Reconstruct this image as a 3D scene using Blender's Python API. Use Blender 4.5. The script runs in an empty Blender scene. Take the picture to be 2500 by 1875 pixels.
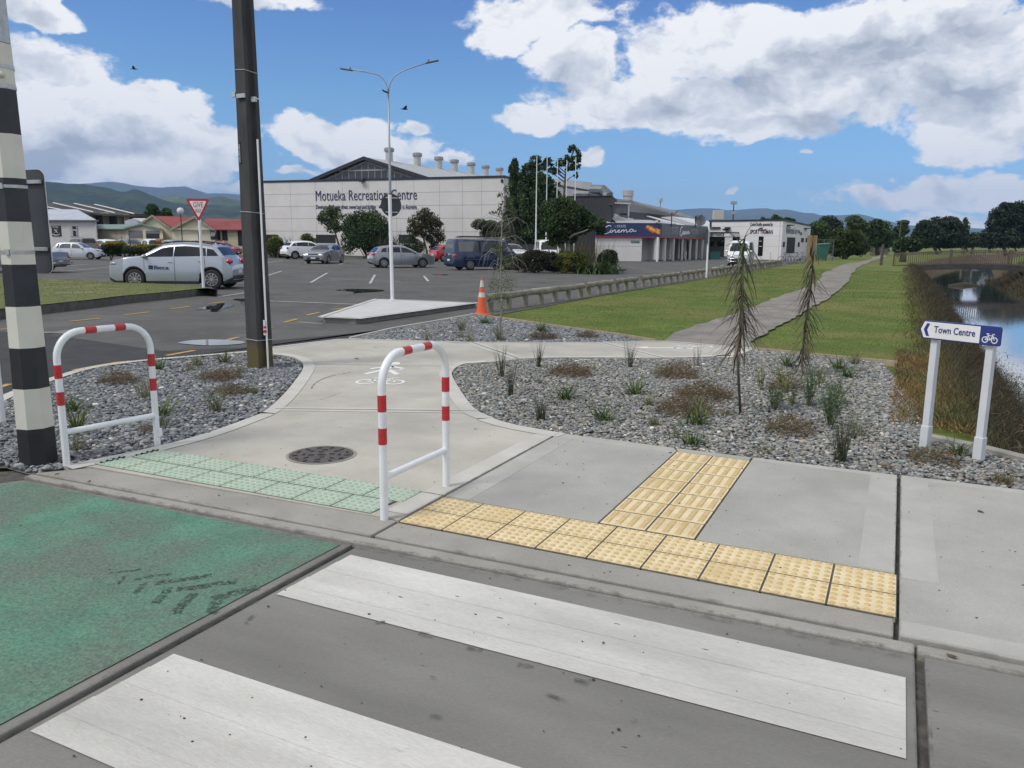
import bpy, bmesh, math, random
import numpy as np
from mathutils import Vector, Matrix
sc = bpy.context.scene
R = math.radians
random.seed(7); rng = np.random.default_rng(7)

# ---------------------------------------------------------------- camera (u = along the kerb, v = across the road, metres)
FPX = 1920.; PITCH = math.atan(346 / FPX); ROLL = .0085; EYE = 1.68; YAW = R(26)
CA, SA = math.cos(YAW), math.sin(YAW)
def W(X, Y): return (X * CA - Y * SA, X * SA + Y * CA)
cp_, sp_, cr_, sr_ = math.cos(PITCH), math.sin(PITCH), math.cos(ROLL), math.sin(ROLL)
def w3(x, y, z): a = W(x, y); return Vector((a[0], a[1], z))
right = w3(cr_, sr_ * sp_, sr_ * cp_); up = w3(-sr_, cr_ * sp_, cr_ * cp_); back = w3(0, -cp_, sp_)
cam = bpy.data.cameras.new("camera"); cam_ob = bpy.data.objects.new("camera", cam); sc.collection.objects.link(cam_ob)
M = Matrix((right, up, back)).transposed().to_4x4(); M.translation = Vector((0, 0, EYE)); cam_ob.matrix_world = M
cam.sensor_width = 36; cam.lens = FPX / 2500 * 36; cam.clip_end = 60000; cam.clip_start = .05
sc.camera = cam_ob

# ---------------------------------------------------------------- sky, sun, exposure
SUN_EL, SUN_AZ = R(52), YAW + R(118)          # sun to the left and a little behind the camera
sun_dir = Vector((math.cos(SUN_EL) * math.cos(SUN_AZ + math.pi / 2 - R(26) * 0), math.cos(SUN_EL) * math.sin(SUN_AZ + math.pi / 2), math.sin(SUN_EL)))
world = bpy.data.worlds.new("World"); sc.world = world; world.use_nodes = True
sc.view_settings.view_transform = 'Standard'; sc.view_settings.look = 'None'; sc.view_settings.gamma = 1
sc.view_settings.exposure = 0.07
try: sc.view_settings.use_curve_mapping = False
except Exception: pass
sc.render.engine = 'CYCLES'
sc.cycles.use_denoising = True
sc.cycles.max_bounces = 6; sc.cycles.diffuse_bounces = 3; sc.cycles.glossy_bounces = 3; sc.cycles.transmission_bounces = 4
sc.cycles.transparent_max_bounces = 8; sc.cycles.volume_bounces = 0
sc.cycles.caustics_reflective = False; sc.cycles.caustics_refractive = False
sl = bpy.data.lights.new("sun", 'SUN'); sl.energy = 2.1; sl.angle = R(16); sl.color = (1, .95, .87)
so = bpy.data.objects.new("sun", sl); sc.collection.objects.link(so)
so.rotation_euler = sun_dir.to_track_quat('Z', 'Y').to_euler()

# photograph pixels -> rays, ground points and points at a depth (used only to measure the real layout)
ZM = {'1': (0, 400, 3.456), '2': (600, 350, 3.456), '3': (1150, 350, 3.456), '4': (1650, 450, 3.456), '5': (2100, 450, 4.1475), '6': (0, 0, 3.16),
      'b1': (0, 750, 3.456), 'b2': (600, 750, 3.456), 'b3': (1150, 750, 3.456), 'b4': (1750, 750, 2.949), 'b5': (0, 1150, 2.288), 'b6': (900, 1150, 2.288),
      'b7': (1700, 1150, 2.289), 'd': (0, 0, 1 / 1.1302), 's': (0, 0, 1), 'C': (1440, 430, 6.9125), 'S': (1720, 510, 6.9125), 'A': (270, 560, 6.32),
      'L': (100, 480, 6.9125), 'U': (740, 130, 5.2667), 'B': (0, 380, 5.53), 'T': (1130, 380, 5.53), 'P': (560, 200, 5.53)}
def Zp(k, x, y): a, b, c = ZM[k]; return a + x / c, b + y / c
def ray(k, x, y):
    x, y = Zp(k, x, y); u = (x - 1250) / FPX; v = -(y - 937.5) / FPX
    u2 = u * cr_ - v * sr_; v2 = u * sr_ + v * cr_
    return u2, cp_ + v2 * sp_, -sp_ + v2 * cp_
def g(k, x, y, z=0.):
    d = ray(k, x, y); t = (z - EYE) / d[2]; return W(d[0] * t, d[1] * t)
def at(k, x, y, D):
    d = ray(k, x, y); t = D / d[1]; a = W(d[0] * t, D); return (a[0], a[1], EYE + d[2] * t)
def gl(k, L, z=0.): return [g(k, x, y, z) for x, y in L]
def azel(k, x, y):
    d = ray(k, x, y); a = W(d[0], d[1]); return math.atan2(a[0], a[1]), math.atan2(d[2], math.hypot(*a))

# ---------------------------------------------------------------- world nodes: Nishita blue with cumulus placed by direction
def build_world():
    nt = world.node_tree; N = nt.nodes; L = nt.links; N.clear()
    out = N.new('ShaderNodeOutputWorld')
    sky = N.new('ShaderNodeTexSky'); sky.sky_type = 'NISHITA'; sky.sun_disc = False
    sky.sun_elevation = SUN_EL; sky.sun_rotation = math.atan2(sun_dir.x, sun_dir.y); sky.altitude = 50; sky.air_density = 1.2; sky.dust_density = .25; sky.ozone_density = 2.2
    bg1 = N.new('ShaderNodeBackground'); bg1.inputs[1].default_value = .125
    tc = N.new('ShaderNodeTexCoord'); sep = N.new('ShaderNodeSeparateXYZ'); L.new(tc.outputs['Generated'], sep.inputs[0])
    def m(op, a, b=None, c=None, clamp=False):
        n = N.new('ShaderNodeMath'); n.operation = op; n.use_clamp = clamp
        for i, v in enumerate((a, b, c)):
            if v is None: continue
            if isinstance(v, (int, float)): n.inputs[i].default_value = v
            else: L.new(v, n.inputs[i])
        return n.outputs[0]
    def vm(op, a, b=None):
        n = N.new('ShaderNodeVectorMath'); n.operation = op
        for i, v in enumerate((a, b)):
            if v is None: continue
            if isinstance(v, tuple): n.inputs[i].default_value = v
            else: L.new(v, n.inputs[i])
        return n
    az = m('ARCTAN2', sep.outputs[0], sep.outputs[1]); el = m('ARCSINE', sep.outputs[2])
    # clear antipodean air: colour balance of the Nishita sky by elevation
    cb = N.new('ShaderNodeValToRGB'); cr = cb.color_ramp.elements; cr[0].position = 0.; cr[0].color = (.40, .78, 1.6, 1); cr[1].position = 1.; cr[1].color = (.52, .72, 1.0, 1)
    for p_, c_ in ((.06, (.42, .70, 1.18, 1)), (.16, (.44, .71, 1.0, 1)), (.28, (.36, .57, .92, 1)), (.5, (.40, .60, .92, 1))): q_ = cr.new(p_); q_.color = c_
    L.new(el, cb.inputs[0]); sm = vm('MULTIPLY', sky.outputs[0], cb.outputs[0]); L.new(sm.outputs[0], bg1.inputs[0])
    cx = N.new('ShaderNodeCombineXYZ'); L.new(az, cx.inputs[0]); L.new(el, cx.inputs[1]); P0 = cx.outputs[0]
    def noise(vec, scale, detail, rough, off=(0, 0, 0), sq=(1, 1.5, 1), dist=0.):
        mp = vm('MULTIPLY', vm('ADD', vec, off).outputs[0], sq)
        n = N.new('ShaderNodeTexNoise'); n.inputs['Scale'].default_value = scale; n.inputs['Detail'].default_value = detail
        n.inputs['Roughness'].default_value = rough; n.inputs['Distortion'].default_value = dist
        L.new(mp.outputs[0], n.inputs['Vector']); return n
    wn = noise(P0, 9, 4, .6)
    warp = vm('SCALE', vm('SUBTRACT', wn.outputs['Color'], (.5, .5, .5)).outputs[0]); warp.inputs[3].default_value = .075
    P = vm('ADD', P0, warp.outputs[0]).outputs[0]
    def blobs(lst):
        acc = None
        for (x, y, rx, ry, s) in lst:
            a, e = azel('d', x, y); a1, e1 = azel('d', x + rx, y); a2, e2 = azel('d', x, y - ry)
            d = vm('SUBTRACT', P, (a, e, 0)).outputs[0]
            d = vm('MULTIPLY', d, (1 / abs(a1 - a), 1 / abs(e2 - e), 0)).outputs[0]
            ln = vm('LENGTH', d).outputs['Value']
            v = m('MULTIPLY_ADD', ln, -s, s)
            acc = v if acc is None else m('MAXIMUM', acc, v)
        return m('MAXIMUM', acc, 0.)
    clouds = [(100, 210, 260, 150, 1.3), (330, 260, 190, 120, 1.25), (60, 330, 300, 130, 1.3), (440, 330, 170, 90, 1.2), (250, 340, 260, 90, 1.2),
              (60, 15, 170, 60, 1.0), (540, -10, 190, 45, 1.), (790, 315, 210, 75, 1.15), (680, 305, 130, 70, 1.05), (915, 262, 60, 30, .8), (985, 342, 55, 24, .8),
              (1250, 130, 140, 95, 1.0), (1400, 215, 330, 95, 1.15), (1560, 90, 330, 110, 1.2), (1180, 20, 240, 80, .95), (1900, 130, 520, 170, 1.5), (2150, 230, 260, 150, 1.3),
              (1650, 260, 230, 75, 1.1), (1280, 322, 60, 28, .85), (1130, 262, 90, 45, .9), (1722, 342, 34, 18, .75), (1585, 410, 26, 12, .7), (1080, 75, 90, 45, .75),
              (1960, 425, 250, 42, .8), (2170, 415, 220, 50, .8), (2050, 480, 300, 60, .62), (2110, 330, 170, 60, .95), (640, 385, 80, 22, .7), (-300, 250, 320, 300, 1.3),
              (2700, 200, 420, 300, 1.1), (500, 405, 120, 22, .6)]
    field = blobs(clouds)
    # beyond the frame: loose cumulus everywhere, thicker overhead
    caz = m('ABSOLUTE', m('SUBTRACT', az, -YAW)); far = N.new('ShaderNodeMapRange'); far.interpolation_type = 'SMOOTHSTEP'
    far.inputs[1].default_value = .62; far.inputs[2].default_value = .85; L.new(caz, far.inputs[0])
    hi = N.new('ShaderNodeMapRange'); hi.interpolation_type = 'SMOOTHSTEP'; hi.inputs[1].default_value = .36; hi.inputs[2].default_value = .6; L.new(el, hi.inputs[0])
    away = m('MULTIPLY', m('MAXIMUM', far.outputs[0], hi.outputs[0]), .40)
    field = m('MAXIMUM', field, away)
    n1 = noise(P, 10, 9, .58, dist=.25); n2 = noise(P0, 38, 8, .66)
    # light side / shade side of the billows
    n3 = noise(P, 10, 6, .55, off=(-.022, .03, 0), dist=.25)
    nz = m('ADD', m('MULTIPLY_ADD', n1.outputs[0], 1.6, -.80), m('MULTIPLY_ADD', n2.outputs[0], .75, -.375))
    dens = m('ADD', m('MULTIPLY', field, 1.35), nz)
    cov = N.new('ShaderNodeMapRange'); cov.interpolation_type = 'SMOOTHSTEP'; cov.inputs[1].default_value = .24; cov.inputs[2].default_value = .54; L.new(dens, cov.inputs[0])
    on = m('MULTIPLY', m('GREATER_THAN', field, .01), cov.outputs[0])
    greyb = blobs([(190, 320, 260, 60, 1.1), (80, 380, 200, 70, .9), (330, 400, 300, 40, .7), (1450, 235, 230, 60, .9), (1620, 185, 240, 70, 1.), (1900, 110, 300, 90, 1.1), (2050, 190, 260, 90, 1.0),
                   (2100, 60, 200, 60, .8), (800, 345, 160, 30, .9), (1750, 265, 200, 50, .7), (60, 30, 140, 30, .5), (560, 12, 120, 20, .6)])
    thick = N.new('ShaderNodeMapRange'); thick.inputs[1].default_value = .5; thick.inputs[2].default_value = 2.1; L.new(dens, thick.inputs[0])
    rel = m('MULTIPLY', m('SUBTRACT', n3.outputs[0], n1.outputs[0]), 3.2)
    over = m('MULTIPLY', hi.outputs[0], .35)
    gq = m('ADD', m('ADD', m('MULTIPLY', greyb, .85), m('MULTIPLY', thick.outputs[0], .25)), m('ADD', rel, over))
    gq = m('ADD', gq, m('MULTIPLY_ADD', n2.outputs[0], .5, -.30), clamp=True)
    ramp = N.new('ShaderNodeValToRGB'); e = ramp.color_ramp.elements
    e[0].position = 0.; e[0].color = (1.0, 1.0, 1.0, 1); e[1].position = 1.; e[1].color = (.42, .46, .535, 1)
    q = ramp.color_ramp.elements.new(.35); q.color = (.76, .79, .84, 1)
    L.new(gq, ramp.inputs[0])
    bg2 = N.new('ShaderNodeBackground'); bg2.inputs[1].default_value = 1.0; L.new(ramp.outputs[0], bg2.inputs[0])
    mix = N.new('ShaderNodeMixShader'); L.new(m('MULTIPLY', on, .97), mix.inputs[0]); L.new(bg1.outputs[0], mix.inputs[1]); L.new(bg2.outputs[0], mix.inputs[2])
    L.new(mix.outputs[0], out.inputs[0])
    world.cycles.sampling_method = 'MANUAL'; world.cycles.sample_map_resolution = 512
build_world()

# ---------------------------------------------------------------- materials
MATS = {}
def mat(name, c1, c2=None, scale=6., detail=5, rough=.8, metal=0., bump=0., bscale=None, spots=None, spec=.5, coat=0., stretch=None, c3=None, attr=None, lo=.35, hi=.65, trans=0., emit=None, extra=None, grain=None):
    """noise mix of c1/c2 (c3 = broad stains), optional dark spots (scale, size, colour), optional bump"""
    if name in MATS: return MATS[name]
    m = bpy.data.materials.new(name); m.use_nodes = True; MATS[name] = m
    nt = m.node_tree; N = nt.nodes; L = nt.links; b = N['Principled BSDF']
    b.inputs['Roughness'].default_value = rough; b.inputs['Metallic'].default_value = metal
    b.inputs['Specular IOR Level'].default_value = spec; b.inputs['Coat Weight'].default_value = coat; b.inputs['Coat Roughness'].default_value = .06
    if trans: b.inputs['Transmission Weight'].default_value = trans
    if emit: b.inputs['Emission Color'].default_value = (*emit[0], 1); b.inputs['Emission Strength'].default_value = emit[1]
    geo = N.new('ShaderNodeNewGeometry'); vec = geo.outputs['Position']
    if stretch:
        mp = N.new('ShaderNodeVectorMath'); mp.operation = 'MULTIPLY'; mp.inputs[1].default_value = stretch; L.new(vec, mp.inputs[0]); vec = mp.outputs[0]
    def ns(s, d=5, r=.6):
        n = N.new('ShaderNodeTexNoise'); n.inputs['Scale'].default_value = s; n.inputs['Detail'].default_value = d; n.inputs['Roughness'].default_value = r
        L.new(vec, n.inputs['Vector']); return n.outputs[0]
    def mx(f, a, bb, typ='MIX'):
        n = N.new('ShaderNodeMix'); n.data_type = 'RGBA'; n.blend_type = typ
        for i, v in ((0, f), (6, a), (7, bb)):
            if isinstance(v, (int, float)): n.inputs[i].default_value = v
            elif isinstance(v, tuple): n.inputs[i].default_value = (*v, 1)
            else: L.new(v, n.inputs[i])
        return n.outputs[2]
    def mr(v, a, bb, c=0., d=1.):
        n = N.new('ShaderNodeMapRange'); n.inputs[1].default_value = a; n.inputs[2].default_value = bb; n.inputs[3].default_value = c; n.inputs[4].default_value = d
        L.new(v, n.inputs[0]); return n.outputs[0]
    col = None
    if attr:
        a = N.new('ShaderNodeAttribute'); a.attribute_name = attr; col = a.outputs['Color']
        if c2: col = mx(mr(ns(scale, detail), lo, hi), col, mx(1., col, c2, 'MULTIPLY'))
    elif c2:
        col = mx(mr(ns(scale, detail), lo, hi), c1, c2)
    if c3: col = mx(mr(ns(c3[1], 3), c3[2], c3[3]), col if col else c1, c3[0])
    if spots:
        for (ss, size, sc_) in (spots if isinstance(spots, list) else [spots]):
            v = N.new('ShaderNodeTexVoronoi'); v.inputs['Scale'].default_value = ss; L.new(vec, v.inputs['Vector'])
            wv = N.new('ShaderNodeMath'); wv.operation = 'MULTIPLY_ADD'; wv.inputs[1].default_value = .25; L.new(ns(ss * 3, 3), wv.inputs[0]); L.new(v.outputs['Distance'], wv.inputs[2])
            sp = N.new('ShaderNodeSeparateColor'); L.new(v.outputs['Color'], sp.inputs[0])
            th = N.new('ShaderNodeMath'); th.operation = 'MULTIPLY_ADD'; th.inputs[1].default_value = size; th.inputs[2].default_value = .125; L.new(sp.outputs[0], th.inputs[0])
            lt = N.new('ShaderNodeMath'); lt.operation = 'LESS_THAN'; L.new(wv.outputs[0], lt.inputs[0]); L.new(th.outputs[0], lt.inputs[1])
            col = mx(lt.outputs[0], col if col else c1, sc_)
    if grain:
        gq = mr(ns(grain[0], 3, .8), .3, .7, 1 - grain[1], 1 + grain[1]); vmn = N.new('ShaderNodeVectorMath'); vmn.operation = 'SCALE'; L.new(gq, vmn.inputs[3])
        if isinstance(col, tuple) or col is None: vmn.inputs[0].default_value = c1
        else: L.new(col, vmn.inputs[0])
        col = vmn.outputs[0]
    if extra: col = extra(N, L, col if col else c1, ns, mx, mr, geo)
    if col is None: b.inputs['Base Color'].default_value = (*c1, 1)
    else: L.new(col, b.inputs['Base Color'])
    if bump:
        bp = N.new('ShaderNodeBump'); bp.inputs['Strength'].default_value = 1.; bp.inputs['Distance'].default_value = bump
        L.new(ns(bscale or scale * 4, 5), bp.inputs['Height']); L.new(bp.outputs[0], b.inputs['Normal'])
    return m
def leafmat(name, attr='lc', rough=.6, sub=.25):
    if name in MATS: return MATS[name]
    m = bpy.data.materials.new(name); m.use_nodes = True; MATS[name] = m
    N = m.node_tree.nodes; L = m.node_tree.links; b = N['Principled BSDF']; b.inputs['Roughness'].default_value = rough; b.inputs['Specular IOR Level'].default_value = .25
    a = N.new('ShaderNodeAttribute'); a.attribute_name = attr; L.new(a.outputs['Color'], b.inputs['Base Color'])
    t = N.new('ShaderNodeBsdfTranslucent'); L.new(a.outputs['Color'], t.inputs[0]); mxs = N.new('ShaderNodeMixShader'); mxs.inputs[0].default_value = sub
    L.new(b.outputs[0], mxs.inputs[1]); L.new(t.outputs[0], mxs.inputs[2]); L.new(mxs.outputs[0], N['Material Output'].inputs[0])
    return m

# ---------------------------------------------------------------- mesh building
COL = sc.collection
def tag(o, label=None, cat=None, group=None, kind=None):
    if label: o['label'] = label
    if cat: o['category'] = cat
    if group: o['group'] = group
    if kind: o['kind'] = kind
    return o
def empty(name, loc=(0, 0, 0), rz=0., label=None, cat=None, group=None):
    o = bpy.data.objects.new(name, None); COL.objects.link(o); o.location = loc; o.rotation_euler = (0, 0, rz); o.empty_display_size = .2
    return tag(o, label, cat, group)
class MB:
    def __init__(s): s.v = []; s.f = []; s.m = []; s.cur = 0
    def add(s, vs, fs, m=None):
        b = len(s.v); s.v.extend([tuple(p) for p in vs]); s.f.extend([tuple(i + b for i in f) for f in fs]); s.m.extend([s.cur if m is None else m] * len(fs)); return s
    def box(s, c, d, rz=0., M=None, m=None):
        x, y, z = d[0] / 2, d[1] / 2, d[2] / 2
        vs = [Vector((a * x, b * y, e * z)) for e in (-1, 1) for b in (-1, 1) for a in (-1, 1)]
        if rz: q = Matrix.Rotation(rz, 3, 'Z'); vs = [q @ p for p in vs]
        if M is not None: vs = [M @ p for p in vs]
        vs = [p + Vector(c) for p in vs]
        return s.add(vs, [(0, 2, 3, 1), (4, 5, 7, 6), (0, 1, 5, 4), (2, 6, 7, 3), (0, 4, 6, 2), (1, 3, 7, 5)], m)
    def prism(s, poly, z0, z1, m=None, bottom=False):
        n = len(poly)
        if sum(poly[i][0] * poly[(i + 1) % n][1] - poly[(i + 1) % n][0] * poly[i][1] for i in range(n)) < 0: poly = poly[::-1]
        vs = [(p[0], p[1], z0) for p in poly] + [(p[0], p[1], z1) for p in poly]
        fs = [tuple(range(n, 2 * n))] + [(i, (i + 1) % n, n + (i + 1) % n, n + i) for i in range(n)]
        if bottom: fs.append(tuple(range(n - 1, -1, -1)))
        return s.add(vs, fs, m)
    def sheet(s, poly, z, m=None):
        n = len(poly)
        if sum(poly[i][0] * poly[(i + 1) % n][1] - poly[(i + 1) % n][0] * poly[i][1] for i in range(n)) < 0: poly = poly[::-1]
        return s.add([(p[0], p[1], z) for p in poly], [tuple(range(n))], m)
    def tube(s, pts, r, n=8, m=None, caps=True, closed=False):
        pts = [Vector(p) for p in pts]; k = len(pts); rs = r if isinstance(r, (list, tuple)) else [r] * k
        vs = []; fs = []; ref = None
        for i, p in enumerate(pts):
            if closed: t = (pts[(i + 1) % k] - pts[i - 1])
            else: t = pts[min(i + 1, k - 1)] - pts[max(i - 1, 0)]
            t.normalize()
            if ref is None: ref = Vector((0, 0, 1)) if abs(t.z) < .9 else Vector((1, 0, 0))
            a = (ref - t * ref.dot(t)).normalized(); ref = a; bb = t.cross(a)
            for j in range(n):
                w = 2 * math.pi * j / n; vs.append(p + (a * math.cos(w) + bb * math.sin(w)) * rs[i])
        for i in range(k if closed else k - 1):
            for j in range(n):
                a0 = i * n + j; a1 = i * n + (j + 1) % n; b0 = ((i + 1) % k) * n + j; b1 = ((i + 1) % k) * n + (j + 1) % n
                fs.append((a0, a1, b1, b0))
        if caps and not closed: fs.append(tuple(range(n - 1, -1, -1))); fs.append(tuple(range((k - 1) * n, k * n)))
        return s.add(vs, fs, m)
    def cyl(s, p0, p1, r0, r1=None, n=16, m=None): return s.tube([p0, p1], [r0, r0 if r1 is None else r1], n, m)
    def quad(s, a, b, c, d, m=None): return s.add([a, b, c, d], [(0, 1, 2, 3)], m)
    def build(s, name, mats, parent=None, smooth=False, bevel=0., label=None, cat=None, group=None, kind=None, auto=None, loc=None, rz=None):
        me = bpy.data.meshes.new(name); me.from_pydata(s.v, [], s.f)
        for q in (mats if isinstance(mats, (list, tuple)) else [mats]): me.materials.append(q)
        me.polygons.foreach_set('material_index', s.m); me.update()
        if smooth or auto:
            me.polygons.foreach_set('use_smooth', [True] * len(me.polygons))
            if auto: 
                try: me.set_sharp_from_angle(angle=R(auto))
                except Exception: pass
        o = bpy.data.objects.new(name, me); COL.objects.link(o)
        if parent: o.parent = parent
        if loc: o.location = loc
        if rz is not None: o.rotation_euler = (0, 0, rz)
        if bevel:
            bv = o.modifiers.new('bevel', 'BEVEL'); bv.width = bevel; bv.segments = 2; bv.limit_method = 'ANGLE'
        return tag(o, label, cat, group, kind)
def npmesh(name, V, F, mats, cols=None, cname='lc', parent=None, smooth=False, mi=None, **kw):
    """V (n,3), F (m,k) numpy, cols (n,3) per vertex"""
    me = bpy.data.meshes.new(name); n, k = F.shape
    me.vertices.add(len(V)); me.vertices.foreach_set('co', V.astype(np.float32).ravel())
    me.loops.add(n * k); me.loops.foreach_set('vertex_index', F.astype(np.int32).ravel())
    me.polygons.add(n); me.polygons.foreach_set('loop_start', np.arange(0, n * k, k, dtype=np.int32)); me.polygons.foreach_set('loop_total', np.full(n, k, np.int32))
    for q in (mats if isinstance(mats, (list, tuple)) else [mats]): me.materials.append(q)
    if mi is not None: me.polygons.foreach_set('material_index', mi.astype(np.int32))
    me.update(calc_edges=True)
    if cols is not None:
        ca = me.color_attributes.new(cname, 'FLOAT_COLOR', 'POINT'); c4 = np.ones((len(V), 4), np.float32); c4[:, :3] = cols; ca.data.foreach_set('color', c4.ravel())
    if smooth: me.polygons.foreach_set('use_smooth', np.ones(n, bool))
    o = bpy.data.objects.new(name, me); COL.objects.link(o)
    if parent: o.parent = parent
    return tag(o, kw.get('label'), kw.get('cat'), kw.get('group'), kw.get('kind'))
def kids(o): return [c for c in bpy.data.objects if c.parent == o]
def copy_tree(o, parent=None):
    c = o.copy(); COL.objects.link(c)
    if parent: c.parent = parent
    for ch in list(o.children): copy_tree(ch, c)
    return c
_txt = {}
def text_mesh(s, size=1., bold=0., shear=0., extrude=.01, align='LEFT', spacing=1., sx=1.):
    cu = bpy.data.curves.new('t', 'FONT'); cu.body = s; cu.size = size; cu.offset = bold; cu.shear = shear; cu.extrude = extrude; cu.align_x = align; cu.space_character = spacing; cu.resolution_u = 3
    ob = bpy.data.objects.new('t', cu); COL.objects.link(ob); dg = bpy.context.evaluated_depsgraph_get(); me = bpy.data.meshes.new_from_object(ob.evaluated_get(dg))
    bpy.data.objects.remove(ob); bpy.data.curves.remove(cu)
    if sx != 1: me.transform(Matrix.Diagonal((sx, 1, 1, 1)))
    return me
def place_text(name, s, m, parent, origin, xdir, width=None, up=Vector((0, 0, 1)), rot=0., **kw):
    """text lying on a plane: origin world/local point, xdir reading direction; width = total width to fit"""
    me = text_mesh(s, **kw); me.materials.clear(); me.materials.append(m)
    if width:
        xs = [v.co.x for v in me.vertices]; k = width / (max(xs) - min(xs)); me.transform(Matrix.Diagonal((k, 1, 1, 1)))
    o = bpy.data.objects.new(name, me); COL.objects.link(o)
    x = Vector(xdir).normalized(); y = up.normalized(); z = x.cross(y)
    Mx = Matrix((x, y, z)).transposed().to_4x4() @ Matrix.Rotation(rot, 4, 'Z'); Mx.translation = Vector(origin)
    if parent: o.parent = parent
    o.matrix_local = Mx
    return o
class Wall:
    """vertical plane through two ground points; hit() reads a photo pixel as (s, z) on it"""
    def __init__(s, a, b):
        s.a = Vector((a[0], a[1], 0)); d = Vector((b[0] - a[0], b[1] - a[1], 0)); s.L = d.length; s.d = d.normalized(); s.n = Vector((s.d.y, -s.d.x, 0)); s.back = None
    def hit(s, k, x, y):
        r = ray(k, x, y); a = W(r[0], r[1]); D = Vector((a[0], a[1], r[2]))
        # a + d*t = D*q (plan)
        det = s.d.x * (-D.y) + D.x * s.d.y
        t = (-s.a.x * -D.y - D.x * s.a.y * 1.0) / det if False else None
        Mx = Matrix(((s.d.x, -D.x), (s.d.y, -D.y))); q = Mx.inverted() @ Vector((-s.a.x, -s.a.y)); return q[0], EYE + D.z * q[1]
    def p(s, t, z, off=0.):
        q = s.a + s.d * t
        if off < 0 and s.back is not None: q = q - s.back * off
        else: q = q + s.n * off
        return (q.x, q.y, z)
    def skew(s, t): q = s.a + s.d * t; s.back = Vector((q.x, q.y, 0)).normalized(); return s
    def slab(s, mb, t0, t1, z0, z1, o0, o1, m=None):
        vs = [s.p(t, z, o) for z in (z0, z1) for o in (o0, o1) for t in (t0, t1)]
        return mb.add(vs, [(0, 2, 3, 1), (4, 5, 7, 6), (0, 1, 5, 4), (2, 6, 7, 3), (0, 4, 6, 2), (1, 3, 7, 5)], m)
    def rect(s, mb, k, x0, y0, x1, y1, o0, o1, m=None):
        a = s.hit(k, x0, y0); b = s.hit(k, x1, y1); return s.slab(mb, min(a[0], b[0]), max(a[0], b[0]), min(a[1], b[1]), max(a[1], b[1]), o0, o1, m)
def arc(c, r, a0, a1, n):
    return [(c[0] + r * math.cos(a0 + (a1 - a0) * i / n), c[1] + r * math.sin(a0 + (a1 - a0) * i / n)) for i in range(n + 1)]
# ================================================================ ground, water, roads
def sstep(a, b, x): t = np.clip((x - a) / (b - a), 0, 1); return t * t * (3 - 2 * t)
def curve_u(v):      # the stream bends gently far away
    return np.where(v > 60, (v - 60) ** 2 * .0007, 0.)
def ground_z(u, v):
    s = u - curve_u(v)
    z = -sstep(.5, 3.1, s) * 1.95 + sstep(7.3, 10.3, s) * 1.95
    return z - .05
def grid_axis(stops):
    out = []
    for a, b, st in stops: out += list(np.arange(a, b, st))
    return np.array(out + [stops[-1][1]])
gu = grid_axis([(-4000, -200, 400), (-200, -20, 20), (-20, -1, 2.), (-1, 14, .3), (14, 40, 3), (40, 200, 20), (200, 4000, 400)])
gv = grid_axis([(-300, -20, 40), (-20, 80, 2.), (80, 300, 8.), (300, 900, 60), (900, 6000, 600)])
UU, VV = np.meshgrid(gu, gv); ZZ = ground_z(UU, VV)
ns_ = np.sin(UU * 3.1) * np.cos(VV * 2.3) * .02 + np.sin(UU * 1.1 + VV * .7) * .03
ZZ += np.where((UU > .6), ns_, 0)
nu, nv = len(gu), len(gv)
idx = np.arange(nu * nv).reshape(nv, nu)
Fq = np.stack([idx[:-1, :-1].ravel(), idx[:-1, 1:].ravel(), idx[1:, 1:].ravel(), idx[1:, :-1].ravel()], 1)
def ground_extra(N, L, col, ns, mx, mr, geo):
    sp = N.new('ShaderNodeSeparateXYZ'); L.new(geo.outputs['Position'], sp.inputs[0])
    mud = mx(mr(ns(3, 4), .3, .7), (.06, .048, .03), (.13, .095, .055))
    w = N.new('ShaderNodeMath'); w.operation = 'MULTIPLY_ADD'; w.inputs[1].default_value = .35; L.new(ns(4, 4), w.inputs[0]); L.new(sp.outputs[2], w.inputs[2])
    return mx(mr(w.outputs[0], .02, -.1), col, mud)
GRASS = mat('grass', (.082, .122, .024), (.135, .172, .038), scale=.8, detail=9, rough=.9, bump=.02, bscale=40, spec=.15, c3=((.19, .17, .06), .28, .46, .70), grain=(14, .3), extra=ground_extra)
npmesh('ground', np.stack([UU.ravel(), VV.ravel(), ZZ.ravel()], 1), Fq, GRASS, smooth=True, kind='structure')
water = mat('water', (.02, .026, .022), rough=.02, spec=1., coat=.9, bump=.0022, bscale=1.3)
mb = MB(); mb.sheet([(-1, -30), (14, -30), (12, 60), (16, 120), (52, 300), (34, 300), (1, 120), (-1, 60)], -1.55)
mb.build('water', water, kind='structure')
# asphalt: one sheet for the car park, a darker new strip by the beds
ASP = mat('asphalt', (.078, .075, .069), (.118, .114, .105), scale=.55, detail=9, rough=.85, bump=.004, bscale=140, spec=.3, c3=((.145, .14, .128), 2.3, .55, .8), grain=(45, .25))
ASN = mat('asphalt_new', (.04, .04, .042), (.058, .057, .056), scale=3, rough=.85, bump=.004, bscale=160, spec=.3)
bedL_top = gl('b1', [(-400, 950), (0, 772), (35, 745), (380, 620), (700, 520), (1100, 462), (1600, 420), (2080, 380)])
path_top = gl('b2', [(205, 345), (780, 275), (1150, 205), (1900, 72)])
lot_edge = [path_top[-1], g('3', 130, 1450), g('3', 700, 1350), (-8.85, 24), (-8.75, 40), (-8.75, 60), (-8.6, 100)]
mb = MB(); mb.sheet([(-60, -20), (-14, -8), (-9.5, -2)] + bedL_top + path_top + lot_edge + [(-8.6, 140), (-160, 140), (-160, -20)], -.035)
mb.build('car_park', ASP, kind='structure')
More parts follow.
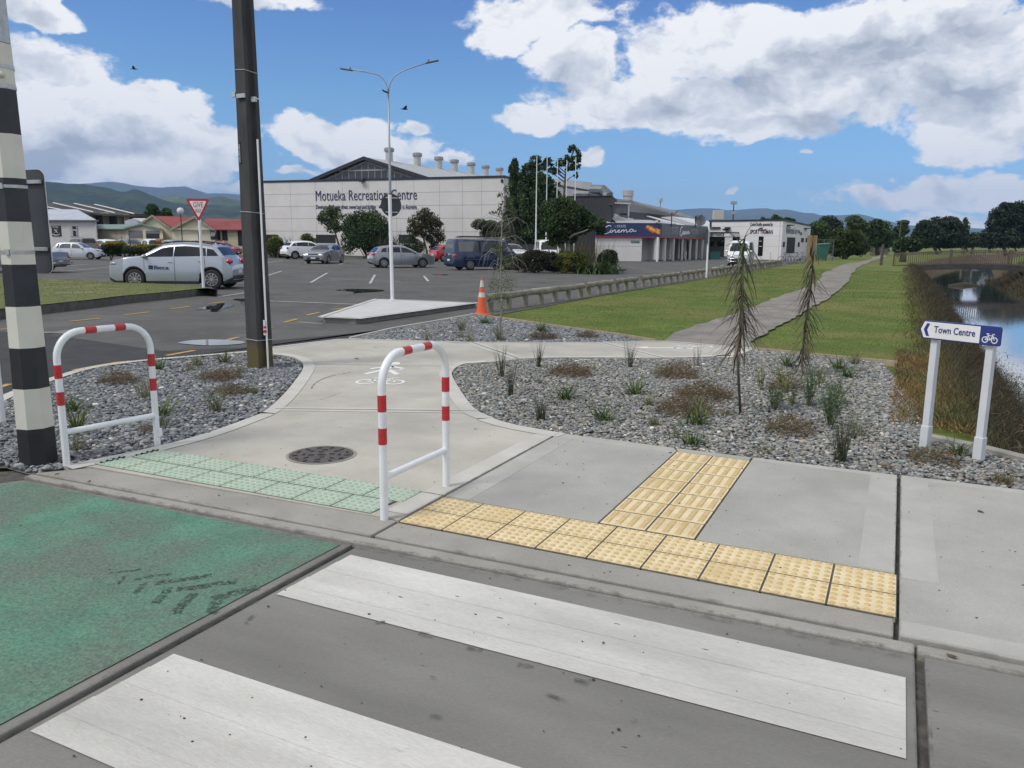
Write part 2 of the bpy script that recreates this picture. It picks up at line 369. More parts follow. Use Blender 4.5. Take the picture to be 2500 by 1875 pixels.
mb = MB(); mb.sheet([(-16, -2.), (-9.5, -1)] + bedL_top + path_top + gl('b2', [(1900, 92), (1100, 190), (200, 268)]) + gl('b1', [(2070, 320), (1380, 352), (350, 206), (0, 190)]) + [(-22, 6)], -.031)
mb.build('road', ASN, kind='structure')
# ---- concrete
def conc(name, a, b, st, spots=True, scale=1.4, sx=None):
    return mat(name, a, b, scale=scale, detail=9, rough=.82, bump=.0016, bscale=95, spec=.3, c3=(st, .8, .5, .85),
               spots=[(9, .035, (.05, .045, .04)), (31, .02, (.09, .08, .07))] if spots else None, grain=(130, .13), stretch=sx)
CP = conc('concrete_path', (.385, .365, .315), (.485, .46, .40), (.33, .31, .265))
CE = mat('concrete_edge', (.47, .455, .405), (.54, .52, .47), scale=3, detail=6, rough=.75, bump=.001, bscale=60, grain=(130, .08), c3=((.42, .405, .36), 1.2, .45, .8))
CS = conc('concrete_slab', (.325, .318, .288), (.395, .385, .35), (.27, .262, .238))
CRoad = conc('concrete_road', (.165, .160, .146), (.225, .218, .198), (.125, .12, .11), sx=(.35, 1.5, 1))
CK = conc('concrete_kerb', (.27, .258, .23), (.35, .335, .30), (.20, .19, .17))
DK = mat('joint_dark', (.05, .047, .042), (.10, .092, .08), scale=20, rough=.9)
# dark bed under every joint
mb = MB(); mb.sheet([(-30, -12), (30, -12), (4.2, 3.4), (4, 6.29), (-2.6, 6.33), (-5.3, 4.1), (-5.9, 3.35), (-30, 3.35)], -.03)
mb.build('road', DK, kind='structure')
sl_ = MB()
def vl(u): return 3.32 + (u + 5.5) * .0255      # kerb channel line
# road platform slabs (crossing), split by the joints seen in the photo
sl_.prism([(-2.60, -6), (.19, -6), (.19, vl(.19)), (-2.60, vl(-2.6) - .01)], -.12, 0.)
sl_.prism([(.225, -6), (9, -6), (9, vl(.6)), (.225, vl(.2))], -.12, .004)
sl_.prism([(-9, -6), (-2.64, -6), (-2.64, vl(-2.64) - .01), (-5.44, vl(-5.5) - .03), (-5.75, 2.7), (-9, 2.2)], -.12, 0.)
sl_.build('road', CRoad, kind='structure', bevel=.008)
# kerb strip between the two grooves
mb = MB(); mb.prism([(-5.5, vl(-5.5) + .012), (.19, vl(.19) + .012), (.19, 3.565), (-2.6, 3.505), (-5.5, 3.40)], -.12, .006)
mb.prism([(.2, vl(.2) + .014), (9, vl(.6) + .01), (9, 3.56), (.2, 3.565)], -.12, .006)
mb.build('kerb', CK, kind='structure', bevel=.01)
# footpath band with trowelled margins
JU0, JU1 = -2.605, .118
def band(mb, u0, u1, v0, v1, z): mb.prism([(u0, v0), (u1, v0), (u1, v1), (u0, v1)], -.12, z)
foot = MB()
foot.prism([(JU0 + .008, 4.32), (-1.52, 4.32), (-1.52, 6.20), (-1.56, 6.285), (-2.535, 6.30), (JU0 + .008, 6.32)], -.12, .012)
foot.prism([(-.925, 4.32), (JU1 - .01, 4.32), (JU1 - .01, 6.29), (-.925, 6.29)], -.12, .012)
foot.prism([(-1.505, 6.20), (-.94, 6.20), (-.94, 6.29), (-1.545, 6.288)], -.12, .012)
foot.prism([(JU1 + .012, 3.60), (9, 3.60), (9, 6.29), (JU1 + .012, 6.30)], -.12, .012)
foot.build('footpath', CS, kind='structure', bevel=.006)
mb = MB(); mb.prism([(JU0 + .01, 3.525), (JU1 - .01, 3.59), (JU1 - .01, 3.765), (JU0 + .01, 3.765)], -.12, .010)
mb.prism([(-5.5, 3.415), (JU0 - .01, 3.52), (JU0 - .01, 3.79), (-2.72, 3.80), (-5.27, 3.68)], -.12, .010)
mb.build('footpath', CK, kind='structure', bevel=.008)
# margins (smooth trowel bands) as thin sheets
mg = MB()
mg.prism([(JU0 + .012, 4.33), (JU0 + .19, 4.33), (JU0 + .19, 6.14), (JU0 + .012, 6.31)], .0, .0135)
mg.prism([(JU0 + .19, 6.14), (-1.56, 6.12), (-1.56, 6.28), (JU0 + .012, 6.31)], .0, .0135)
mg.prism([(-.07, 4.33), (JU1 - .014, 4.33), (JU1 - .014, 6.28), (-.07, 6.28)], .0, .0135)
mg.prism([(-.92, 6.19), (-.07, 6.19), (-.07, 6.28), (-.92, 6.28)], .0, .0135)
mg.prism([(JU1 + .016, 4.27), (JU1 + .19, 4.27), (JU1 + .19, 6.19), (JU1 + .016, 6.29)], .0, .0135)
mg.prism([(JU1 + .19, 6.19), (9, 6.18), (9, 6.28), (JU1 + .016, 6.29)], .0, .0135)
mg.prism([(JU1 + .016, 3.61), (9, 3.61), (9, 3.75), (JU1 + .016, 3.75)], .0, .0135)
mg.build('footpath', mat('slab_margin', (.37, .36, .325), (.43, .42, .38), scale=3, detail=7, rough=.8, bump=.001, bscale=60, grain=(130, .08), c3=((.33, .32, .29), 1.2, .45, .8)), kind='structure')
# shared path (flared to the crossing, forks to the right)
edgeL = gl('b1', [(540, 1352), (1290, 1200), (1750, 1080), (2212, 905)]) + gl('b2', [(110, 915), (200, 862), (330, 740), (440, 600), (485, 530), (488, 500), (470, 462), (400, 430), (300, 412), (205, 405)])
edgeR = gl('b3', [(150, 470), (0, 482)]) + gl('b2', [(1850, 482), (1770, 515), (1735, 560), (1745, 600), (1790, 680), (1870, 800), (1950, 890), (2100, 950)]) + gl('b3', [(180, 950), (380, 1010), (800, 1080)])
topE = gl('b2', [(205, 345), (780, 275), (900, 272)]) + gl('b3', [(0, 300), (1000, 302), (1500, 290), (1620, 291)]) + gl('d', [(1480, 741), (1560, 748), (1625, 753)])
lowE = gl('d', [(1625, 757), (1600, 768), (1540, 775)]) + gl('b3', [(2212, 412), (2050, 425), (1600, 437), (1100, 433), (700, 433), (400, 444)])
J0 = g('b2', 560, 487); J1 = g('b2', 1770, 500)
pm = MB()
outline = [(-5.27, 3.70), (-2.72, 3.80), (JU0 - .008, 3.80), (JU0 - .008, 6.32)] + edgeR[::-1] + lowE[::-1] + topE[::-1] + edgeL[::-1] + [(-5.42, 3.62)]
pm.sheet(outline, .012)
n = len(outline)
pm.add([(p[0], p[1], -.12) for p in outline] + [(p[0], p[1], .012) for p in outline], [(i, (i + 1) % n, n + (i + 1) % n, n + i) for i in range(n)])
pm.build('path', CP, kind='structure')
def ribbon(mb, line, w, z, side=1, zb=.0):
    """flat band of width w beside an open polyline"""
    P_ = [Vector((p[0], p[1], 0)) for p in line]; inn = []
    for i, p in enumerate(P_):
        t = (P_[min(i + 1, len(P_) - 1)] - P_[max(i - 1, 0)]).normalized(); inn.append(p + Vector((-t.y, t.x, 0)) * w * side)
    for i in range(len(P_) - 1):
        a, b, c, d = P_[i], P_[i + 1], inn[i + 1], inn[i]
        mb.add([(a.x, a.y, z), (b.x, b.y, z), (c.x, c.y, z), (d.x, d.y, z)], [(0, 1, 2, 3) if side > 0 else (3, 2, 1, 0)])
def smoothline(L, n=2):
    for _ in range(n):
        o = [L[0]]
        for a, b in zip(L, L[1:]): o += [(a[0] * .75 + b[0] * .25, a[1] * .75 + b[1] * .25), (a[0] * .25 + b[0] * .75, a[1] * .25 + b[1] * .75)]
        L = o + [L[-1]]
    return L
eb = MB(); ribbon(eb, smoothline(edgeL), .15, .0165, -1); ribbon(eb, smoothline(edgeR), .16, .0165, -1)
ribbon(eb, smoothline(lowE), .13, .0165, -1); ribbon(eb, topE, .09, .0165, -1)
for a, b, w in ((g('b2', 560, 482), g('b2', 1760, 500), .07), (g('b2', 240, 868), g('b2', 1950, 888), .09), (g('b3', 10, 305), g('b3', 400, 440), .11), (g('b3', 1090, 302), g('b3', 1620, 436), .11)):
    ribbon(eb, [a, b], w, .0148, 1); ribbon(eb, [a, b], w, .0148, -1)
ribbon(eb, [(JU0 - .01, 3.9), (JU0 - .01, 6.3)], .16, .0148, 1)
eb.build('path', CE, kind='structure')
# dirt collected along the joints and the kerb
DIRT = mat('joint_dirt', (.10, .09, .075), (.16, .148, .128), scale=9, rough=.95)
_n, _l = DIRT.node_tree.nodes, DIRT.node_tree.links; _no = _n.new('ShaderNodeTexNoise'); _no.inputs['Scale'].default_value = 11; _no.inputs['Detail'].default_value = 8; _no.inputs['Roughness'].default_value = .75; _ge = _n.new('ShaderNodeNewGeometry'); _l.new(_ge.outputs['Position'], _no.inputs['Vector'])
_m = _n.new('ShaderNodeMapRange'); _m.inputs[1].default_value = .48; _m.inputs[2].default_value = .66; _m.inputs[4].default_value = .36; _l.new(_no.outputs[0], _m.inputs[0]); _l.new(_m.outputs[0], _n['Principled BSDF'].inputs['Alpha'])
mb = MB()
for L_, w_, z_ in (([(-5.5, vl(-5.5) + .012), (.19, vl(.19) + .012), (6, vl(.6) + .012)], .022, .0075), ([(-5.5, 3.405), (-2.6, 3.51), (.19, 3.57), (6, 3.565)], .028, .0142), ([(-5.5, vl(-5.5) - .014), (.19, vl(.19) - .014)], .05, .0058), ([(-2.62, -3), (-2.62, 3.36)], .035, .0062), ([(.208, -3), (.208, 3.4)], .03, .0062), ([(JU1, 3.6), (JU1, 6.28)], .02, .0152), ([(JU0, 3.9), (JU0, 6.3)], .018, .0182), ([(-2.6, 3.778), (.12, 3.778)], .02, .0132)):
    ribbon(mb, L_, w_, z_, 1); ribbon(mb, L_, w_, z_, -1)
mb.build('road_dirt', DIRT, kind='structure')
jm = MB()
for a, b, w in ((g('b2', 250, 868), g('b2', 1945, 888), .007), (g('b3', 10, 305), g('b3', 400, 440), .009), (g('b3', 1090, 302), g('b3', 1620, 436), .009), (g('b2', 560, 484), g('b2', 1760, 500), .004)):
    ribbon(jm, [a, b], w, .0172, 1); ribbon(jm, [a, b], w, .0172, -1)
ribbon(jm, [g('b2', 1410, 1570), g('b2', 1520, 1582), g('b2', 1668, 1608)], .006, .0172, 1)
jm.build('path', DK, kind='structure')
# painted panels
GRN = mat('green_paint', (.058, .165, .105), (.10, .235, .155), scale=3.2, detail=10, rough=.75, bump=.004, bscale=55, lo=.3, hi=.62, c3=((.11, .155, .115), 1.7, .36, .60), grain=(62, .42), spots=[(26, .06, (.045, .07, .055)), (7, .02, (.02, .02, .02))])
mb = MB(); mb.sheet([(-5.42, 3.15), (-5.38, 3.235), (-5.30, 3.262), (-2.69, 3.335), (-2.71, -4), (-5.9, -4), (-5.9, 2.9)], .005)
mb.build('cycle_lane', GRN, kind='structure')
def wear(N, L, col, ns, mx, mr, geo):
    return mx(mr(ns(14, 9, .75), .60, .72), col, (.34, .33, .31))
WP = mat('white_paint', (.51, .495, .45), (.61, .595, .545), scale=2.2, detail=9, rough=.7, bump=.002, bscale=70, c3=((.42, .408, .37), 1.6, .40, .7), grain=(90, .10), spots=[(10, .05, (.06, .055, .05)), (4.2, .022, (.03, .03, .03))], extra=wear, stretch=(.4, 1.4, 1))
for i, (v0, v1) in enumerate([(2.69, 3.245), (1.485, 2.075), (.3, .88)]):
    mb = MB()
    for k in range(5):        # five roller passes, each laid a hair over the last
        a = v0 + (v1 - v0) * k / 5; b = v0 + (v1 - v0) * (k + 1) / 5 + (.004 if k < 4 else 0)
        mb.sheet([(-2.565 + .004 * k, a), (.155, a), (.155, b), (-2.565 + .004 * k, b)], .0045 + (.0009 if k % 2 else 0))
    mb.build('road_marking', WP, kind='structure')
# dark scuffs beside the first bar, curved tyre scuff on the path
SCF = mat('scuff', (.075, .07, .065), (.12, .115, .105), scale=30, rough=.9)
_n, _l = SCF.node_tree.nodes, SCF.node_tree.links; _no = _n.new('ShaderNodeTexNoise'); _no.inputs['Scale'].default_value = 34; _no.inputs['Detail'].default_value = 6; _ge = _n.new('ShaderNodeNewGeometry'); _l.new(_ge.outputs['Position'], _no.inputs['Vector'])
_m = _n.new('ShaderNodeMapRange'); _m.inputs[1].default_value = .36; _m.inputs[2].default_value = .62; _m.inputs[4].default_value = .7; _l.new(_no.outputs[0], _m.inputs[0]); _l.new(_m.outputs[0], _n['Principled BSDF'].inputs['Alpha'])
mb = MB()
for a, b, w in (((38, 858), (92, 850), .012), ((275, 916), (357, 932), .022), ((548, 998), (628, 1012), .018), ((832, 1090), (912, 1106), .018), ((1145, 1182), (1222, 1198), .022), ((990, 1255), (1100, 1300), .012), ((340, 1378), (405, 1392), .014), ((340, 1165), (380, 1170), .016), ((1465, 1410), (1500, 1400), .012)):
    p, q = g('b6', *a), g('b6', *b); ribbon(mb, [p, ((p[0] + q[0]) / 2, (p[1] + q[1]) / 2 + .004), q], w, .0072, 1); ribbon(mb, [p, q], w * .5, .0070, -1)
ribbon(mb, smoothline(gl('b2', [(562, 700), (580, 660), (640, 620), (740, 585), (900, 558)])), .022, .0145, 1); ribbon(mb, gl('b2', [(620, 795), (700, 770), (800, 735)]), .012, .0145, 1)
ribbon(mb, gl('b5', [(1385, 860), (1420, 810), (1370, 850)]), .02, .0070, 1); ribbon(mb, gl('b2', [(1080, 345), (1110, 350)]), .02, .0145, 1)
mb.build('road_marking', SCF, kind='structure')
# tyre chevron smudges on the green paint
SM = mat('rubber_smudge', (.03, .042, .038), (.06, .09, .075), scale=38, detail=6, rough=.9, lo=.42, hi=.58)
_n, _l = SM.node_tree.nodes, SM.node_tree.links; _no = _n.new('ShaderNodeTexNoise'); _no.inputs['Scale'].default_value = 70; _no.inputs['Detail'].default_value = 4; _ge = _n.new('ShaderNodeNewGeometry'); _l.new(_ge.outputs['Position'], _no.inputs['Vector'])
_m = _n.new('ShaderNodeMapRange'); _m.inputs[1].default_value = .40; _m.inputs[2].default_value = .60; _m.inputs[4].default_value = .75; _l.new(_no.outputs[0], _m.inputs[0]); _l.new(_m.outputs[0], _n['Principled BSDF'].inputs['Alpha'])
mb = MB()
for (a, b, w) in [((1190, 720), (1450, 655), .035), ((980, 670), (1320, 625), .03), ((870, 635), (1180, 590), .026), ((750, 610), (960, 580), .018), ((600, 580), (800, 555), .011),
                  ((1215, 730), (1170, 800), .03), ((1080, 690), (970, 805), .028), ((940, 655), (870, 750), .024), ((815, 625), (760, 690), .018), ((700, 590), (665, 640), .011)]:
    p, q = g('b5', *a), g('b5', *b); n_ = 7; L_ = [(p[0] + (q[0] - p[0]) * t / n_ + random.uniform(-.006, .006), p[1] + (q[1] - p[1]) * t / n_ + random.uniform(-.006, .006)) for t in range(n_ + 1)]
    ribbon(mb, L_, w, .0066, 1); ribbon(mb, L_, w * .8, .0066, -1)
mb.build('road_marking', SM, kind='structure')
# car park paint
YP = mat('yellow_paint', (.50, .30, .045), (.42, .27, .07), scale=9, rough=.7, extra=lambda N, L, c, ns, mx, mr, geo: mx(mr(ns(18, 6), .55, .68), c, (.09, .088, .085)))
WL = mat('faded_white', (.42, .41, .39), (.5, .49, .47), scale=8, rough=.75, extra=lambda N, L, c, ns, mx, mr, geo: mx(mr(ns(9, 7, .7), .52, .66), c, (.09, .088, .085)))
def stripe(mb, a, b, w, z=-.026):
    a, b = Vector((*a, 0)), Vector((*b, 0)); n = (b - a).normalized(); n = Vector((-n.y, n.x, 0)) * w / 2
    mb.quad((a.x - n.x, a.y - n.y, z), (b.x - n.x, b.y - n.y, z), (b.x + n.x, b.y + n.y, z), (a.x + n.x, a.y + n.y, z))
mb = MB()
for k, a, b in [('1', (1440, 1215), (1600, 1193)), ('1', (1050, 1265), (1255, 1240)), ('1', (580, 1318), (840, 1293)), ('1', (-60, 1390), (75, 1378)), ('1', (1760, 1170), (1900, 1155)),
                ('b1', (1395, 393), (1640, 350)), ('b1', (1920, 262), (2010, 240)), ('2', (320, 1500), (435, 1470)), ('2', (510, 1440), (620, 1417)), ('2', (725, 1393), (880, 1374)), ('2', (190, 1545), (220, 1538))]:
    stripe(mb, g(k, *a), g(k, *b), .10)
L_ = gl('b1', [(645, 515), (860, 475), (1000, 452), (1115, 441)]); ribbon(mb, L_, .09, -.026, 1)
L_ = gl('b1', [(-60, 690), (25, 655), (115, 628)]); ribbon(mb, L_, .09, -.026, 1)
mb.build('road_marking', YP, kind='structure')
mb = MB()
for k, a, b, w in [('2', (190, 1320), (1000, 1352), .12), ('2', (180, 1112), (305, 1072), .11), ('2', (548, 1168), (688, 1088), .11), ('2', (1048, 1176), (1090, 1104), .11), ('2', (1540, 1158), (1503, 1114), .11),
                   ('2', (180, 1005), (315, 983), .1), ('2', (490, 1010), (560, 995), .1), ('2', (785, 1018), (855, 1002), .1), ('2', (170, 1020), (900, 1030), .1), ('2', (985, 1045), (1200, 1040), .1),
                   ('2', (440, 1497), (640, 1510), .06), ('1', (525, 862), (745, 842), .11), ('1', (568, 900), (985, 860), .11), ('1', (840, 795), (1100, 800), .1), ('1', (1840, 1115), (2070, 1080), .1),
                   ('1', (2010, 822), (2060, 812), .1), ('3', (510, 1222), (720, 1200), .1), ('3', (1100, 1160), (1180, 1165), .08), ('2', (700, 1135), (1300, 1160), .06), ('1', (345, 1410), (620, 1395), .07),
                   ('S', (100, 1000), (320, 945), .1), ('C', (480, 1425), (880, 1425), .12), ('4', (300, 700), (400, 684), .1)]:
    stripe(mb, g(k, *a), g(k, *b), w)
mb.build('road_marking', WL, kind='structure')
# wear wedge on the road and puddles
mb = MB(); mb.sheet(gl('b1', [(350, 205), (620, 172), (900, 152), (600, 215)]), -.024); mb.build('road_marking', mat('worn_patch', (.13, .128, .12), (.2, .195, .185), scale=5, rough=.9), kind='structure')
PUD = mat('puddle', (.02, .022, .025), rough=.02, spec=1.)
def puddle(pts, k, z=-.024):
    mb = MB(); mb.sheet(smoothline(gl(k, pts) + [g(k, *pts[0])], 2)[:-1], z); o = mb.build('puddle', PUD, kind='structure'); return o
puddle([(1490, 290), (1560, 270), (1740, 258), (1900, 262), (2060, 275), (2075, 290), (1960, 303), (1800, 312), (1640, 304)], 'b1')
puddle([(1640, 1218), (1720, 1200), (1860, 1165), (1985, 1168), (1960, 1195), (1880, 1210), (1850, 1238), (1760, 1238), (1800, 1215)], '1')
puddle([(1965, 1138), (1990, 1128), (2120, 1135), (2120, 1186), (2030, 1182), (2040, 1150)], '1')
puddle([(755, 1232), (850, 1222), (960, 1222), (1100, 1226), (1185, 1234), (1120, 1245), (980, 1252), (890, 1260), (930, 1244), (830, 1238)], '2')
puddle([(1560, 1102), (1640, 1098), (1730, 1104), (1650, 1108)], '2')
# walking path across the lawn
PA = mat('path_asphalt', (.20, .185, .16), (.27, .25, .22), scale=2.0, detail=9, rough=.9, bump=.006, bscale=60, c3=((.16, .15, .125), .9, .45, .7), spec=.2, grain=(60, .2))
pl_ = gl('4', [(0, 1250), (180, 1190), (380, 1130), (560, 1075), (700, 1010), (830, 960), (950, 922), (1060, 880), (1150, 850), (1250, 750), (1330, 712), (1420, 672), (1555, 655), (1640, 622), (1700, 605), (1700, 590), (1680, 580)], -.02)
pr_ = gl('4', [(640, 1325), (740, 1268), (880, 1190), (960, 1140), (1050, 1108), (1130, 1050), (1200, 1010), (1330, 930), (1400, 870), (1470, 790), (1488, 745), (1540, 705), (1600, 672), (1720, 628), (1790, 604), (1795, 592), (1760, 580)], -.02)
rj = random.Random(3)
def jag(L): 
    L = smoothline(L, 2); return [(p[0] + rj.uniform(-.03, .03) * max(1, p[1] / 12), p[1]) for p in L]
mb = MB(); pl2, pr2 = jag(pl_), jag(pr_)
st = gl('d', [(1430, 741), (1500, 745), (1560, 750), (1632, 757)], -.02)
m_ = min(len(pl2), len(pr2))
V_ = [(p[0], p[1], -.012) for p in pl2[:m_]] + [(p[0], p[1], -.012) for p in pr2[:m_]]
mb.add(V_, [(i, m_ + i, m_ + i + 1, i + 1) for i in range(m_ - 1)])
mb.add([(pl2[0][0], pl2[0][1], -.012)] + [(p[0], p[1], -.012) for p in st] + [(pr2[0][0], pr2[0][1], -.012)], [tuple(range(6))])
mb.build('path', PA, kind='structure')
# ---- gravel beds
GB = mat('gravel_base', (.09, .088, .083), (.17, .165, .155), scale=30, rough=.95, bump=.01, bscale=60)
timber = mat('timber_edge', (.30, .235, .165), (.40, .33, .24), scale=6, rough=.85, stretch=(1, 1, 1))
bedR = [(JU0 + .02, 6.325)] + [(-1.56, 6.30), (9, 6.30), (6.5, 6.6), (1.05, 7.22), (.72, 7.5), (.36, 7.72)] + gl('b4', [(1500, 860), (1440, 700), (1330, 560), (1270, 480), (1200, 400), (1000, 378), (700, 345), (285, 305)]) + lowE + edgeR
bedU = topE[2:8] + gl('b3', [(1490, 284), (1200, 232), (800, 178), (300, 105), (0, 62)]) + gl('b2', [(1900, 72), (1600, 128), (1250, 188), (900, 262)])
bedL = [(-5.9, 3.45), (-5.55, 3.42), (-5.45, 3.62)] + edgeL + [(-7.43, 8.4)] + bedL_top[::-1] + [(-9.6, 1.2)]
for poly in (bedR, bedU, bedL):
    mb = MB(); mb.sheet(poly, -.018); mb.build('gravel_bed', GB, kind='structure')
mb = MB()
def edging(mb, L, h=.035, w=.035):
    for a, b in zip(L, L[1:]):
        a, b = Vector((*a, 0)), Vector((*b, 0)); d = (b - a); mb.box((a + b) / 2 + Vector((0, 0, h / 2 - .04)), (d.length, w, h + .08), rz=math.atan2(d.y, d.x))
edging(mb, gl('b4', [(285, 305), (700, 347), (1300, 404)])); mb.build('timber_edging', timber, label='low timber edging board between the gravel bed and the lawn near the stream', cat='edging')
mb = MB(); edging(mb, gl('b3', [(1560, 288), (1200, 228), (800, 175), (300, 101), (0, 60)]) ); mb.build('timber_edging', timber, label='long timber edging board along the lawn from the traffic cone to the path', cat='edging')
mb = MB(); edging(mb, gl('b2', [(880, 266), (1250, 182), (1600, 122), (1910, 66)]), .03, .05); mb.build('kerb', CE, kind='structure')
mb = MB(); ribbon(mb, smoothline(bedL_top), .13, .02, -1)
Lb = smoothline(bedL_top); 
for a, b in zip(Lb, Lb[1:]): mb.quad((a[0], a[1], -.08), (b[0], b[1], -.08), (b[0], b[1], .02), (a[0], a[1], .02))
mb.build('kerb', CE, kind='structure')
# concrete nib above the bank
mb = MB(); L_ = [(.33, 7.75), (.7, 7.53), (1.05, 7.25), (2.3, 6.75), (5, 6.3)]
edging(mb, L_, .03, .12); mb.build('concrete_nib', CK, label='low concrete nib wall behind the direction sign above the stream bank', cat='kerb wall')

def in_poly(px, py, poly):
    c = np.zeros(len(px), bool); n = len(poly); j = n - 1
    for i in range(n):
        xi, yi = poly[i]; xj, yj = poly[j]
        if yi != yj:
            cond = ((yi > py) != (yj > py)) & (px < (xj - xi) * (py - yi) / (yj - yi) + xi); c ^= cond
        j = i
    return c
def ico(sub):
    bm = bmesh.new(); bmesh.ops.create_icosphere(bm, subdivisions=sub, radius=1.); v = np.array([x.co[:] for x in bm.verts]); f = np.array([[q.index for q in p.verts] for p in bm.faces]); bm.free(); return v, f
def dist_poly(px, py, poly):
    d = np.full(len(px), 1e9); n = len(poly)
    for i in range(n):
        a = np.array(poly[i]); b = np.array(poly[(i + 1) % n]); ab = b - a; l2 = max(1e-9, ab @ ab)
        t = np.clip(((px - a[0]) * ab[0] + (py - a[1]) * ab[1]) / l2, 0, 1); d = np.minimum(d, np.hypot(px - a[0] - t * ab[0], py - a[1] - t * ab[1]))
    return d
def in_view(u, v, pad=.08):
    X = u * CA + v * SA; Y = -u * SA + v * CA
    return (Y > .5) & (np.abs(X) < Y * (.651 + pad) + .4)
def pebbles(name, poly, density, palette, size, label=None, cat=None):
    xs = [p[0] for p in poly]; ys = [p[1] for p in poly]; A = (max(xs) - min(xs)) * (max(ys) - min(ys)); n = int(A * density)
    px = rng.uniform(min(xs), max(xs), n); py = rng.uniform(min(ys), max(ys), n)
    k = in_poly(px, py, poly) & in_view(px, py) & (dist_poly(px, py, poly) > size * .5); px, py = px[k], py[k]
    # keep off a slope beyond the bank edge
    pz = np.where(py < 7.5, 0., np.minimum(0, ground_z(px, py) + .05)) + rng.uniform(-.012, .010, len(px))
    r = np.hypot(px, py)
    parts = []
    for sub, sel in ((2, r < 6.3), (1, r >= 6.3)):
        tv, tf = ico(sub); q = np.where(sel)[0]; m = len(q)
        if not m: continue
        s = size * np.exp(rng.normal(0, .28, m)); ax = np.stack([s * rng.uniform(.85, 1.25, m), s * rng.uniform(.6, .95, m), s * rng.uniform(.38, .6, m)], 1) * .5
        th = rng.uniform(0, 2 * math.pi, m); tl = rng.normal(0, .28, m)
        V = tv[None] * ax[:, None] * (1 + rng.normal(0, .035, (m, len(tv), 1)))
        ct, st_ = np.cos(tl)[:, None], np.sin(tl)[:, None]; y = V[..., 1] * ct - V[..., 2] * st_; z = V[..., 1] * st_ + V[..., 2] * ct
        c, s_ = np.cos(th)[:, None], np.sin(th)[:, None]; x = V[..., 0] * c - y * s_; y = V[..., 0] * s_ + y * c
        V = np.stack([x + px[q][:, None], y + py[q][:, None], z + pz[q][:, None]], 2)
        pal = np.array([p[0] for p in palette]); w = np.array([p[1] for p in palette]); ci = rng.choice(len(pal), m, p=w / w.sum())
        cc = pal[ci] * rng.uniform(.9, 1.55, (m, 1)); cc = np.repeat(cc[:, None], len(tv), 1)
        F = tf[None] + (np.arange(m) * len(tv))[:, None, None]
        parts.append((V.reshape(-1, 3), F.reshape(-1, 3), cc.reshape(-1, 3)))
    off = 0; Vs, Fs, Cs = [], [], []
    for V, F, C_ in parts: Vs.append(V); Fs.append(F + off); Cs.append(C_); off += len(V)
    return npmesh(name, np.concatenate(Vs), np.concatenate(Fs), PEB, np.concatenate(Cs), smooth=True, kind='stuff', label=label, cat=cat)
PEB = mat('pebble', (.2, .2, .2), (.72, .72, .70), scale=60, detail=4, rough=.75, attr='lc', spec=.35)
pal_grey = [((.135, .145, .155), 5), ((.19, .20, .21), 6), ((.26, .27, .28), 4), ((.10, .108, .118), 3), ((.235, .225, .20), 1.2), ((.36, .35, .33), .8), ((.58, .56, .53), .25)]
pal_warm = [((.135, .14, .145), 4), ((.20, .205, .205), 5), ((.28, .28, .27), 4), ((.25, .225, .18), 2.6), ((.33, .30, .25), 1.8), ((.38, .365, .34), 1.3), ((.55, .53, .49), .35), ((.20, .15, .13), .3), ((.17, .21, .19), 1.2)]
pebbles('gravel', bedL, 1750, pal_grey, .041, 'grey river pebbles in the bed under the striped pole and left hoop rail', 'gravel')
pebbles('gravel', bedU, 1200, pal_grey, .046, 'blue grey river pebbles in the far bed beside the traffic cone', 'gravel')
pebbles('gravel', bedR, 1800, pal_warm, .0365, 'mixed grey and brown river pebbles in the big bed under the direction sign', 'gravel')
# ================================================================ foreground things
YT = mat('tactile_yellow', (.66, .535, .31), (.74, .63, .41), scale=9, detail=7, rough=.75, bump=.0008, bscale=160, c3=((.56, .43, .23), 2.5, .5, .75), grain=(110, .1), spots=[(22, .03, (.20, .15, .08))])
YD = mat('tactile_yellow_worn', (.50, .36, .16), (.60, .46, .23), scale=25, rough=.7)
GT = mat('tactile_green', (.38, .455, .36), (.45, .52, .42), scale=9, detail=7, rough=.75, bump=.0008, bscale=160, c3=((.36, .42, .34), 2.2, .5, .75), spots=[(22, .03, (.12, .14, .10))])
GD = mat('tactile_green_worn', (.30, .40, .30), (.36, .46, .36), scale=25, rough=.7)
def tile(kind, w, d, ms):
    mb = MB(); e = .0055; f = .008; mb.prism([(e, f), (w - e, f), (w - e, d - f), (e, d - f)], -.03, 0.)
    if kind == 'dome':
        nx = 6; ny = 5
        for i in range(nx):
            for j in range(ny):
                cx, cy = (i + .5) * w / nx, (j + .5) * d / ny
                a = [(cx + .0165 * math.cos(q * math.pi / 5), cy + .0165 * math.sin(q * math.pi / 5), 0.0002) for q in range(10)]; b = [(cx + .0115 * math.cos(q * math.pi / 5), cy + .0115 * math.sin(q * math.pi / 5), .0055) for q in range(10)]
                mb.add(a + b, [(q, (q + 1) % 10, 10 + (q + 1) % 10, 10 + q) for q in range(10)] + [tuple(range(10, 20))], 1)
    else:
        for i in range(4):
            cx = (i + .5) * w / 4; y0, y1 = .024, d - .024
            mb.add([(cx - .019, y0, .0002), (cx + .019, y0, .0002), (cx + .019, y1, .0002), (cx - .019, y1, .0002), (cx - .013, y0 + .006, .0055), (cx + .013, y0 + .006, .0055), (cx + .013, y1 - .006, .0055), (cx - .013, y1 - .006, .0055)],
                   [(0, 1, 5, 4), (1, 2, 6, 5), (2, 3, 7, 6), (3, 0, 4, 7), (4, 5, 6, 7)], 1)
    return mb.build('tactile_tile', ms, cat='tactile tile')
t0 = tile('dome', .3015, .265, [YT, YD]); first = True
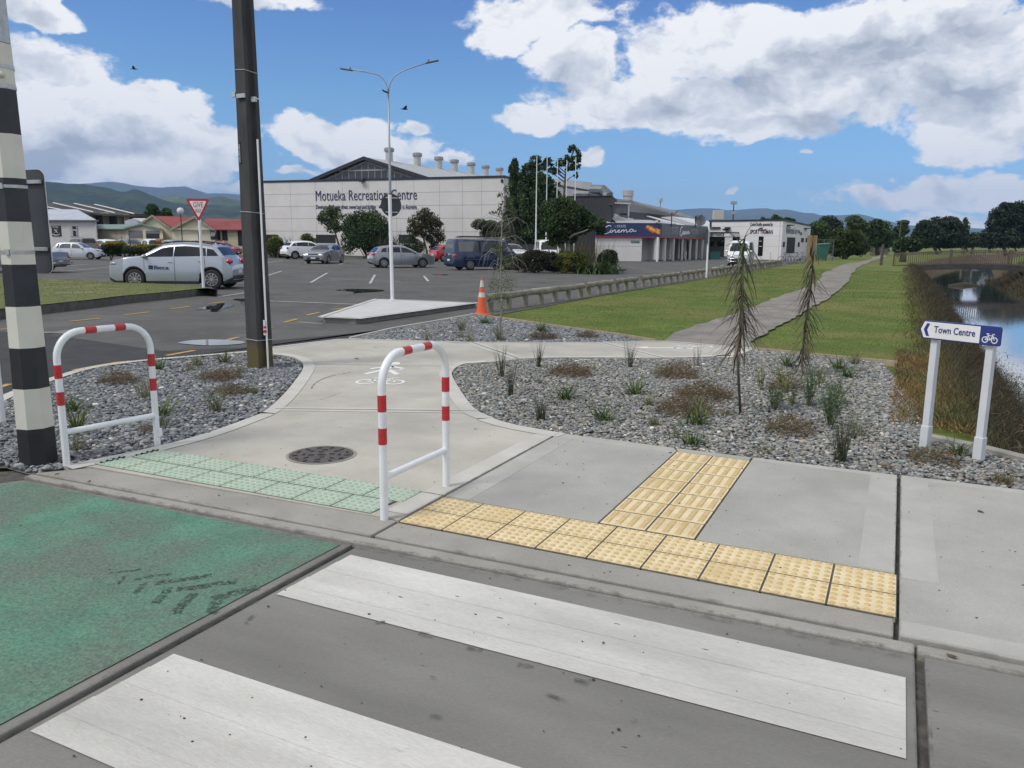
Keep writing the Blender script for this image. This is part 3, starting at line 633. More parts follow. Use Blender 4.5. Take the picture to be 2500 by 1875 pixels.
for r in range(2):
    for c in range(9):
        o = t0 if first else t0.copy()
        if not first: COL.objects.link(o)
        first = False; o.location = (-2.598 + c * .302, 3.775 + r * .265, .012)
        tag(o, 'yellow domed tactile tile in the double row along the crossing kerb', None, 'yellow domed tactile tiles')
t0 = tile('bar', .29, .2655, [YT, YD]); first = True
for r in range(7):
    for c in range(2):
        o = t0 if first else t0.copy()
        if not first: COL.objects.link(o)
        first = False; o.location = (-1.512 + c * .2915, 4.315 + r * .2665, .012)
        tag(o, 'yellow ribbed tactile tile in the strip leading across the footpath', None, 'yellow ribbed tactile tiles')
t0 = tile('dome', .312, .262, [GT, GD]); first = True
for r in range(2):
    for c in range(8):
        o = t0 if first else t0.copy()
        if not first: COL.objects.link(o)
        first = False; a = R(1.4); x = c * .313 + r * .06; o.location = (-5.33 + x * math.cos(a) - r * .264 * math.sin(a), 3.75 + x * math.sin(a) + r * .264 * math.cos(a), .0165); o.rotation_euler = (0, 0, a)
        tag(o, 'pale green domed tactile tile in front of the shared path', None, 'green domed tactile tiles')
mb = MB(); mb.sheet([(-5.33, 3.751), (-2.83, 3.812), (-2.79, 4.335), (-5.29, 4.274)], .0135); mb.build('path', DK, kind='structure')
mb = MB(); mb.sheet([(-2.597, 3.776), (.119, 3.776), (.119, 4.304), (-.932, 4.304), (-.932, 6.178), (-1.511, 6.178), (-1.511, 4.304), (-2.597, 4.304)], .0088); mb.build('path', DK, kind='structure')
# manhole
IRON = mat('cast_iron', (.085, .075, .07), (.13, .115, .105), scale=14, rough=.75, metal=.3, bump=.001, bscale=80)
mh = empty('manhole_cover', (*g('b2', 640, 1259), .012), label='round dark iron manhole cover set in the shared path', cat='manhole cover')
mb = MB(); c_ = [(.25 * math.cos(i * math.pi / 24), .25 * math.sin(i * math.pi / 24)) for i in range(48)]; mb.prism(c_, -.02, .003)
for rr, nn in ((.08, 4), (.14, 8), (.205, 13)):
    for i in range(nn):
        a = i * 2 * math.pi / nn + rr * 9; mb.box((rr * math.cos(a), rr * math.sin(a), .005), (.042, .014, .006), rz=a + math.pi / 2 * (i % 2), m=1)
mb.box((0, 0, .0045), (.05, .04, .004), m=1); mb.build('lid', [IRON, mat('lug', (.035, .03, .028), rough=.7, metal=.3)], mh)
mb = MB(); o_ = [(math.cos(i * math.pi / 24), math.sin(i * math.pi / 24)) for i in range(48)]
for i in range(48):
    a, b = o_[i], o_[(i + 1) % 48]; mb.quad((a[0] * .252, a[1] * .252, .0045), (a[0] * .272, a[1] * .272, .0045), (b[0] * .272, b[1] * .272, .0045), (b[0] * .252, b[1] * .252, .0045))
mb.build('rim', mat('manhole_rim', (.24, .22, .19), (.33, .31, .27), scale=12), mh)
# ---- hoop rails
WHP = mat('white_enamel', (.72, .735, .75), (.80, .81, .82), scale=4, rough=.28, spec=.5, coat=.3, c3=((.68, .70, .715), 3, .5, .8))
REDT = mat('red_reflective', (.42, .022, .03), (.50, .035, .04), scale=40, rough=.32, spec=.5)
def hoop(loc, rz, label):
    t = empty('hoop_rail', loc, rz, label, 'hoop rail', 'white hoop rails with red bands')
    Lh, Hh, r, cr = .735, 1.005, .0255, .19
    pts = [(0, 0, -.02), (0, 0, .3), (0, 0, .6), (0, 0, Hh - cr)] + [(0, cr - cr * math.cos(i * math.pi / 16), Hh - cr + cr * math.sin(i * math.pi / 16)) for i in range(1, 8)] + [(0, cr, Hh), (0, Lh - cr, Hh)] + [(0, Lh - cr + cr * math.sin(i * math.pi / 16), Hh - cr + cr * math.cos(i * math.pi / 16)) for i in range(1, 8)] + [(0, Lh, Hh - cr), (0, Lh, .5), (0, Lh, -.02)]
    mb = MB(); mb.tube(pts, r, 20); mb.build('frame', WHP, t, auto=50)
    mb = MB(); mb.cyl((0, .01, .262), (0, Lh - .01, .262), .0225, n=18); mb.build('crossbar', WHP, t, auto=50)
    for y in (0, Lh):
        for z in (.47, .67):
            mb = MB(); mb.tube([(0, y, z), (0, y, z + .1)], r + .0012, 24); mb.build('red_band', REDT, t, auto=50)
    for y in (.215, .445):
        mb = MB(); mb.tube([(0, y, Hh), (0, y + .085, Hh)], r + .0012, 24); mb.build('red_band', REDT, t, auto=50)
    return t
hoop((-2.70, 3.775, .012), R(0), 'white hoop rail with red bands standing between green and yellow tactile tiles')
hl = hoop((-5.476, 3.645, 0), R(-7.5), 'white hoop rail with red bands beside the striped pole at the gravel edge')
mb = MB(); mb.box((.03, .745, .12), (.02, .03, .07)); mb.build('bracket', WHP, hl, bevel=.003)
# ---- black and white beacon pole
BLKP = mat('black_paint', (.014, .015, .018), (.025, .026, .03), scale=5, rough=.42, bump=.0006, bscale=30)
CRM = mat('cream_paint', (.60, .575, .50), (.67, .645, .57), scale=2.5, rough=.45, bump=.0006, bscale=30, c3=((.55, .52, .44), 3, .55, .8))
GALV = mat('galvanised', (.34, .36, .37), (.46, .48, .49), scale=18, detail=3, rough=.42, metal=.7)
STEEL = mat('steel_clamp', (.42, .42, .41), (.55, .55, .54), scale=12, rough=.35, metal=.85)
bp_c = W((-3.60), 5.79); bp = empty('beacon_pole', (bp_c[0], bp_c[1], -.02), R(26 + 8), 'thick black and cream banded octagonal pole standing in the gravel at the left edge', 'beacon pole')
def pr(z): return (.137 - .0145 * z) / 1.0 if z < 3.05 else .137 - .0145 * z
for i in range(10):
    z0, z1 = i * .3025 + (.0 if i else -.1), (i + 1) * .3025
    mb = MB(); mb.tube([(0, 0, z0), (0, 0, z1)], [pr(z0), pr(z1)], 8, caps=(i in (0, 9))); mb.build('black_band' if i % 2 == 0 else 'white_band', BLKP if i % 2 == 0 else CRM, bp)
mb = MB(); mb.tube([(0, 0, 3.03), (0, 0, 6.5)], [pr(3.03) - .002, .055], 8); mb.build('upper_shaft', GALV, bp)
for z in (2.87, 2.74, 2.06, 1.60):
    mb = MB(); rr = pr(z) + .004; mb.tube([(0, 0, z - .011), (0, 0, z + .011)], rr, 8, caps=False)
    a = R(-100); mb.box((math.cos(a) * rr * .95, math.sin(a) * rr * .95, z), (.02, .03, .04), rz=a); mb.build('clamp', STEEL, bp)
mb = MB(); a = R(-62); mb.tube([(math.cos(a) * .10, math.sin(a) * .10, 2.81), (math.cos(a) * .125, math.sin(a) * .125, 2.81)], [.022, .016], 10); mb.build('sensor', CRM, bp, smooth=True)
# sign plate behind it
def rrect(w, h, r, n=6):
    p = []
    for cx, cy, a in ((w / 2 - r, h / 2 - r, 0), (-w / 2 + r, h / 2 - r, 90), (-w / 2 + r, -h / 2 + r, 180), (w / 2 - r, -h / 2 + r, 270)):
        p += [(cx + r * math.cos(R(a + 90 * i / n)), cy + r * math.sin(R(a + 90 * i / n))) for i in range(n + 1)]
    return p
def plate(mb, pts, t, m=None, M=None, y0=0.):
    """outline pts in x/z, thickness along +y"""
    n = len(pts); vs = [Vector((p[0], y0, p[1])) for p in pts] + [Vector((p[0], y0 + t, p[1])) for p in pts]
    if M is not None: vs = [M @ v for v in vs]
    return mb.add(vs, [tuple(range(n)), tuple(range(2 * n - 1, n - 1, -1))] + [((i + 1) % n, i, n + i, n + (i + 1) % n) for i in range(n)], m)
GREYB = mat('sign_back', (.040, .046, .055), (.052, .058, .068), scale=5, rough=.5)
pc = W(-3.62, 6.03); sb = empty('roadside_sign', (pc[0], pc[1], 1.80), R(26 - 22), 'dark grey back of a rounded rectangular sign clamped behind the striped pole', 'sign')
mb = MB(); plate(mb, rrect(.33, .76, .06), .006); mb.build('sign_panel', GREYB, sb)
mb = MB(); plate(mb, rrect(.336, .766, .062), .004, y0=.0065); mb.build('sign_face_edge', mat('white_sheet', (.75, .75, .74), rough=.4), sb)
for z in (.29, -.20):
    mb = MB(); mb.box((.05, -.012, z), (.20, .02, .028)); mb.build('rail', STEEL, sb, bevel=.003)
# white post at the very edge
wp = g('b1', 20, 975); mb = MB(); mb.tube([(0, 0, -.05), (0, 0, 2.3)], .031, 16); mb.build('white_post', WHP, auto=50, label='slim white round post standing left of the striped pole, at the frame edge', cat='post', loc=(wp[0], wp[1], 0))
# ---- concrete utility pole
def moss(N, L, col, ns, mx, mr, geo):
    sp = N.new('ShaderNodeSeparateXYZ'); L.new(geo.outputs['Position'], sp.inputs[0]); w = N.new('ShaderNodeMath'); w.operation = 'MULTIPLY_ADD'; w.inputs[1].default_value = .25; L.new(ns(5, 5), w.inputs[0]); L.new(sp.outputs[2], w.inputs[2])
    return mx(mr(w.outputs[0], .52, .38), col, (.10, .082, .035))
UP = mat('weathered_concrete', (.032, .0335, .035), (.062, .063, .064), scale=7, detail=8, rough=.92, bump=.003, bscale=45, extra=moss, c3=((.075, .073, .067), 1.5, .5, .75), stretch=(1, 1, .25))
uc = W(-3.375, 10.42); uo = empty('utility_pole', (uc[0], uc[1], -.05), R(26 - 27), 'tall dark weathered concrete utility pole with grooved sides and steel straps', 'utility pole')
def hsec(w, d, t, k):   # I section with recesses on the +x and -x faces
    return [(-w / 2, -d / 2), (w / 2, -d / 2), (w / 2, -d / 2 + t), (w / 2 - k, -d / 2 + t + .03), (w / 2 - k, d / 2 - t - .03), (w / 2, d / 2 - t), (w / 2, d / 2), (-w / 2, d / 2), (-w / 2, d / 2 - t), (-w / 2 + k, d / 2 - t - .03), (-w / 2 + k, -d / 2 + t + .03), (-w / 2, -d / 2 + t)]
mb = MB(); H_ = 9.
a = hsec(.20, .27, .07, .06); b = hsec(.115, .15, .04, .03); n = len(a)
mb.add([(p[0], p[1], 0) for p in a] + [(p[0], p[1], H_) for p in b], [(i, (i + 1) % n, n + (i + 1) % n, n + i) for i in range(n)] + [tuple(range(n, 2 * n))]); mb.build('shaft', UP, uo)
def us(z): return .20 - (.085) * z / H_, .27 - .12 * z / H_
for z in (3.82, 2.09, .44):
    w, d = us(z); mb = MB(); mb.tube([(-w / 2 - .004, -d / 2 - .004, z), (w / 2 + .004, -d / 2 - .004, z - .01), (w / 2 + .004, d / 2 + .004, z - .02), (-w / 2 - .004, d / 2 + .004, z)], .006, 6, closed=True); mb.build('strap', mat('strap_steel', (.3, .3, .3), (.42, .42, .41), scale=20, rough=.5, metal=.4), uo)
w, d = us(3.5); mb = MB(); mb.box((.02, -d / 2 - .02, 3.50), (.13, .025, .05)); mb.box((-.13, -d / 2 + .02, 3.53), (.06, .03, .06)); mb.box((.16, -d / 2 + .06, 3.46), (.07, .03, .06)); mb.cyl((.1, -.05, 3.46), (.24, -.05, 3.46), .009, n=8); mb.build('bracket', STEEL, uo, bevel=.002)
w, d = us(2.8); mb = MB(); mb.box((-.055, -d / 2 - .003, 2.82), (.032, .006, .27)); npl = mb.build('number_plate', mat('plate_black', (.02, .02, .022), rough=.5), uo)
place_text('number', '34C63UE2', mat('digit_white', (.6, .6, .6), rough=.5), uo, (-.047, -d / 2 - .0075, 2.70), (0, 0, 1), up=Vector((-1, 0, 0)), size=.032, extrude=.001, width=.22)
wc = W(-3.235, 10.30); mb = MB(); mb.tube([(0, 0, -.05), (0, 0, 2.93)], .013, 10)
wm = empty('marker_pole', (wc[0], wc[1], 0), R(26), 'thin white pole standing against the utility pole with a red sticker near its foot', 'marker pole'); mb.build('pole', WHP, wm, auto=50)
mb = MB(); mb.box((-.012, -.016, .55), (.045, .004, .20)); st_ = mb.build('sticker', mat('sticker_white', (.7, .68, .68), rough=.4), wm)
mb = MB(); mb.cyl((-.012, -.0185, .50), (-.012, -.0215, .50), .022, n=20); mb.box((-.012, -.0195, .555), (.036, .002, .03)); mb.build('sticker_disc', REDT, wm)
place_text('sticker_text', 'NO DUMPING', REDT, wm, (.004, -.0195, .58), (0, 0, 1), up=Vector((-1, 0, 0)), size=.012, extrude=.0006, width=.06)
# ---- direction sign
BLU = mat('sign_blue', (.018, .032, .17), (.022, .04, .19), scale=6, rough=.35); WSN = mat('sign_white', (.70, .70, .70), (.76, .76, .76), scale=6, rough=.35)
pa, pb = Vector((.312, 7.341, 0)), Vector((.684, 7.097, 0)); dr = (pb - pa).normalized(); ang = math.atan2(dr.y, dr.x)
ds = empty('direction_sign', pa, ang, 'white and blue fingerboard reading Town Centre on two white posts above the stream bank', 'direction sign')
POSTW = mat('grey_white_post', (.56, .58, .60), (.62, .64, .66), scale=5, rough=.4)
for x in (0., .447):
    mb = MB(); mb.box((x, 0, .46), (.056, .056, .93)); p_ = mb.build('post', POSTW, ds, bevel=.004)
    mb = MB(); mb.box((x, 0, .095), (.068, .068, .19)); mb.build('sleeve', POSTW, p_, bevel=.004)
x0, x1, z0, z1 = -.115, .535, .925, 1.075; e = .012
pt = [(x0, 1.0), (x0 + .035, z1), (x1 - .01, z1), (x1, z1 - .01), (x1, z0 + .01), (x1 - .01, z0), (x0 + .035, z0)]
mb = MB(); plate(mb, pt, .02, y0=-.056); bd = mb.build('board', BLU, ds, bevel=.002)
pt = [(x0 + .012, 1.0), (x0 + .040, z1 - e * .8), (x1 - .155, z1 - e * .8), (x1 - .155, z0 + e * .8), (x0 + .040, z0 + e * .8)]
mb = MB(); plate(mb, pt, .002, y0=-.059); mb.build('white_panel', WSN, bd)
mb = MB()
for s_ in (1, -1): plate(mb, [(x0 + .038, 1.0), (x0 + .062, 1 + s_ * .052), (x0 + .088, 1 + s_ * .052), (x0 + .066, 1.0)][::s_], .0012, y0=-.0605)
mb.build('arrow', BLU, bd)
place_text('lettering', 'Town Centre', BLU, bd, (x0 + .125, -.0605, .982), (1, 0, 0), size=.078, bold=.0012, extrude=.0006, width=.335)
def bike(mb, s=1., t=.0012, y0=0., M=None):
    """cycle symbol about 1 wide, x/z plane"""
    def ring(cx, cz, ro, ri, a0=0, a1=360, n=20):
        for i in range(n):
            p, q = R(a0 + (a1 - a0) * i / n), R(a0 + (a1 - a0) * (i + 1) / n)
            plate(mb, [(s * (cx + ri * math.cos(p)), s * (cz + ri * math.sin(p))), (s * (cx + ro * math.cos(p)), s * (cz + ro * math.sin(p))), (s * (cx + ro * math.cos(q)), s * (cz + ro * math.sin(q))), (s * (cx + ri * math.cos(q)), s * (cz + ri * math.sin(q)))], t, M=M, y0=y0)
    def bar(a, b, w=.045):
        a, b = Vector(a), Vector(b); d = (b - a).normalized(); n_ = Vector((-d.y, d.x)) * w / 2; plate(mb, [tuple((a - n_) * s), tuple((b - n_) * s), tuple((b + n_) * s), tuple((a + n_) * s)], t, M=M, y0=y0)
    ring(-.28, 0, .20, .145); ring(.28, 0, .20, .145); bar((-.28, 0), (-.12, .27)); bar((-.12, .27), (.14, .27)); bar((-.12, .27), (.02, .0)); bar((.02, .0), (.16, .27)); bar((.28, 0), (.13, .36)); bar((-.28, 0), (.02, 0))
    bar((-.12, .27), (-.145, .36)); bar((-.22, .37), (-.06, .37), .06); bar((.13, .36), (.25, .38)); bar((.25, .38), (.27, .33), .04)
mb = MB(); Mk = Matrix.Translation((x1 - .078, 0, .968)); bike(mb, .125, M=Mk, y0=-.0575); mb.build('cycle_symbol', WSN, bd)
# ---- painted cycle / walker symbols on the path
def on_ground(name, fn, mk, loc, rz, label, sx=1., sy=1.):
    mb = MB(); fn(mb); mb.v = [(x * sx, z * sy, .001 + abs(y)) for x, y, z in mb.v]; mb.f = [f[::-1] for f in mb.f]
    o = mb.build('road_marking', mk, kind='structure', loc=loc, rz=rz); return o
WPP = mat('symbol_white', (.68, .67, .65), (.74, .73, .71), scale=5, rough=.7)
cc = g('b2', 1135, 640); dx = Vector(g('b2', 1300, 645)) - Vector(g('b2', 970, 640)); az_ = math.atan2(dx.y, dx.x)
on_ground('m', lambda mb: bike(mb, .62, .001), WPP, (cc[0], cc[1], .0135), az_, '', 1.0, 1.35)
def walker(mb):
    def bar(a, b, w):
        a, b = Vector(a), Vector(b); d = (b - a).normalized(); n_ = Vector((-d.y, d.x)) * w / 2; plate(mb, [tuple(a - n_), tuple(b - n_), tuple(b + n_), tuple(a + n_)], .001)
    bar((-.22, 0), (-.05, .22), .07); bar((.20, 0), (.02, .22), .07); bar((-.05, .2), (-.02, .42), .12); bar((-.24, .26), (-.04, .40), .05); bar((0, .4), (.19, .30), .05); bar((.19, .3), (.17, .23), .05); plate(mb, [(.07 * math.cos(i * .628) - .0, .55 + .1 * math.sin(i * .628)) for i in range(10)], .001)
c2 = g('b2', 1150, 575); on_ground('m', walker, WPP, (c2[0], c2[1], .0135), az_, '', 1.0, 1.6)
c3_ = g('b3', 1880, 345); on_ground('m', lambda mb: bike(mb, .75, .001), WPP, (c3_[0], c3_[1], .0135), az_ + R(35), '', 1.1, .9)
def arrow(mb): plate(mb, [(-.5, 0), (-.2, .12), (-.28, .03), (.5, .03), (.5, -.03), (-.28, -.03), (-.2, -.12)][::-1], .001)
c4 = g('b3', 1610, 350); on_ground('m', arrow, WPP, (c4[0], c4[1], .0135), az_ + R(0), '', .9, 1.3)
# ---- leaf litter and grit
lit = mat('dry_leaf', (.06, .04, .025), (.12, .08, .045), scale=30, rough=.9)
def leaf_bit(k, x, y, s, z=.0165):
    c = g(k, x, y); s *= .8; mb = MB(); n = 9; pts = [(s * (1 + .45 * random.uniform(-1, 1)) * math.cos(i * 2 * math.pi / n), s * .6 * (1 + .45 * random.uniform(-1, 1)) * math.sin(i * 2 * math.pi / n)) for i in range(n)]
    mb.add([(p[0], p[1], random.uniform(0, .35) * s) for p in pts] + [(0, 0, s * .35)], [(i, (i + 1) % n, n) for i in range(n)]); return mb.build('dry_leaf', lit, loc=(c[0], c[1], z), rz=random.uniform(0, 6))
for k, x, y, s, lb in [('b2', 938, 443, .05, 'brown dry leaf on the shared path beyond the cycle symbol'), ('b2', 1940, 1040, .016, 'small brown leaf on the path right of the right hoop rail'), ('b3', 1680, 1240, .022, 'crumpled brown leaf at the corner of the ribbed tiles'),
                       ('b3', 910, 1448, .012, 'small dark scrap on the footpath slab left of the ribbed tiles'), ('b3', 775, 1497, .016, 'thin dark twig scrap on the footpath slab'), ('b6', 1855, 272, .022, 'dark dirt clump on the ribbed tiles near their lower end'),
                       ('b7', 1590, 240, .03, 'brown leaf on the footpath right of the wide joint'), ('b7', 1365, 493, .011, 'small brown speck of leaf in the middle of the right footpath slab'), ('b7', 1430, 1050, .026, 'brown clod lying in the kerb groove at the right'), ('b5', 320, 25, .03, 'dark dirt clump in the kerb groove beside the left hoop rail'),
                       ('b5', 500, 65, .022, 'small dirt clump in the kerb groove above the green lane'), ('b7', 545, 53, .012, 'small leaf scrap near the gravel edge right of the ribbed tiles'), ('b6', 1310, 970, .012, 'tiny brown nut on the white crossing bar'), ('b3', 1715, 1350, .014, 'brown crumb on the far ribbed tile'), ('b2', 1090, 348, .02, 'dark leaf on the far part of the shared path')]:
    o = leaf_bit(k, x, y, s, .012 if k not in ('b5', 'b6') else .008); tag(o, lb, 'leaf')
m_ = 900; uu = rng.uniform(-6, 3.5, m_); vv = rng.uniform(1.2, 6.2, m_); q = in_view(uu, vv); uu, vv = uu[q], vv[q]
tv, tf = ico(1); m_ = len(uu); s = np.exp(rng.normal(-6.2, .55, m_)); V = tv[None] * s[:, None, None] * np.array([1.3, 1, .6]) + np.stack([uu, vv, np.full(m_, .014) - (vv < 3.5) * .008], 1)[:, None]
npmesh('grit', V.reshape(-1, 3), (tf[None] + (np.arange(m_) * 12)[:, None, None]).reshape(-1, 3), mat('grit', (.05, .045, .04), rough=.9), kind='stuff', label='scattered dark grit and crumbs on the paving and the crossing', cat='grit')
# ================================================================ vehicles
GLASS = mat('car_glass', (.014, .016, .018), rough=.06, spec=.45)
GLASS2 = mat('car_glass_light', (.09, .10, .105), rough=.05, spec=.9)
TYRE = mat('tyre', (.018, .018, .018), (.03, .03, .03), scale=20, rough=.85)
ALLOY = mat('alloy', (.55, .56, .57), rough=.3, metal=.6); HUBD = mat('hub_dark', (.02, .02, .022), rough=.5)
TRIM = mat('black_trim', (.02, .02, .022), (.03, .03, .032), scale=10, rough=.6)
LENS = mat('lamp_glass', (.30, .31, .33), rough=.12, spec=.6, coat=.3); TAIL = mat('tail_red', (.42, .02, .02), rough=.15, spec=.6, coat=.6); PLW = mat('plate_white', (.6, .6, .58), rough=.5)
CHR = mat('chrome', (.6, .6, .6), rough=.15, metal=1.)
def paint(name, c, metal=.35): return mat('paint_' + name, c, rough=.32, metal=metal, coat=.8, spec=.5)
PROF = {
 'suv': dict(top=[(0, .44), (.008, .52), (.02, .585), (.06, .63), (.14, .67), (.25, .70), (.27, .715), (.36, .86), (.45, .962), (.52, .985), (.62, 1.), (.75, .975), (.85, .93), (.885, .85), (.935, .70), (.965, .60), (.99, .5), (1, .42)], belt=.655, ws=(.265, .445), rw=(.865, .93), win=[(.30, .533, .425, .533), (.541, .80, .541, .79), (.806, .90, .80, .855)], wheels=(.215, .835), r=.35),
 'hatch': dict(top=[(0, .42), (.01, .5), (.03, .55), (.08, .60), (.16, .64), (.26, .675), (.28, .69), (.38, .86), (.47, .965), (.55, 1.), (.66, 1.), (.8, .965), (.88, .90), (.93, .76), (.965, .64), (.99, .52), (1, .40)], belt=.645, ws=(.28, .465), rw=(.885, .955), win=[(.32, .54, .44, .54), (.56, .76, .56, .75), (.78, .87, .77, .835)], wheels=(.205, .82), r=.315),
 'old_hatch': dict(top=[(0, .40), (.01, .48), (.05, .545), (.15, .60), (.27, .645), (.30, .67), (.38, .84), (.46, .96), (.52, .985), (.7, 1.), (.84, .975), (.87, .93), (.94, .68), (.96, .62), (.99, .55), (1, .36)], belt=.615, ws=(.30, .45), rw=(.865, .94), win=[(.335, .555, .43, .555), (.58, .80, .58, .785), (.815, .865, .80, .835)], wheels=(.19, .815), r=.285),
 'wagon': dict(top=[(0, .46), (.01, .55), (.04, .62), (.14, .68), (.25, .70), (.27, .72), (.36, .9), (.42, .975), (.55, 1.), (.8, .99), (.93, .955), (.95, .88), (.975, .66), (.99, .56), (1, .4)], belt=.62, ws=(.265, .41), rw=(.94, .975), win=[(.30, .49, .39, .49), (.51, .72, .51, .72), (.74, .92, .74, .91)], wheels=(.19, .80), r=.36),
 'van': dict(top=[(0, .28), (.008, .40), (.02, .50), (.035, .545), (.06, .60), (.13, .80), (.18, .925), (.23, .985), (.4, 1.), (.7, 1.), (.96, .99), (.975, .93), (.99, .60), (1, .3)], belt=.565, ws=(.045, .18), rw=(.975, .99), win=[(.11, .27, .185, .27), (.30, .60, .30, .60), (.63, .93, .63, .93)], wheels=(.17, .76), r=.335),
 'ute': dict(top=[(0, .42), (.01, .52), (.04, .58), (.15, .62), (.27, .65), (.29, .67), (.36, .88), (.41, .975), (.5, 1.), (.60, .99), (.625, .93), (.64, .62), (.66, .605), (.98, .60), (.99, .56), (1, .36)], belt=.60, ws=(.285, .40), rw=(.625, .64), win=[(.32, .46, .39, .46), (.475, .60, .475, .595)], wheels=(.16, .77), r=.38)}
def make_wheel(r, w, parent, x, y, spokes=10, style='alloy'):
    s = 1 if y > 0 else -1; mb = MB(); pr_ = [(r * .60, w / 2 * .9), (r * .88, w / 2), (r * .97, w / 2 * .85), (r, w / 2 * .5), (r, -w / 2 * .5), (r * .97, -w / 2 * .85), (r * .6, -w / 2 * .9)]; n = 28; vs = []
    for i in range(n):
        a = 2 * math.pi * i / n; vs += [(q[0] * math.cos(a), q[1], q[0] * math.sin(a)) for q in pr_]
    k = len(pr_); fs = [(i * k + j, i * k + j + 1, ((i + 1) % n) * k + j + 1, ((i + 1) % n) * k + j) for i in range(n) for j in range(k - 1)]
    mb.add(vs, fs); wh = mb.build('wheel', TYRE, parent, smooth=True, loc=(x, y, r))
    mb = MB(); yo = s * w / 2
    mb.cyl((0, yo * .45, 0), (0, yo * .62, 0), r * .60, n=20, m=1)
    ring = [(r * .605 * math.cos(2 * math.pi * i / 24), yo * .9, r * .605 * math.sin(2 * math.pi * i / 24)) for i in range(24)]; mb.tube(ring, r * .03, 6, closed=True, m=0)
    for i in range(spokes):
        a = 2 * math.pi * i / spokes; d = Vector((math.cos(a), 0, math.sin(a))); t = Vector((-d.z, 0, d.x)); wd = r * (.05 if spokes > 6 else .085)
        for sg in ((-.35, .35) if spokes == 10 else (0,)):
            p0 = d * r * .12; p1 = d * r * .6 + t * wd * sg * 3.; y0, y1 = yo * .72, yo * .93; q = [p0 - t * wd, p0 + t * wd, p1 + t * wd * .7, p1 - t * wd * .7]
            mb.add([(v.x, y1, v.z) for v in q] + [(v.x, y0, v.z) for v in q], [(0, 1, 2, 3), (3, 2, 1, 0), (0, 4, 5, 1), (1, 5, 6, 2), (2, 6, 7, 3), (3, 7, 4, 0)], 0)
    mb.cyl((0, yo * .7, 0), (0, yo * .96, 0), r * .14, r * .11, n=12, m=0)
    mb.build('rim', [ALLOY, HUBD], wh); return wh
def make_car(kind, Lg, Wd, Ht, pm, label, group, loc, rz, cat='car', name='parked_car', glass=None, clad=False, rails=False, spokes=10, detail=True, tint=None, grille=True):
    pf = PROF[kind]; glass = glass or GLASS; t = empty(name, loc, rz, label, cat, group)
    xs_f = np.array([p[0] for p in pf['top']]); zs_f = np.array([p[1] for p in pf['top']])
    def top(f): return float(np.interp(f, xs_f, zs_f)) * Ht
    def wid(f): e = abs(2 * f - 1); return Wd / 2 * (1 - .13 * e ** 5 - (.035 * max(0, e - .97) / .03))
    r = pf['r']; arch = r * 1.16; gc = .19 if kind != 'ute' else .27
    wx = [f * Lg for f in pf['wheels']]
    beltz = pf['belt'] * Ht
    def zbot(x):
        z = gc + .12 * max(0, 1 - x / .25) + .14 * max(0, 1 - (Lg - x) / .3)
        for w_ in wx:
            if abs(x - w_) < arch: z = max(z, r + math.sqrt(arch * arch - (x - w_) ** 2) - .02)
        return z
    def belt(f): return min(beltz + .06 * Ht * (f - .35) * (1 if kind in ('suv', 'hatch') else .2), top(f) - .02)
    def roofw(f):
        w = wid(f); return w * (.965 if top(f) < beltz + .08 else .965 - .21 * min(1, (top(f) - beltz - .08) / (Ht - beltz - .08)) * (1 if kind != 'van' else .62))
    def ring(x):
        f = x / Lg; w = wid(f); zb = zbot(x); zt = top(f); bz = max(belt(f), zb + .1); wr = roofw(f)
        zm = max(zb + .05, .34 * Ht); 
        return [(w * .9, zb + .0), (w * .985, zb), (w, min(bz - .04, max(zb + .03, zb + .10))), (w * 1.012, min(bz - .03, max(zm, zb + .06))), (w * .985, bz), (wr, max(bz + .005, zt - .055 * Ht * min(1, (zt - bz) / (.2 * Ht)) - .01)), (wr * .82, max(bz + .008, zt - .006)), (wr * .4, zt + .008), (0, zt + .012)]
    xs = sorted(set([round(v, 4) for v in list(np.linspace(0, Lg, 46)) + [w_ + s * arch * c for w_ in wx for s in (-1, 1) for c in (1.0, .985, .93, .82, .66, .4)] + [f * Lg for f in xs_f] if 0 <= v <= Lg]))
    xs = [x for i, x in enumerate(xs) if i == 0 or x - xs[i - 1] > .004]
    vs = []; K = 17
    for x in xs:
        rg = ring(x); full = [(y, z) for y, z in rg] + [(-y, z) for y, z in rg[-2::-1]]; vs += [(Lg / 2 - x, y, z) for y, z in full]
    mb = MB(); n = len(xs); fs = [(i * K + j, (i + 1) * K + j, (i + 1) * K + j + 1, i * K + j + 1) for i in range(n - 1) for j in range(K - 1)]
    ms = [1 if (clad and j in (0, 1, K - 2, K - 3)) else 0 for i in range(n - 1) for j in range(K - 1)]
    mb.add(vs, fs); mb.m = ms; mb.add([vs[i] for i in range(K)], [tuple(range(K))], 0); mb.add([vs[(n - 1) * K + i] for i in range(K)], [tuple(range(K - 1, -1, -1))], 0)
    body = mb.build('body', [pm, TRIM], t, auto=38)
    mb = MB(); mb.box((0, 0, gc + .17), (Lg * .93, Wd * .78, .3)); mb.box((0, 0, gc + .3), (Lg * .80, Wd * .86, .2)); mb.build('underbody', TRIM, t)
    for x in wx:
        for s in (-1, 1): make_wheel(r, .2, t, Lg / 2 - x, s * (Wd / 2 - .115), spokes)
    def side(f, z, s, off=.006):
        rg = ring(f * Lg); a, b, c = rg[3], rg[4], rg[5]
        if z >= b[1]: q = (z - b[1]) / max(1e-4, c[1] - b[1]); y = b[0] + (c[0] - b[0]) * q
        else: q = (z - a[1]) / max(1e-4, b[1] - a[1]); y = a[0] + (b[0] - a[0]) * max(0, min(1, q))
        return (Lg / 2 - f * Lg, s * (y + off), z)
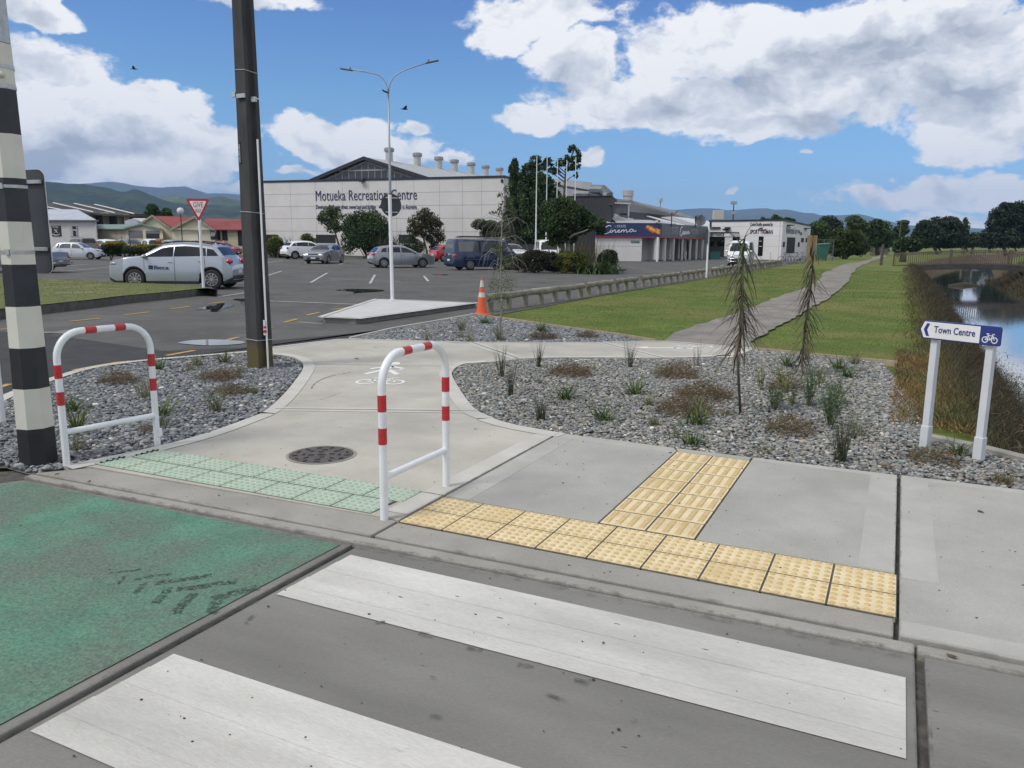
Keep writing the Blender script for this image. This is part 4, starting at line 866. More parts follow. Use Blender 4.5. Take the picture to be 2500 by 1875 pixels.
    for s in (-1, 1):
        for (a0, a1, b0, b1) in pf['win']:
            if Ht > 1.9 and kind == 'van' and tint == 'panel' and a0 > .28: continue
            mb = MB(); q = 6; lo, hi = [], []
            for i in range(q + 1):
                fb = a0 + (a1 - a0) * i / q; ft = b0 + (b1 - b0) * i / q; lo.append(side(fb, belt(fb) + .028 * Ht, s)); hi.append(side(ft, ring(ft * Lg)[5][1] - .022 * Ht, s))
            mb.add(lo + hi, [((i, i + 1, q + 2 + i, q + 1 + i) if s < 0 else (i + 1, i, q + 1 + i, q + 2 + i)) for i in range(q)]); mb.build('side_window', glass, t)
    def patch(f0, f1, name, m, ww=.88, off=.008):
        mb = MB(); q = 6; rows = []
        for i in range(q + 1):
            f = f0 + (f1 - f0) * i / q; rg = ring(f * Lg); dz = (top(min(1, f + .01)) - top(max(0, f - .01))) / (.02 * Lg); nx, nz = dz, 1; l = math.hypot(nx, nz); nx /= l; nz /= l
            for y_, z_ in ((-ww, None), (-.4, None), (0, None), (.4, None), (ww, None)):
                yy = abs(y_) * rg[5][0]; z = float(np.interp(yy, [0, rg[7][0], rg[6][0], rg[5][0]], [rg[8][1], rg[7][1], rg[6][1], rg[5][1]]))
                rows.append((Lg / 2 - f * Lg + nx * off * 1.5, math.copysign(yy, y_) if y_ else 0, z + nz * off))
        fs = [(i * 5 + j, i * 5 + j + 1, (i + 1) * 5 + j + 1, (i + 1) * 5 + j) for i in range(q) for j in range(4)]
        mb.add(rows, fs); return mb.build(name, m, t, smooth=True)
    patch(pf['ws'][0] + .01, pf['ws'][1] - .012, 'windscreen', glass, .86, .010); patch(pf['rw'][0] + .004, pf['rw'][1] - .004, 'rear_window', glass, .80, .010)
    # lamps, plates, handles, seams, mirrors
    hz = (.535 if kind != 'van' else .36) * Ht; tz = (.60 if kind not in ('ute', 'van') else .47) * Ht
    def blob(mb, c, d, n=10):
        vs = []; 
        for i in range(n):
            a = math.pi * (i + .5) / n
            for j in range(n): b = 2 * math.pi * j / n; vs.append((c[0] + d[0] * math.cos(a), c[1] + d[1] * math.sin(a) * math.cos(b), c[2] + d[2] * math.sin(a) * math.sin(b)))
        mb.add(vs, [(i * n + j, i * n + (j + 1) % n, (i + 1) * n + (j + 1) % n, (i + 1) * n + j) for i in range(n - 1) for j in range(n)] + [tuple(range(n - 1, -1, -1)), tuple(range((n - 1) * n, n * n))])
    for s in (-1, 1):
        mb = MB(); blob(mb, (Lg / 2 - .24, s * (wid(.05) - .10), hz), (.22, .125, .07)); mb.build('headlight', LENS, t, smooth=True)
        mb = MB(); blob(mb, (-Lg / 2 + .13, s * (wid(.97) - .12), tz), (.14, .14, .10 if kind not in ('van', 'ute') else .15)); mb.build('tail_light', TAIL, t, smooth=True)
        fm = pf['win'][0][0] + .005; p = side(fm, beltz + .06, s); mb = MB(); blob(mb, (p[0] - .02, p[1] + s * .09, p[2]), (.07, .12, .075)); mb.build('wing_mirror', pm, t, smooth=True)
        if detail:
            for f, f2 in ((pf['win'][0][1] + .012, .52), (pf['win'][1][1] - .01, .7)):
                mb = MB()
                L_ = [side(f, z, s, .004) for z in np.linspace(gc + .12, belt(f) + .01, 7)]
                if abs(f * Lg - wx[1]) < arch * 1.05: L_ = [side(f, z, s, .004) for z in np.linspace(r + arch * .9, belt(f) + .01, 5)]
                mb.tube(L_, .006, 4); mb.build('door_seam', TRIM, t)
                p = side(f - .035, belt(f) - .085 * Ht, s, .012); mb = MB(); mb.box(p, (.16, .03, .03)); mb.build('door_handle', pm, t, bevel=.008)
            f = pf['win'][0][0] - .02; mb = MB(); mb.tube([side(f + .02 * (z > .6), z, s, .004) for z in np.linspace(max(gc + .15, .4), belt(f), 6)], .005, 4); mb.build('door_seam', TRIM, t)
        if rails: mb = MB(); mb.tube([(Lg / 2 - f * Lg, s * (roofw(f) - .10), top(f) + .035) for f in np.linspace(.44, .84, 9)], .022, 6); mb.build('roof_rail', TRIM, t)
    mb = MB(); mb.box((Lg / 2 - .005, 0, .40), (.03, Wd * .58, .17)); mb.box((Lg / 2 - .02, 0, hz - .06), (.05, Wd * .46, .07)); mb.build('grille', TRIM, t, bevel=.01)
    for sx_, z in ((1, .43), (-1, .62 if kind != 'ute' else .55)): mb = MB(); mb.box((sx_ * (Lg / 2 + .012), 0, z), (.02, .36, .12)); mb.build('number_plate', PLW, t)
    mb = MB(); mb.box((-Lg / 2 - .0, 0, .42), (.05, Wd * .80, .14)); mb.build('rear_bumper', TRIM if clad else pm, t, bevel=.015)
    t['_h'] = Ht; return t, side, top
def carpos(xs, D):
    d = ray('s', xs, 600); return W(d[0] / d[1] * D, D)
def hd(a): return R(a) + YAW
SILV = paint('silver', (.37, .40, .44), .5); WHT = paint('white', (.72, .73, .74), 0); RED = paint('red', (.36, .012, .018), .1); BLUE = paint('blue', (.007, .024, .066), .2); GREY = paint('grey', (.16, .165, .175), .4)
DGR = paint('dark_grey', (.06, .065, .07), .3); BRN = paint('bronze_grey', (.13, .115, .10), .35); PINK = paint('warm_silver', (.38, .36, .36), .4); SGR = paint('steel', (.25, .26, .28), .5)
G_ = 'cars parked in the car park'
p = carpos(435, 28.4); ZA = -.035
t, side, top = make_car('suv', 4.3, 1.77, 1.63, SILV, 'silver compact SUV with a blue door logo and black roof rails behind the grass island', G_, (p[0], p[1], ZA), hd(180), clad=True, rails=True)
# door lettering on the left flank (faces the camera)
LB = mat('logo_blue', (.012, .03, .085), rough=.5)
def on_side(x, z): return Vector((x, .915, z))
mb = MB()
for (a, b, w, h) in [(0, 0, .03, .13), (.04, 0, .015, .05), (.04, .075, .015, .055), (.07, .02, .015, .11), (.10, 0, .015, .13), (.03, .115, .1, .015), (.125, .0, .02, .13), (0, .0, .14, .015)]: mb.box((.70 - a - w / 2, .905, .69 + b + h / 2), (w, .012, h))
mb.build('logo_mark', LB, t)
place_text('logo_text', 'Beca', LB, t, (.52, .912, .69), (-1, 0, 0), size=.19, bold=.002, extrude=.002, width=.50)
mb = MB(); mb.box((-2.2, 0, .40), (.14, .06, .05)); mb.cyl((-2.27, 0, .40), (-2.27, 0, .50), .028, n=10); mb.build('tow_bar', TRIM, t)
mb = MB(); mb.box((.55, .3, 1.68), (.16, .12, .08)); mb.cyl((.42, .3, 1.66), (.42, .3, 1.74), .05, n=10); mb.build('roof_beacon', mat('amber', (.45, .16, .06), rough=.4), t, bevel=.01)
def car(*a, **k): 
    kind, L_, W_, H_, pm, label, px, D, h = a; p = carpos(px, D); return make_car(kind, L_, W_, H_, pm, label, k.pop('group', G_), (p[0], p[1], ZA), hd(h), **k)[0]
car('hatch', 4.25, 1.79, 1.46, SGR, 'silver hatchback parked side on behind the round sign and lamp post', 978, 53.0, 24)
car('hatch', 4.5, 1.76, 1.47, SGR, 'silver grey car facing the camera with its dark grille in front of the white SUV', 792, 61.5, -99)
car('suv', 4.65, 1.80, 1.70, WHT, 'white SUV with red tail lights parked nose to the flax bushes', 748, 75.5, 40, clad=True)
car('hatch', 3.8, 1.7, 1.46, RED, 'red hatchback parked between the steel hatchback and the blue van', 1103, 70, 33)
bv = car('van', 4.5, 1.69, 1.90, BLUE, 'dark blue van with boards on its roof rack in front of the round shrub bed', 1175, 50.0, 30, cat='van', name='parked_van', glass=GLASS2, clad=False)
mb = MB(); mb.box((-.2, .0, 2.06), (2.6, .34, .04)); mb.box((-.3, .42, 2.04), (2.3, .28, .05)); mb.build('roof_boards', TRIM, bv, bevel=.01)
mb = MB()
for x in (-1.2, -.2, .9): mb.box((x, 0, 1.99), (.04, 1.35, .03)); 
for y in (-.66, .66): mb.box((-.2, y, 1.97), (2.6, .03, .05))
mb.build('roof_rack', ALLOY, bv)
for z, c_, nm in ((.38, mat('van_stripe', (.03, .09, .18), rough=.4), 'side_stripe'),):
    for s in (-1, 1): mb = MB(); mb.box((-.05, s * .868, .66), (2.9, .006, .05)); mb.build(nm, c_, bv)
car('wagon', 4.4, 1.75, 1.62, WHT, 'white people mover half hidden behind the front of the blue van', 1243, 62, -52, name='parked_van', cat='van')
car('van', 4.7, 1.7, 1.95, WHT, 'white van facing the camera seen behind the shrub bed and dark trees', 1332, 66, -84, name='parked_van', cat='van')
hv = car('van', 4.8, 1.70, 2.0, WHT, 'white van with a chrome bull bar behind the log barrier near the entrance', 1811, 63, -112, name='parked_van', cat='van')
mb = MB()
for y in (-.42, .42): mb.tube([(2.42, y, .35), (2.52, y, .5), (2.52, y, .82), (2.42, y, .95)], .03, 8)
for z in (.42, .62, .86): mb.tube([(2.40, -.80, z), (2.52, -.5, z), (2.52, .5, z), (2.40, .80, z)], .03, 8)
mb.build('bull_bar', CHR, hv, smooth=True)
mb = MB(); mb.box((2.42, 0, .52), (.06, 1.2, .28)); mb.build('bumper_grille', TRIM, hv)
car('old_hatch', 3.95, 1.65, 1.42, paint('pale_silver', (.56, .585, .61), .3), 'small old silver hatchback standing in the open car park by the yellow shrubs', 191, 67, 6, glass=GLASS2, spokes=6)
car('wagon', 4.4, 1.8, 1.85, BRN, 'dark bronze SUV parked before the white hall window', 197, 80, 140)
car('suv', 4.3, 1.8, 1.68, WHT, 'white SUV parked between the bronze SUV and the yellow shrubs', 256, 81, 140)
car('suv', 4.6, 1.8, 1.75, GREY, 'dark grey SUV parked nose out in front of the left garage door', 320, 82, -42)
car('ute', 4.9, 1.85, 1.74, WHT, 'white utility nose out in front of the open right garage door', 372, 80, -42)
car('suv', 4.4, 1.8, 1.68, PINK, 'warm silver SUV with tall red tail lights before the cream wall', 416, 82, 140)
car('suv', 4.1, 1.75, 1.55, WHT, 'low white car just left of the give way sign, in the back row', 464, 88, 140)
car('hatch', 4.1, 1.7, 1.52, SILV, 'pale car mostly hidden behind the give way sign post', 492, 92, 140)
car('hatch', 4.0, 1.72, 1.55, RED, 'bright red hatchback parked side on before the cream building', 541, 85, -14)
ut = car('ute', 5.3, 1.9, 1.72, paint('slate', (.17, .18, .20), .4), 'slate grey utility tail seen behind the striped pole with a chrome step', 20, 40.5, 178, name='parked_ute')
mb = MB(); mb.box((-2.72, 0, .50), (.25, 1.5, .10)); mb.box((-2.9, -.3, .42), (.2, .08, .06)); mb.cyl((-2.95, -.3, .40), (-2.95, -.3, .5), .03, n=8); mb.build('step', CHR, ut, bevel=.01)
# bicycles in a rack by the white building
def bicycle(loc, rz, label, col):
    t = empty('bicycle', loc, rz, label, 'bicycle', 'bicycles parked by the white building'); fm = mat('bike_' + col[0], col[1], rough=.4)
    mb = MB()
    A_, B_, C_, S_, Hh, F_ = (-.5, 0, .34), (0, 0, .30), (-.12, 0, .80), (-.16, 0, .92), (.36, 0, .86), (.52, 0, .34)
    for a, b in ((A_, B_), (A_, C_), (B_, S_), (C_, Hh), (B_, (.38, 0, .78)), (Hh, F_)): mb.cyl(a, b, .018, n=6)
    mb.build('frame', fm, t)
    for c in (A_, F_):
        mb = MB(); mb.tube([(c[0] + .33 * math.cos(i * math.pi / 12), 0, c[2] + .33 * math.sin(i * math.pi / 12)) for i in range(24)], .02, 6, closed=True)
        w_ = mb.build('wheel', TYRE, t, smooth=True)
        mb = MB()
        for i in range(8): mb.cyl((c[0], 0, c[2]), (c[0] + .32 * math.cos(i * .785), 0, c[2] + .32 * math.sin(i * .785)), .004, n=4)
        mb.build('spokes', ALLOY, w_)
    mb = MB(); mb.box((-.17, 0, .95), (.25, .12, .05)); mb.build('saddle', TRIM, t, bevel=.02)
    mb = MB(); mb.cyl((.36, 0, .86), (.34, 0, .98), .015, n=6); mb.cyl((.34, -.28, 1.0), (.34, .28, 1.0), .015, n=6); mb.build('handlebar', TRIM, t)
for px, D, h, lb, c in ((1921, 73, 14, 'dark bicycle nearest the path, leaning end of the row by the wall', ('dark', (.03, .03, .035))), (1937, 74, 22, 'silver bicycle in the middle of the row before the dark door', ('silver', (.45, .46, .47))), (1952, 75, 18, 'grey bicycle at the far end of the row near the green bin', ('grey', (.2, .21, .22)))):
    p = carpos(px, D); bicycle((p[0], p[1], ZA), hd(h), lb, c)
# ---- person behind the silver SUV
def person(loc, rz):
    """one continuous figure by rings swept over a skeleton, merged with remesh"""
    t = empty('person', loc, rz, 'person with short dark hair in an orange vest standing behind the silver SUV', 'person')
    SK = mat('skin', (.42, .24, .16), rough=.6); OR = mat('hivis_orange', (.85, .17, .06), rough=.7); DKC = mat('dark_cloth', (.03, .035, .05), rough=.9); HR = mat('hair_dark', (.015, .012, .01), rough=.8)
    me = bpy.data.metaballs.new('b'); me.resolution = .025; me.render_resolution = .025; me.threshold = .35
    def el(a, b, r0, r1, n=7):
        for i in range(n + 1):
            q = i / n; e = me.elements.new(); e.co = (a[0] + (b[0] - a[0]) * q, a[1] + (b[1] - a[1]) * q, a[2] + (b[2] - a[2]) * q); e.radius = (r0 + (r1 - r0) * q) * 1.45
    for s in (-1, 1):
        el((0, s * .10, .90), (.02, s * .10, .50), .085, .06); el((.02, s * .10, .5), (0, s * .10, .08), .058, .04); el((0, s * .10, .05), (.16, s * .11, .04), .042, .036, 4)
        el((0, s * .19, 1.38), (-.02, s * .25, 1.10), .052, .042); el((-.02, s * .25, 1.10), (.08, s * .23, .86), .04, .03); el((.09, s * .23, .84), (.11, s * .225, .75), .03, .02, 3)
        for k in range(4): el((.11, s * .225 + (k - 1.5) * .018, .77), (.125, s * .22 + (k - 1.5) * .02, .70), .012, .009, 3)
    for y in (-.10, 0, .10): el((0, y, .92), (0, y * 1.2, 1.36), .095, .085)
    el((0, -.16, 1.39), (0, .16, 1.39), .06, .06); el((0, 0, 1.42), (.01, 0, 1.52), .05, .05, 3); el((.01, 0, 1.55), (.015, 0, 1.63), .075, .082, 4); el((.09, 0, 1.575), (.10, 0, 1.56), .018, .016, 2)
    for s in (-1, 1): el((.01, s * .08, 1.59), (.01, s * .082, 1.575), .018, .015, 2)
    ob = bpy.data.objects.new('b', me); COL.objects.link(ob); dg = bpy.context.evaluated_depsgraph_get(); m2 = bpy.data.meshes.new_from_object(ob.evaluated_get(dg)); bpy.data.objects.remove(ob); bpy.data.metaballs.remove(me)
    m2.materials.clear()
    for q in (SK, OR, DKC): m2.materials.append(q)
    for p_ in m2.polygons:
        c = p_.center; p_.material_index = 2 if c.z < .92 else (1 if c.z < 1.47 and abs(c.y) < .30 and not (c.z < 1.12 and abs(c.y) > .19) else 0); p_.use_smooth = True
    o = bpy.data.objects.new('body', m2); COL.objects.link(o); o.parent = t
    mb = MB(); n = 10; vs = []
    for i in range(6):
        a = math.pi / 2 * i / 5
        for j in range(n): b = 2 * math.pi * j / n; vs.append((.0 + .105 * math.cos(a) * math.cos(b) - .012, .098 * math.cos(a) * math.sin(b), 1.62 + .11 * math.sin(a) - .03 * (math.cos(b) < .2)))
    mb.add(vs, [(i * n + j, i * n + (j + 1) % n, (i + 1) * n + (j + 1) % n, (i + 1) * n + j) for i in range(5) for j in range(n)]); mb.build('hair', HR, t, smooth=True)
    return t
p = carpos(547, 30.6); person((p[0], p[1], ZA - .02), hd(-70))
# ================================================================ middle distance: islands, fence, posts
IT = mat('island_concrete', (.46, .455, .44), (.54, .535, .52), scale=4, detail=8, rough=.85, bump=.003, bscale=120)
IF_ = mat('island_kerb', (.20, .20, .19), (.27, .27, .255), scale=5, rough=.85); 
itop = [g('2', x, y, .075) for x, y in ((650, 1466), (1120, 1313), (1245, 1318), (1940, 1346), (930, 1480))]
mb = MB(); mb.prism(itop, -.06, .075, 0); mb.build('traffic_island', IF_, kind='structure', bevel=.012)
def inset(poly, d):
    c = Vector((sum(p[0] for p in poly) / len(poly), sum(p[1] for p in poly) / len(poly))); return [tuple(Vector(p) + (c - Vector(p)).normalized() * min(d * 2.2, (c - Vector(p)).length * .25)) for p in poly]
mb = MB(); mb.sheet(inset(itop, .05), .079); mb.build('traffic_island', IT, kind='structure')
mb = MB(); ribbon(mb, itop + [itop[0]], .12, .082, 1); ribbon(mb, (itop + [itop[0]]), .12, .083, -1) if False else None
mb.build('road_marking', WP, kind='structure')
# grass island on the left with its old kerb
KO = mat('old_kerb', (.07, .066, .06), (.125, .12, .108), scale=6, detail=8, rough=.92, bump=.004, bscale=60)
fr = [g('1', x, y, .165) for x, y in ((-900, 1400), (-300, 1275), (0, 1228), (330, 1197), (700, 1158), (1000, 1122), (1400, 1087), (1640, 1062), (1760, 1052), (1810, 1054), (1835, 1068))]
bk = [g('1', x, y, .165) for x, y in ((1780, 1040), (1700, 1036), (1500, 1022), (1000, 998), (300, 972), (-900, 940))]
mb = MB(); mb.prism(fr + bk, -.06, .165); mb.build('kerb', KO, kind='structure', bevel=.02)
mb = MB(); ins = [(p[0] - .06, p[1] + .22) for p in fr[:-1]] + [(p[0], p[1] - .1) for p in bk[1:]]; ins[-7 if False else len(fr) - 2] = (fr[-2][0] - .5, fr[-2][1] + .1)
mb.sheet(ins, .185); GI = mat('island_grass', (.075, .105, .022), (.15, .155, .045), scale=2.5, detail=8, rough=.95, bump=.02, bscale=50, c3=((.23, .19, .09), .7, .55, .72)); mb.build('grass_island', GI, kind='structure')
# ---- traffic cone
ORC = mat('cone_orange', (.75, .10, .02), (.68, .12, .04), scale=10, rough=.5); SLV = mat('reflective_white', (.55, .54, .52), (.62, .61, .58), scale=20, rough=.4)
cn = g('2', 1992, 1450, -.02); co = empty('traffic_cone', (cn[0], cn[1], -.015), R(20), 'orange traffic cone with two white bands at the corner of the far gravel bed', 'traffic cone')
mb = MB(); mb.prism(rrect(.40, .40, .06), 0, .03); mb.prism(rrect(.34, .34, .05), .03, .045); mb.build('base', ORC, co, bevel=.004)
def cr(z): return .135 - .115 * (z - .04) / .83
mb = MB(); mb.tube([(0, 0, .04), (0, 0, .45), (0, 0, .87)], [cr(.04), cr(.45), cr(.87)], 24); mb.build('body', ORC, co, auto=50)
for z0, z1 in ((.42, .53), (.66, .81)): mb = MB(); mb.tube([(0, 0, z0), (0, 0, z1)], [cr(z0) + .002, cr(z1) + .002], 24); mb.build('white_band', SLV, co, auto=50)
# ---- log barrier
LOG = mat('weathered_log', (.17, .155, .12), (.28, .26, .21), scale=9, detail=8, rough=.92, bump=.004, bscale=40, stretch=(1, .3, 1), c3=((.13, .15, .08), 3, .5, .75))
LEND = mat('log_end', (.13, .10, .07), (.20, .16, .11), scale=20, rough=.9)
def log_unit(L, npost):
    t = empty('log_barrier', (0, 0, -.03), 0)
    mb = MB(); n = 9; mb.tube([(0.01 * math.sin(i * 1.7), -.22 + (L + .44) * i / n, .36 + .012 * math.sin(i * 2.3)) for i in range(n + 1)], [.088 + .006 * math.sin(i * 1.3) for i in range(n + 1)], 12, caps=False); mb.build('rail', LOG, t, smooth=True)
    for y, s in ((-.221, -1), (L + .221, 1)): mb = MB(); mb.cyl((0.0, y, .36), (0.0, y + .004 * s, .36), .086, n=12); mb.build('rail_end', LEND, t)
    for i in range(npost):
        mb = MB(); y = L * i / (npost - 1); mb.tube([(0, y, -.1), (.004, y, .15), (0, y, .34)], [.082, .085, .08], 12); mb.build('post', LOG, t, smooth=False, auto=50)
    return t
G2 = 'log barriers between the lawn and the car park'
fb = [(17.42, 6.0, 7)] + [(24.35 + k * 3.12 + (-.2 if k in (1, 3) else 0), 2.1, 3) for k in range(15)]
words = ['the white marker post', 'the white marker post']
pro = None
ordn = ['second', 'third', 'fourth', 'fifth', 'sixth', 'seventh', 'eighth', 'ninth', 'tenth', 'eleventh', 'twelfth', 'thirteenth', 'fourteenth', 'fifteenth', 'sixteenth']
for i, (v0, L_, np_) in enumerate(fb):
    if i == 0: o = log_unit(L_, np_); tag(o, 'longest log barrier with seven posts, nearest, starting beside the traffic cone', 'barrier', G2)
    else:
        if pro is None: pro = log_unit(L_, np_); o = pro
        else: o = copy_tree(pro)
        tag(o, 'short weathered log barrier, %s along the row from the traffic cone' % ordn[i - 1], 'barrier', G2)
    o.location = (-9.14 + random.uniform(-.04, .04), v0, -.03); o.rotation_euler = (0, 0, random.uniform(-.015, .015))
# white marker post in the fence line, round sign seen from behind, give way sign
pp = g('3', 1985, 1135, -.03); wm = empty('marker_post', (pp[0], pp[1], -.03), YAW, 'tall white post beside the log barriers before the cinema', 'post')
mb = MB(); mb.tube([(0, 0, 0), (0, 0, 2.6)], .05, 12); mb.build('post', WHP, wm, auto=50)
mb = MB(); mb.box((-.09, .0, 2.1), (.03, .35, .75)); mb.build('sign_edge', GREYB, wm)
def lean(o, a): pass
gi = g('1', 1718, 1048, .17); gw = empty('give_way_sign', (gi[0], gi[1], .15), YAW, 'red bordered triangular give way sign on a white post at the grass island', 'give way sign')
mb = MB(); mb.tube([(0, 0, 0), (-.0, 0, 2.2)], .045, 12); mb.build('post', WHP, gw, auto=50)
def rtri(w, h, r):
    P_ = [(-w / 2, h), (0, 0), (w / 2, h)]; out = []
    cs = [(-w / 2 + r * 1.73, h - r, 90, 210), (0, r * 2, 210, 330), (w / 2 - r * 1.73, h - r, -30, 90)]
    for cx, cz, a0, a1 in cs: out += [(cx + r * math.cos(R(a0 + (a1 - a0) * i / 5)), cz + r * math.sin(R(a0 + (a1 - a0) * i / 5))) for i in range(6)]
    return out[::1]
Mg = Matrix.Translation((0, -.05, 2.08)) 
mb = MB(); plate(mb, rtri(.76, .70, .045)[::-1], .008, M=Mg); sp = mb.build('sign_panel', mat('sign_red', (.42, .02, .035), rough=.35), gw)
mb = MB(); plate(mb, [(x * .72, z * .72 + .125) for x, z in rtri(.76, .70, .03)][::-1], .002, M=Mg, y0=-.003); mb.build('white_face', WSN, sp)
RD = mat('sign_red_text', (.36, .02, .03), rough=.4)
place_text('lettering', 'GIVE', RD, sp, (-.15, -.055, 2.08 + .44), (1, 0, 0), size=.225, bold=.001, extrude=.001, width=.30)
place_text('lettering', 'WAY', RD, sp, (-.10, -.055, 2.08 + .265), (1, 0, 0), size=.19, bold=.001, extrude=.001, width=.20)
ks = g('2', 1237, 1322, .08); kl = empty('round_sign', (ks[0], ks[1], .08), YAW, 'grey back of a round sign on a white post on the concrete traffic island', 'sign')
mb = MB(); mb.tube([(0, 0, 0), (-.02, 0, 2.84)], .05, 12); mb.cyl((0, 0, 0), (0, 0, .02), .09, n=12); mb.build('post', WHP, kl, auto=50)
Mk = Matrix.Translation((0, .10, 2.57)) @ Matrix.Rotation(R(33), 4, 'Z'); mb = MB(); plate(mb, [(.30 * math.cos(2 * math.pi * i / 32), .31 * math.sin(2 * math.pi * i / 32)) for i in range(32)], .006, M=Mk); mb.build('sign_panel', GREYB, kl)
mb = MB(); 
for z in (.19, -.19): mb.box(Mk @ Vector((0, -.02, z)), (.36, .03, .03), rz=R(33))
mb.build('rail', STEEL, kl)
# lamp post
lp = at('U', 1117, 1650, 54.5); LG = mat('lamp_post_grey', (.30, .33, .36), (.36, .39, .42), scale=3, rough=.45, metal=.3)
lm = empty('lamp_post', (lp[0], lp[1], -.03), YAW, 'tall grey twin arm lamp post rising above the recreation building', 'lamp post')
mb = MB(); mb.tube([(0, 0, 0), (0, 0, 6), (0, 0, 11.3)], [.105, .085, .055], 12); mb.build('pole', LG, lm, smooth=True)
sc_ = 54.5 / 1920 / 5.2667
def ul(x, y): return ((x - 1110) * sc_, 0, 11.45 - (y - 470) * sc_)
for nm, pts, hx in (('l', [(1110, 500), (1104, 430), (1080, 370), (1045, 318), (1005, 288), (960, 273), (800, 240), (680, 226)], (530, 212, 680, 232)), ('r', [(1112, 500), (1120, 430), (1145, 360), (1180, 305), (1215, 272), (1270, 243), (1350, 210), (1580, 140)], (1575, 140, 1730, 108))):
    mb = MB(); mb.tube([ul(*p) for p in pts], .035, 8); ar = mb.build('arm', LG, lm, smooth=True)
    a, b = Vector(ul(hx[0], hx[1])), Vector(ul(hx[2], hx[3])); c = (a + b) / 2; d = b - a; Mh = Matrix.Rotation(-math.atan2(d.z, d.x), 3, 'Y'); mb = MB(); mb.box(c, (d.length, .28, .07), M=Mh); mb.box(c + Vector((.25 if nm == 'l' else -.25, 0, .09)), (.09, .09, .12)); mb.build('lamp_head', mat('lamp_head', (.12, .13, .14), rough=.5), ar, bevel=.02)
mb = MB(); mb.box(Vector(ul(1075, 475)), (.42, .5, .07), M=Matrix.Rotation(R(24), 3, 'Y')); mb.build('floodlight', TRIM, lm, bevel=.02)
# ================================================================ buildings
CW = mat('panel_white', (.62, .60, .585), (.67, .65, .635), scale=.6, detail=6, rough=.85, c3=((.57, .55, .53), .25, .5, .8))
SEAM = mat('panel_seam', (.36, .35, .34), rough=.9); FASC = mat('fascia_navy', (.02, .022, .03), rough=.5)
def roofmat(name, a, b, w=5.): 
    return mat(name, a, b, scale=.8, detail=5, rough=.55, bump=.0)
RT = roofmat('roof_tin', (.36, .37, .37), (.42, .43, .43)); DG = mat('gable_glazing', (.035, .042, .052), (.055, .06, .07), scale=2, rough=.25)
A0 = at('2', 120, 600, 94.5); B0 = at('2', 2178, 600, 84.0); W1 = Wall(A0, B0)
L1 = W1.L; zt = W1.hit('2', 1500, 303)[1]
rc = empty('recreation_centre', (0, 0, 0), 0, 'long pale panelled recreation building with navy lettering and a glazed gable above', 'building')
mb = MB(); W1.slab(mb, 0, L1, -.3, zt, -.3, 0.); wall = mb.build('wall', CW, rc)
sdir = Vector((0.02, 1, 0)); Bp = Vector(W1.p(L1, 0)); 
W1s = Wall(W1.p(L1, 0), tuple(Bp + sdir * 30)); mb = MB(); W1s.slab(mb, .0, 30, -.3, zt, -.3, 0.); mb.build('wall', CW, rc)
mb = MB()
for y0, y1 in ((428, 408), (528, 525), (630, 638), (735, 752), (322, 292)):
    z = (W1.hit('2', 300, y0)[1] + W1.hit('2', 2000, y1)[1]) / 2
    if y0 != 322: W1.slab(mb, 0, L1, z - .025, z + .025, -.02, .006)
for x in (378, 590, 816, 1040, 1270, 1420, 1635, 1828, 1990): s_ = W1.hit('2', x, 450)[0]; W1.slab(mb, s_ - .018, s_ + .018, 0, zt, -.02, .006)
mb.build('panel_seams', SEAM, wall)
mb = MB(); W1.slab(mb, -.1, L1 + .1, zt - .02, zt + .22, -.35, .06); W1s.slab(mb, 0, 30, zt - .02, zt + .2, -.3, .05); mb.build('parapet_cap', FASC, rc)
# dark openings low in the wall
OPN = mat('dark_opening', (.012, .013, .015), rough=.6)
for x0, x1 in ((160, 275), (592, 760), (1000, 1120), (1290, 1420)): mb = MB(); W1.rect(mb, '2', x0, 770, x1, 842, -.01, .02); mb.build('opening', OPN, wall)
# gable + roof
W1g = Wall(W1.p(0, 0, -2.2), W1.p(L1, 0, -2.2)); ga = W1g.hit('2', 430, 326); gb = W1g.hit('2', 1700, 298); gp = W1g.hit('2', 1010, 116)
zb_ = zt - .3
rv = Vector((math.sin(R(2)), math.cos(R(2)), 0)) * 48
pA, pB, pC = Vector(W1g.p(ga[0], zb_)), Vector(W1g.p(gb[0], zb_)), Vector(W1g.p(gp[0], gp[1]))
mb = MB(); ov = Vector(W1g.p(gp[0], 0, .35)) - Vector(W1g.p(gp[0], 0, 0))
for a, b in ((pA, pC), (pC, pB)):
    a1, b1 = a + ov, b + ov; mb.add([a1, b1, b1 + rv, a1 + rv, a1 + Vector((0, 0, -.18)), b1 + Vector((0, 0, -.18)), b1 + rv + Vector((0, 0, -.18)), a1 + rv + Vector((0, 0, -.18))], [(0, 1, 2, 3), (7, 6, 5, 4), (0, 4, 5, 1), (3, 2, 6, 7), (1, 5, 6, 2), (0, 3, 7, 4)])
mb.build('roof', RT, rc)
mb = MB()
for a, b in ((pA, pC), (pC, pB)): 
    a1, b1 = a + ov * 1.1, b + ov * 1.1; mb.add([a1 + Vector((0, 0, .06)), b1 + Vector((0, 0, .06)), b1 + Vector((0, 0, -.34)), a1 + Vector((0, 0, -.34)), a1 * 1.0 + ov * .1 + Vector((0, 0, .06)), b1 + ov * .1 + Vector((0, 0, .06)), b1 + ov * .1 + Vector((0, 0, -.34)), a1 + ov * .1 + Vector((0, 0, -.34))], [(0, 1, 5, 4), (4, 5, 6, 7), (3, 2, 6, 7), (0, 3, 2, 1)])
mb.build('barge_board', FASC, rc)
mb = MB(); mb.add([pA, pB, pC], [(0, 1, 2)]); gz = mb.build('gable_glazing', DG, rc)
GLB = mat('glazing_bar', (.33, .33, .33), rough=.6)
mb = MB()
